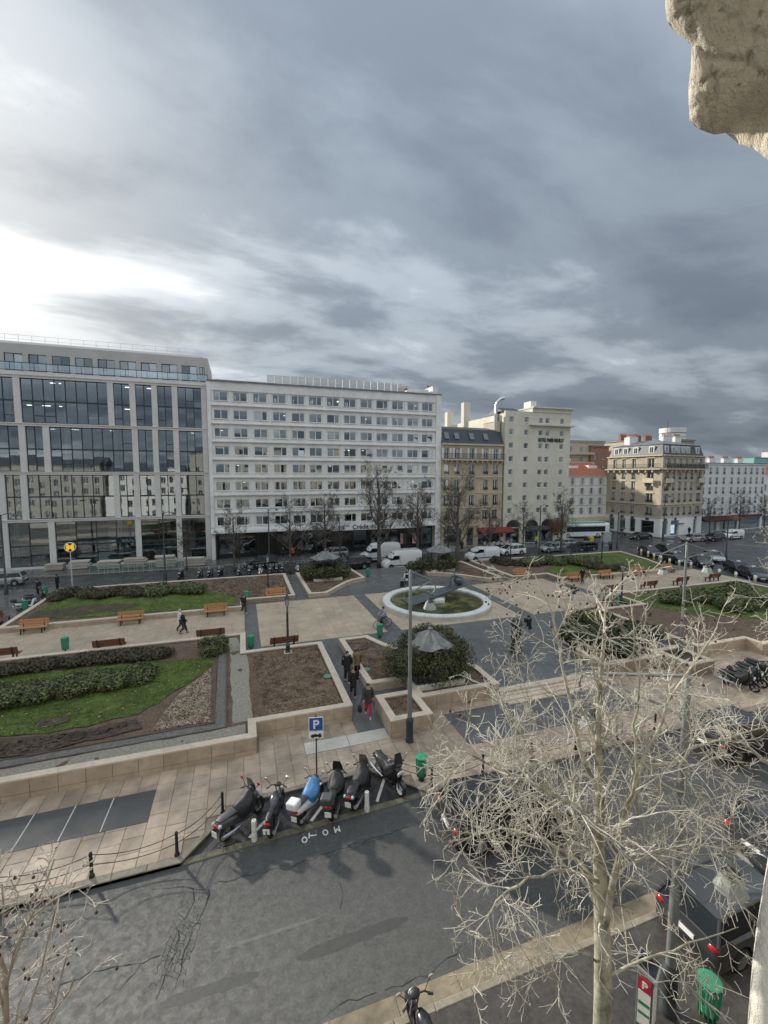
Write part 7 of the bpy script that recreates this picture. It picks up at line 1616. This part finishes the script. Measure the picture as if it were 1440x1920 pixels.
# ================================================================== people
R = random.Random(123)
M_skin = mat('skin', (.42, .27, .20), .6, var=.05); M_hairD = mat('hair_dark', (.02, .015, .012), .7); M_hairG = mat('hair_grey', (.38, .37, .36), .8); M_hairB = mat('hair_brown', (.07, .04, .022), .7); M_dark = mat('eye_dark', (.02, .02, .02), .4)
CL = {k: mat('cloth_' + k, c, .85, var=.12, scale=8) for k, c in {'black': (.012, .012, .013), 'charcoal': (.035, .037, .04), 'brown': (.20, .13, .07), 'red': (.40, .02, .03), 'white': (.62, .62, .60), 'grey': (.17, .18, .19), 'bluegrey': (.26, .30, .36), 'jeans': (.30, .36, .42), 'navy': (.02, .025, .05), 'yellow': (.60, .62, .02), 'orange': (.42, .12, .05), 'tan': (.30, .24, .15), 'redvest': (.55, .08, .04)}.items()}
def person(px, py, z, rz, label, coat='black', legs='charcoal', shoes='black', hair=M_hairD, pose='walk', h=1.72, long=False, group=None, xy=None, lod=2, hat=None, bag=None, arms=None, seat=False):
    x, y = xy or at(px, py, z); k = h / 1.72; S = lambda *p: Vector(p) * k
    if pose == 'walk': lk, la, rk, ra = S(.16, .09, .50), S(.24, .09, .09), S(.04, -.09, .50), S(-.26, -.09, .14)
    elif pose == 'ride': lk, la, rk, ra = S(.40, .10, .78), S(.30, .12, .38), S(.38, -.10, .62), S(.30, -.12, .22)
    else: lk, la, rk, ra = S(.02, .10, .50), S(0, .11, .09), S(.03, -.10, .50), S(0, -.11, .09)
    if pose == 'walk': le, lw, re, rw = S(-.12, .25, 1.16), S(-.02, .27, .92), S(.10, -.25, 1.16), S(.26, -.23, .97)
    elif pose == 'ride': le, lw, re, rw = S(.24, .24, 1.20), S(.50, .22, 1.08), S(.24, -.24, 1.20), S(.50, -.22, 1.08)
    elif pose == 'photo': le, lw, re, rw = S(.18, .24, 1.20), S(.30, .10, 1.48), S(.18, -.24, 1.20), S(.30, -.08, 1.48)
    else: le, lw, re, rw = S(-.03, .25, 1.14), S(.04, .26, .90), S(-.03, -.25, 1.14), S(.04, -.26, .90)
    fx = .16 if pose == 'ride' else .02
    pel, sp, chs, nk, hd, tp = S(0, 0, .95), S(fx * .4, 0, 1.18), S(fx, 0, 1.38), S(fx + .01, 0, 1.50), S(fx + .03, 0, 1.60), S(fx + .02, 0, 1.68)
    ls, rs_ = S(fx, .18, 1.42), S(fx, -.18, 1.42)
    def hand(w_, e_): d = (w_ - e_).normalized(); return w_ + d * .09 * k
    lh, rh = hand(lw, le), hand(rw, re)
    V = [pel, sp, chs, nk, hd, tp, ls, le, lw, lh, rs_, re, rw, rh, S(0, .09, .9), lk, la, la + S(.13, 0, -.05), S(0, -.09, .9), rk, ra, ra + S(.13, 0, -.05), hd + S(.105, 0, -.005)]
    E = [(0, 1), (1, 2), (2, 3), (3, 4), (4, 5), (2, 6), (6, 7), (7, 8), (8, 9), (2, 10), (10, 11), (11, 12), (12, 13), (0, 14), (14, 15), (15, 16), (16, 17), (0, 18), (18, 19), (19, 20), (20, 21), (4, 22)]
    rr_ = [(.13, .11), (.12, .10), (.14, .10), .058, (.085, .10), (.06, .07), .06, .045, .032, (.04, .02), .06, .045, .032, (.04, .02), .085, .058, .04, .035, .085, .058, .04, .035, .022]
    rr_ = [tuple(q * k for q in r) if isinstance(r, tuple) else r * k for r in rr_]
    b = skin('person', V, E, rr_, M_skin, None, lod); tag(b, label, 'person', group); b.location = (x, y, z); b.rotation_euler = (0, 0, rz)
    hem = .55 if long else .84
    CV = [S(0, 0, hem), pel, sp, chs, S(fx, 0, 1.455), ls, le, lw, rs_, re, rw]; CE = [(0, 1), (1, 2), (2, 3), (3, 4), (3, 5), (5, 6), (6, 7), (3, 8), (8, 9), (9, 10)]
    CR = [(.27, .24) if long else (.20, .18), (.22, .19) if long else (.20, .17), (.18, .155), (.20, .155), .095, .10, .08, .064, .10, .08, .064]; CR = [tuple(q * k for q in r) if isinstance(r, tuple) else r * k for r in CR]
    skin('coat' if long else 'jacket', CV, CE, CR, CL[coat], b, lod, 1)
    skin('trousers', [S(0, 0, .97), S(0, .09, .88), lk, la + S(0, 0, .02), S(0, -.09, .88), rk, ra + S(0, 0, .02)], [(0, 1), (1, 2), (2, 3), (0, 4), (4, 5), (5, 6)], [.15 * k, .115 * k, .09 * k, .07 * k, .115 * k, .09 * k, .07 * k], CL[legs], b, lod)
    for a in (la, ra): skin('shoe', [a + S(-.05, 0, -.04), a + S(.04, 0, -.045), a + S(.15, 0, -.055)], [(0, 1), (1, 2)], [.045 * k, .048 * k, .035 * k], CL[shoes], b, 1)
    hm = MB(); hm.ball(hd + S(-.025, 0, .035), (.105 * k, .10 * k, .105 * k), 12, 8)
    if hat == 'long': hm.ball(hd + S(-.075, 0, -.08), (.07 * k, .115 * k, .16 * k), 10, 6)
    hm.build('hair' if hat in (None, 'long') else 'hat', hair if hat in (None, 'long') else CL[hat], b, smooth=True)
    for s_ in (-1, 1): MB().ball(hd + S(.088, s_ * .034, .012), .011 * k, 6, 4).build('eye', M_dark, b)
    MB().ball(hd + S(.085, 0, -.062), (.012 * k, .03 * k, .008 * k), 6, 4).build('mouth', mat('lips', (.28, .11, .10), .6), b)
    if bag == 'back': MB().box(fx * k - .30, fx * k - .12, -.15, .15, 1.02 * k, 1.44 * k).build('backpack', CL['black'], b, bevel=.05, seg=3)
    return b
F = rad(-108)   # towards the camera
person(690, 1343, .36, rad(-100), 'person in dark jacket and red trousers walking down the ramp', 'charcoal', 'red', 'white', hat='charcoal', h=1.74)
x, y = at(690, 1343, .36); e = tag(empty('shoulder_bag', (x - .42, y + .02, .95)), 'dark bag hanging at the side of the person in red trousers', 'bag'); MB().box(-.09, .09, -.14, .14, -.28, 0).build('pouch', CL['black'], e, bevel=.04); MB().tube([(0, -.12, 0), (.08, -.05, .28), (.12, 0, .42), (.08, .06, .28), (0, .12, 0)], .012, 5).build('strap', CL['black'], e)
person(662, 1306, .45, rad(-98), 'person in long black padded coat in the middle of the walking group', 'black', 'black', hair=M_hairB, long=True, h=1.66, hat='long')
person(670, 1268, .45, rad(-100), 'woman in fluffy brown coat with long dark hair in the walking group', 'brown', 'black', hat='long', h=1.70)
person(651, 1276, .45, rad(-92), 'man in black coat at the left rear of the walking group', 'black', 'black', long=True, h=1.80, pose='stand')
person(338, 1182, ZP, rad(10), 'older person in pale coat on the left walkway', 'white', 'charcoal', hair=M_hairG, h=1.70)
person(344, 1188, ZP, rad(8), 'older man in black coat beside the person in the pale coat', 'black', 'charcoal', hair=M_hairG, h=1.76)
person(457, 1150, ZP, rad(-60), 'person in black with white shoes by the left green bin', 'black', 'charcoal', 'white', h=1.7)
person(762, 1101, ZP, rad(80), 'traveller in white shirt with black backpack behind the fountain', 'white', 'charcoal', bag='back', h=1.74)
x, y = at(754, 1101, ZP); e = tag(empty('suitcase', (x, y, ZP)), 'upright dark suitcase beside the traveller', 'suitcase'); MB().box(-.2, .2, -.13, .13, .06, .66).build('shell', CL['black'], e, bevel=.05, seg=3); MB().tube([(-.12, 0, .66), (-.12, 0, 1.0), (.12, 0, 1.0), (.12, 0, .66)], .012, 5).build('handle', M_plates, e); [MB().ball((q, 0, .05), .05, 8, 5).build('wheel', M_tyre, e) for q in (-.15, .15)]
person(991, 1197, ZP, rad(100), 'man in black jacket and pale jeans taking a photograph', 'black', 'jeans', 'white', pose='photo', h=1.75)
person(1092, 1094, ZP, rad(180), 'person in black on the right walkway beside the one in brown', 'black', 'charcoal', h=1.78)
person(1101, 1096, ZP, rad(180), 'person in brown jacket and white trousers on the right walkway', 'brown', 'white', 'white', h=1.7)
person(1075, 1127, ZP, rad(-120), 'person in dark clothes with a white bag right of the fountain', 'charcoal', 'white', h=1.65)
person(1145, 1036, .1, rad(90), 'person in bulky black coat at the crossing', 'black', 'black', long=True, h=1.75)
person(1005, 1022, .1, rad(0), 'worker in yellow high-visibility vest before the hotel arches', 'yellow', 'navy', pose='stand')
person(866, 1032, .12, rad(-90), 'person in black before the honey-coloured house', 'black', 'black', 'white', pose='stand')
person(940, 1022, .12, rad(-90), 'waiter in white shirt under the red awning', 'white', 'black', pose='stand')
person(531, 1047, .12, rad(-90), 'person in black walking past the black shopfront', 'black', 'black', 'white'); person(549, 1046, .12, rad(-90), 'person in red and orange vest before the black shopfront', 'redvest', 'black', pose='stand'); person(560, 1046, .12, rad(-80), 'dark figure right of the red-vested person', 'black', 'black', pose='stand')
person(77, 1062, .12, rad(0), 'person in orange coat before the glazed office entrance', 'orange', 'charcoal', long=True); person(63, 1062, .12, rad(0), 'person in black before the glazed office entrance', 'black', 'black')
person(72, 1117, .1, rad(-140), 'person in black standing by the scooters at the left wall', 'black', 'black', pose='stand', bag='back'); person(108, 1106, .1, rad(170), 'person in black below the metro sign', 'black', 'black', pose='stand')
person(1096, 1022, .1, rad(-20), 'person in black beside the yellow delivery box, left one', 'black', 'black', pose='stand'); person(1102, 1024, .1, rad(200), 'person with grey hair beside the yellow delivery box', 'charcoal', 'black', pose='stand', hair=M_hairG)
person(1172, 1006, .12, rad(180), 'person in white top before the corner block', 'white', 'black'); person(1292, 1003, .12, rad(180), 'person in black by the bus shelter, right one', 'black', 'black', pose='stand')
# cyclist
x, y = at(718, 1177, ZP); d_ = rad(196)
e = tag(empty('bicycle', (x, y, ZP), d_), 'dark city bicycle ridden past the fountain', 'bicycle')
for wx_ in (-.54, .56):
    t_ = MB().lathe([(.31, -.02), (.335, -.018), (.345, 0), (.335, .018), (.31, .02)], 26, cap=False).xform(Matrix.Rotation(rad(90), 4, 'X')).build('wheel', M_tyre, e, smooth=True); t_.location = (wx_, 0, .345)
    sp_ = MB(); [sp_.tube([(0, 0, 0), (.32 * math.cos(k * .524), 0, .32 * math.sin(k * .524))], .004, 3) for k in range(12)]; sp_.build('spokes', M_plates, t_)
fm = MB(); [fm.tube(q, .02, 6) for q in ([(-.54, 0, .345), (-.05, 0, .30)], [(-.05, 0, .30), (.38, 0, .62)], [(-.05, 0, .30), (-.18, 0, .85)], [(-.14, 0, .72), (.36, 0, .80)], [(-.54, 0, .345), (-.15, 0, .74)], [(.36, 0, .86), (.56, 0, .345)])]; fm.build('frame', M_iron, e)
MB().tube([(.30, -.28, 1.02), (.36, -.1, .98), (.36, .1, .98), (.30, .28, 1.02)], .014, 5).build('handlebar', M_iron, e); MB().ball((-.2, 0, .90), (.13, .08, .035), 8, 5).build('saddle', M_seat, e); MB().lathe([(.09, -.01), (.09, .01)], 12).xform(Matrix.Translation((-.05, 0, .30)) @ Matrix.Rotation(rad(90), 4, 'X')).build('chainwheel', M_iron, e)
person(0, 0, ZP, d_, 'cyclist in blue-grey jacket riding the dark bicycle', 'bluegrey', 'charcoal', 'white', pose='ride', xy=(x - .2 * math.cos(d_), y - .2 * math.sin(d_)), h=1.72, hat='charcoal')
# ================================================================== stonework of the building the view is taken from
M_own = mat('own_stone', (.60, .55, .45), .9, var=.12, scale=6, bump=1.0, bscale=34, stain=.3, stretch=(2.2, 2.2, .7))
M_own2 = mat('own_jamb', (.60, .57, .50), .9, var=.08, scale=9, bump=.6, bscale=40)
def ptd(px, py, dist): d = ray(px, py).normalized(); return Vector((0, 0, CAMH)) + d * dist
OUT = [(1246, -60), (1244, 10), (1247, 38), (1262, 58), (1287, 76), (1295, 88), (1293, 130), (1288, 165), (1289, 205), (1290, 228), (1305, 246), (1335, 260), (1358, 258), (1385, 280), (1412, 285), (1430, 297), (1450, 310), (1560, 330), (1560, -60)]
e = tag(empty('stone_corbel', (1.2, .75, 13.6)), 'carved pale stone corbel of the building in the upper right corner', 'corbel')
D = 1.5
def front(): 
    # grid over the outline in a plane square to the facade side, pushed about by noise
    pts = [ptd(px, py, D) for px, py in OUT]; cen = ptd(1400, 120, D); nrm = (Vector((0, 0, CAMH)) - cen).normalized(); ux = nrm.cross(Vector((0, 0, 1))).normalized() * -1; uy = nrm.cross(ux).normalized()
    if uy.z < 0: uy = -uy
    P2 = []
    for px, py in OUT:
        d = ray(px, py); o = Vector((0, 0, CAMH)); k = (cen - o).dot(nrm) / d.dot(nrm); q = o + d * k - cen; P2.append((q.dot(ux), q.dot(uy)))
    if sum(P2[i][0] * P2[(i + 1) % len(P2)][1] - P2[(i + 1) % len(P2)][0] * P2[i][1] for i in range(len(P2))) < 0: P2 = P2[::-1]
    return cen, nrm, ux, uy, P2
cen, nrm, ux, uy, P2 = front()
def dist_edge(x, y):
    return min((Vector((x, y)) - (Vector(a) + (Vector(c) - Vector(a)) * max(0, min(1, (Vector((x, y)) - Vector(a)).dot(Vector(c) - Vector(a)) / (Vector(c) - Vector(a)).length_squared)))).length for a, c in zip(P2, P2[1:] + P2[:1]))
def relief(x, y):
    ed = dist_edge(x, y); r = -.035 * math.exp(-ed / .010)
    v = x * 26 + 6 * noise.noise(Vector((x * 5, y * 3, 1))) + y * 7
    r += .004 * abs(math.sin(v)) ** .4 + .006 * noise.noise(Vector((x * 9, y * 4, 5))) + .004 * noise.noise(Vector((x * 40, y * 14, 2)))
    for a_, sx_, sy_, dp in ((3, 7, 3.2, .012), (11, 12, 4.5, .010), (23, 19, 7, .007)):
        n_ = abs(noise.noise(Vector((x * sx_ + y * 3, y * sy_ - x, a_)))); r -= dp * max(0, 1 - n_ / .035)
    # hollow undercut below the leaf tip
    hx, hy = (x - hol[0]) , (y - hol[1]); g_ = math.exp(-((hx / .10) ** 2 + (hy / .055) ** 2)); r -= .10 * g_
    return r
d = ray(1408, 238); k = (cen - Vector((0, 0, CAMH))).dot(nrm) / d.dot(nrm); q = Vector((0, 0, CAMH)) + d * k - cen; hol = (q.dot(ux), q.dot(uy))
mb = terrain(P2, .007, relief, R); mb.v = [tuple(cen + ux * v[0] + uy * v[1] + nrm * v[2] - e.location) for v in mb.v]
mb.build('carved_face', M_own, e, smooth=True)
# sides run back into the wall
n = len(P2); sd2 = MB(); ring0 = [cen + ux * x + uy * y + nrm * relief(x, y) - e.location for x, y in P2]; cc_ = sum((Vector((x, y)) for x, y in P2), Vector((0, 0))) / n
bk = Vector((.55, -.85, .05)) * .8
sd2.loft([[tuple(p) for p in ring0], [tuple(p + bk * .4 + ux * .02) for p in ring0], [tuple(p + bk) for p in ring0]], caps=False); sd2.build('corbel_body', M_own, e)
# jamb stone at the lower right
e2 = tag(empty('stone_jamb', (.62, .35, 11.5)), 'pale sunlit edge of the window stonework in the lower right corner', 'stonework')
edge = [(1520, 1280), (1480, 1430), (1452, 1540), (1441, 1600), (1428, 1680), (1418, 1740), (1411, 1800), (1406, 1860), (1401, 1930), (1396, 2000)]
mb = MB(); rings = []
cr_ = Vector((math.cos(rad(YAW)), -math.sin(rad(YAW)), 0)); cf_ = Vector((math.sin(rad(YAW)), math.cos(rad(YAW)), 0))
for i, (px, py) in enumerate(edge):
    p = ptd(px, py, 1.25); rings.append([tuple(p + cr_ * a + cf_ * b_ - e2.location) for a, b_ in ((0, 0), (.08, .05), (.17, .10), (.40, .14), (.50, .02), (.32, .0), (.18, -.002), (.06, -.002))])
mb.loft(rings).build('jamb_stone', M_own2, e2, smooth=True)
M_own3 = mat('near_house_stone', (.36, .345, .31), .9, var=.1, scale=1)
# the row of houses on the camera's side, seen only mirrored in the glass opposite
R = random.Random(8)
for (x0_, w_, h_, m_, lab) in ((-62, 26, 15, M_own3, 'stone house on the near side of the square, mirrored in the glazed block'), (-35, 20, 13.5, M_wht3, 'pale house on the near side of the square, mirrored in the glazed block'), (-14, 30, 19, M_own3, 'stone house from which the view is taken'), (17, 24, 16, M_beigefar, 'beige house on the near side, mirrored in the bank windows'), (42, 30, 15, M_wht3, 'white house on the near side further right')):
    house('apartment_house', lab, (x0_ + w_, -1.6, 0), math.pi, w_, 10, h_, [1.5 + 2.6 * k for k in range(int((w_ - 2) / 2.6) + 1)], [z for z in (1.0, 4.2, 7.2, 10.2, 13.0) if z + 2.0 < h_], 1.1, 1.8, m_, 'gable', M_slater, roof_h=2.5, back=.3)
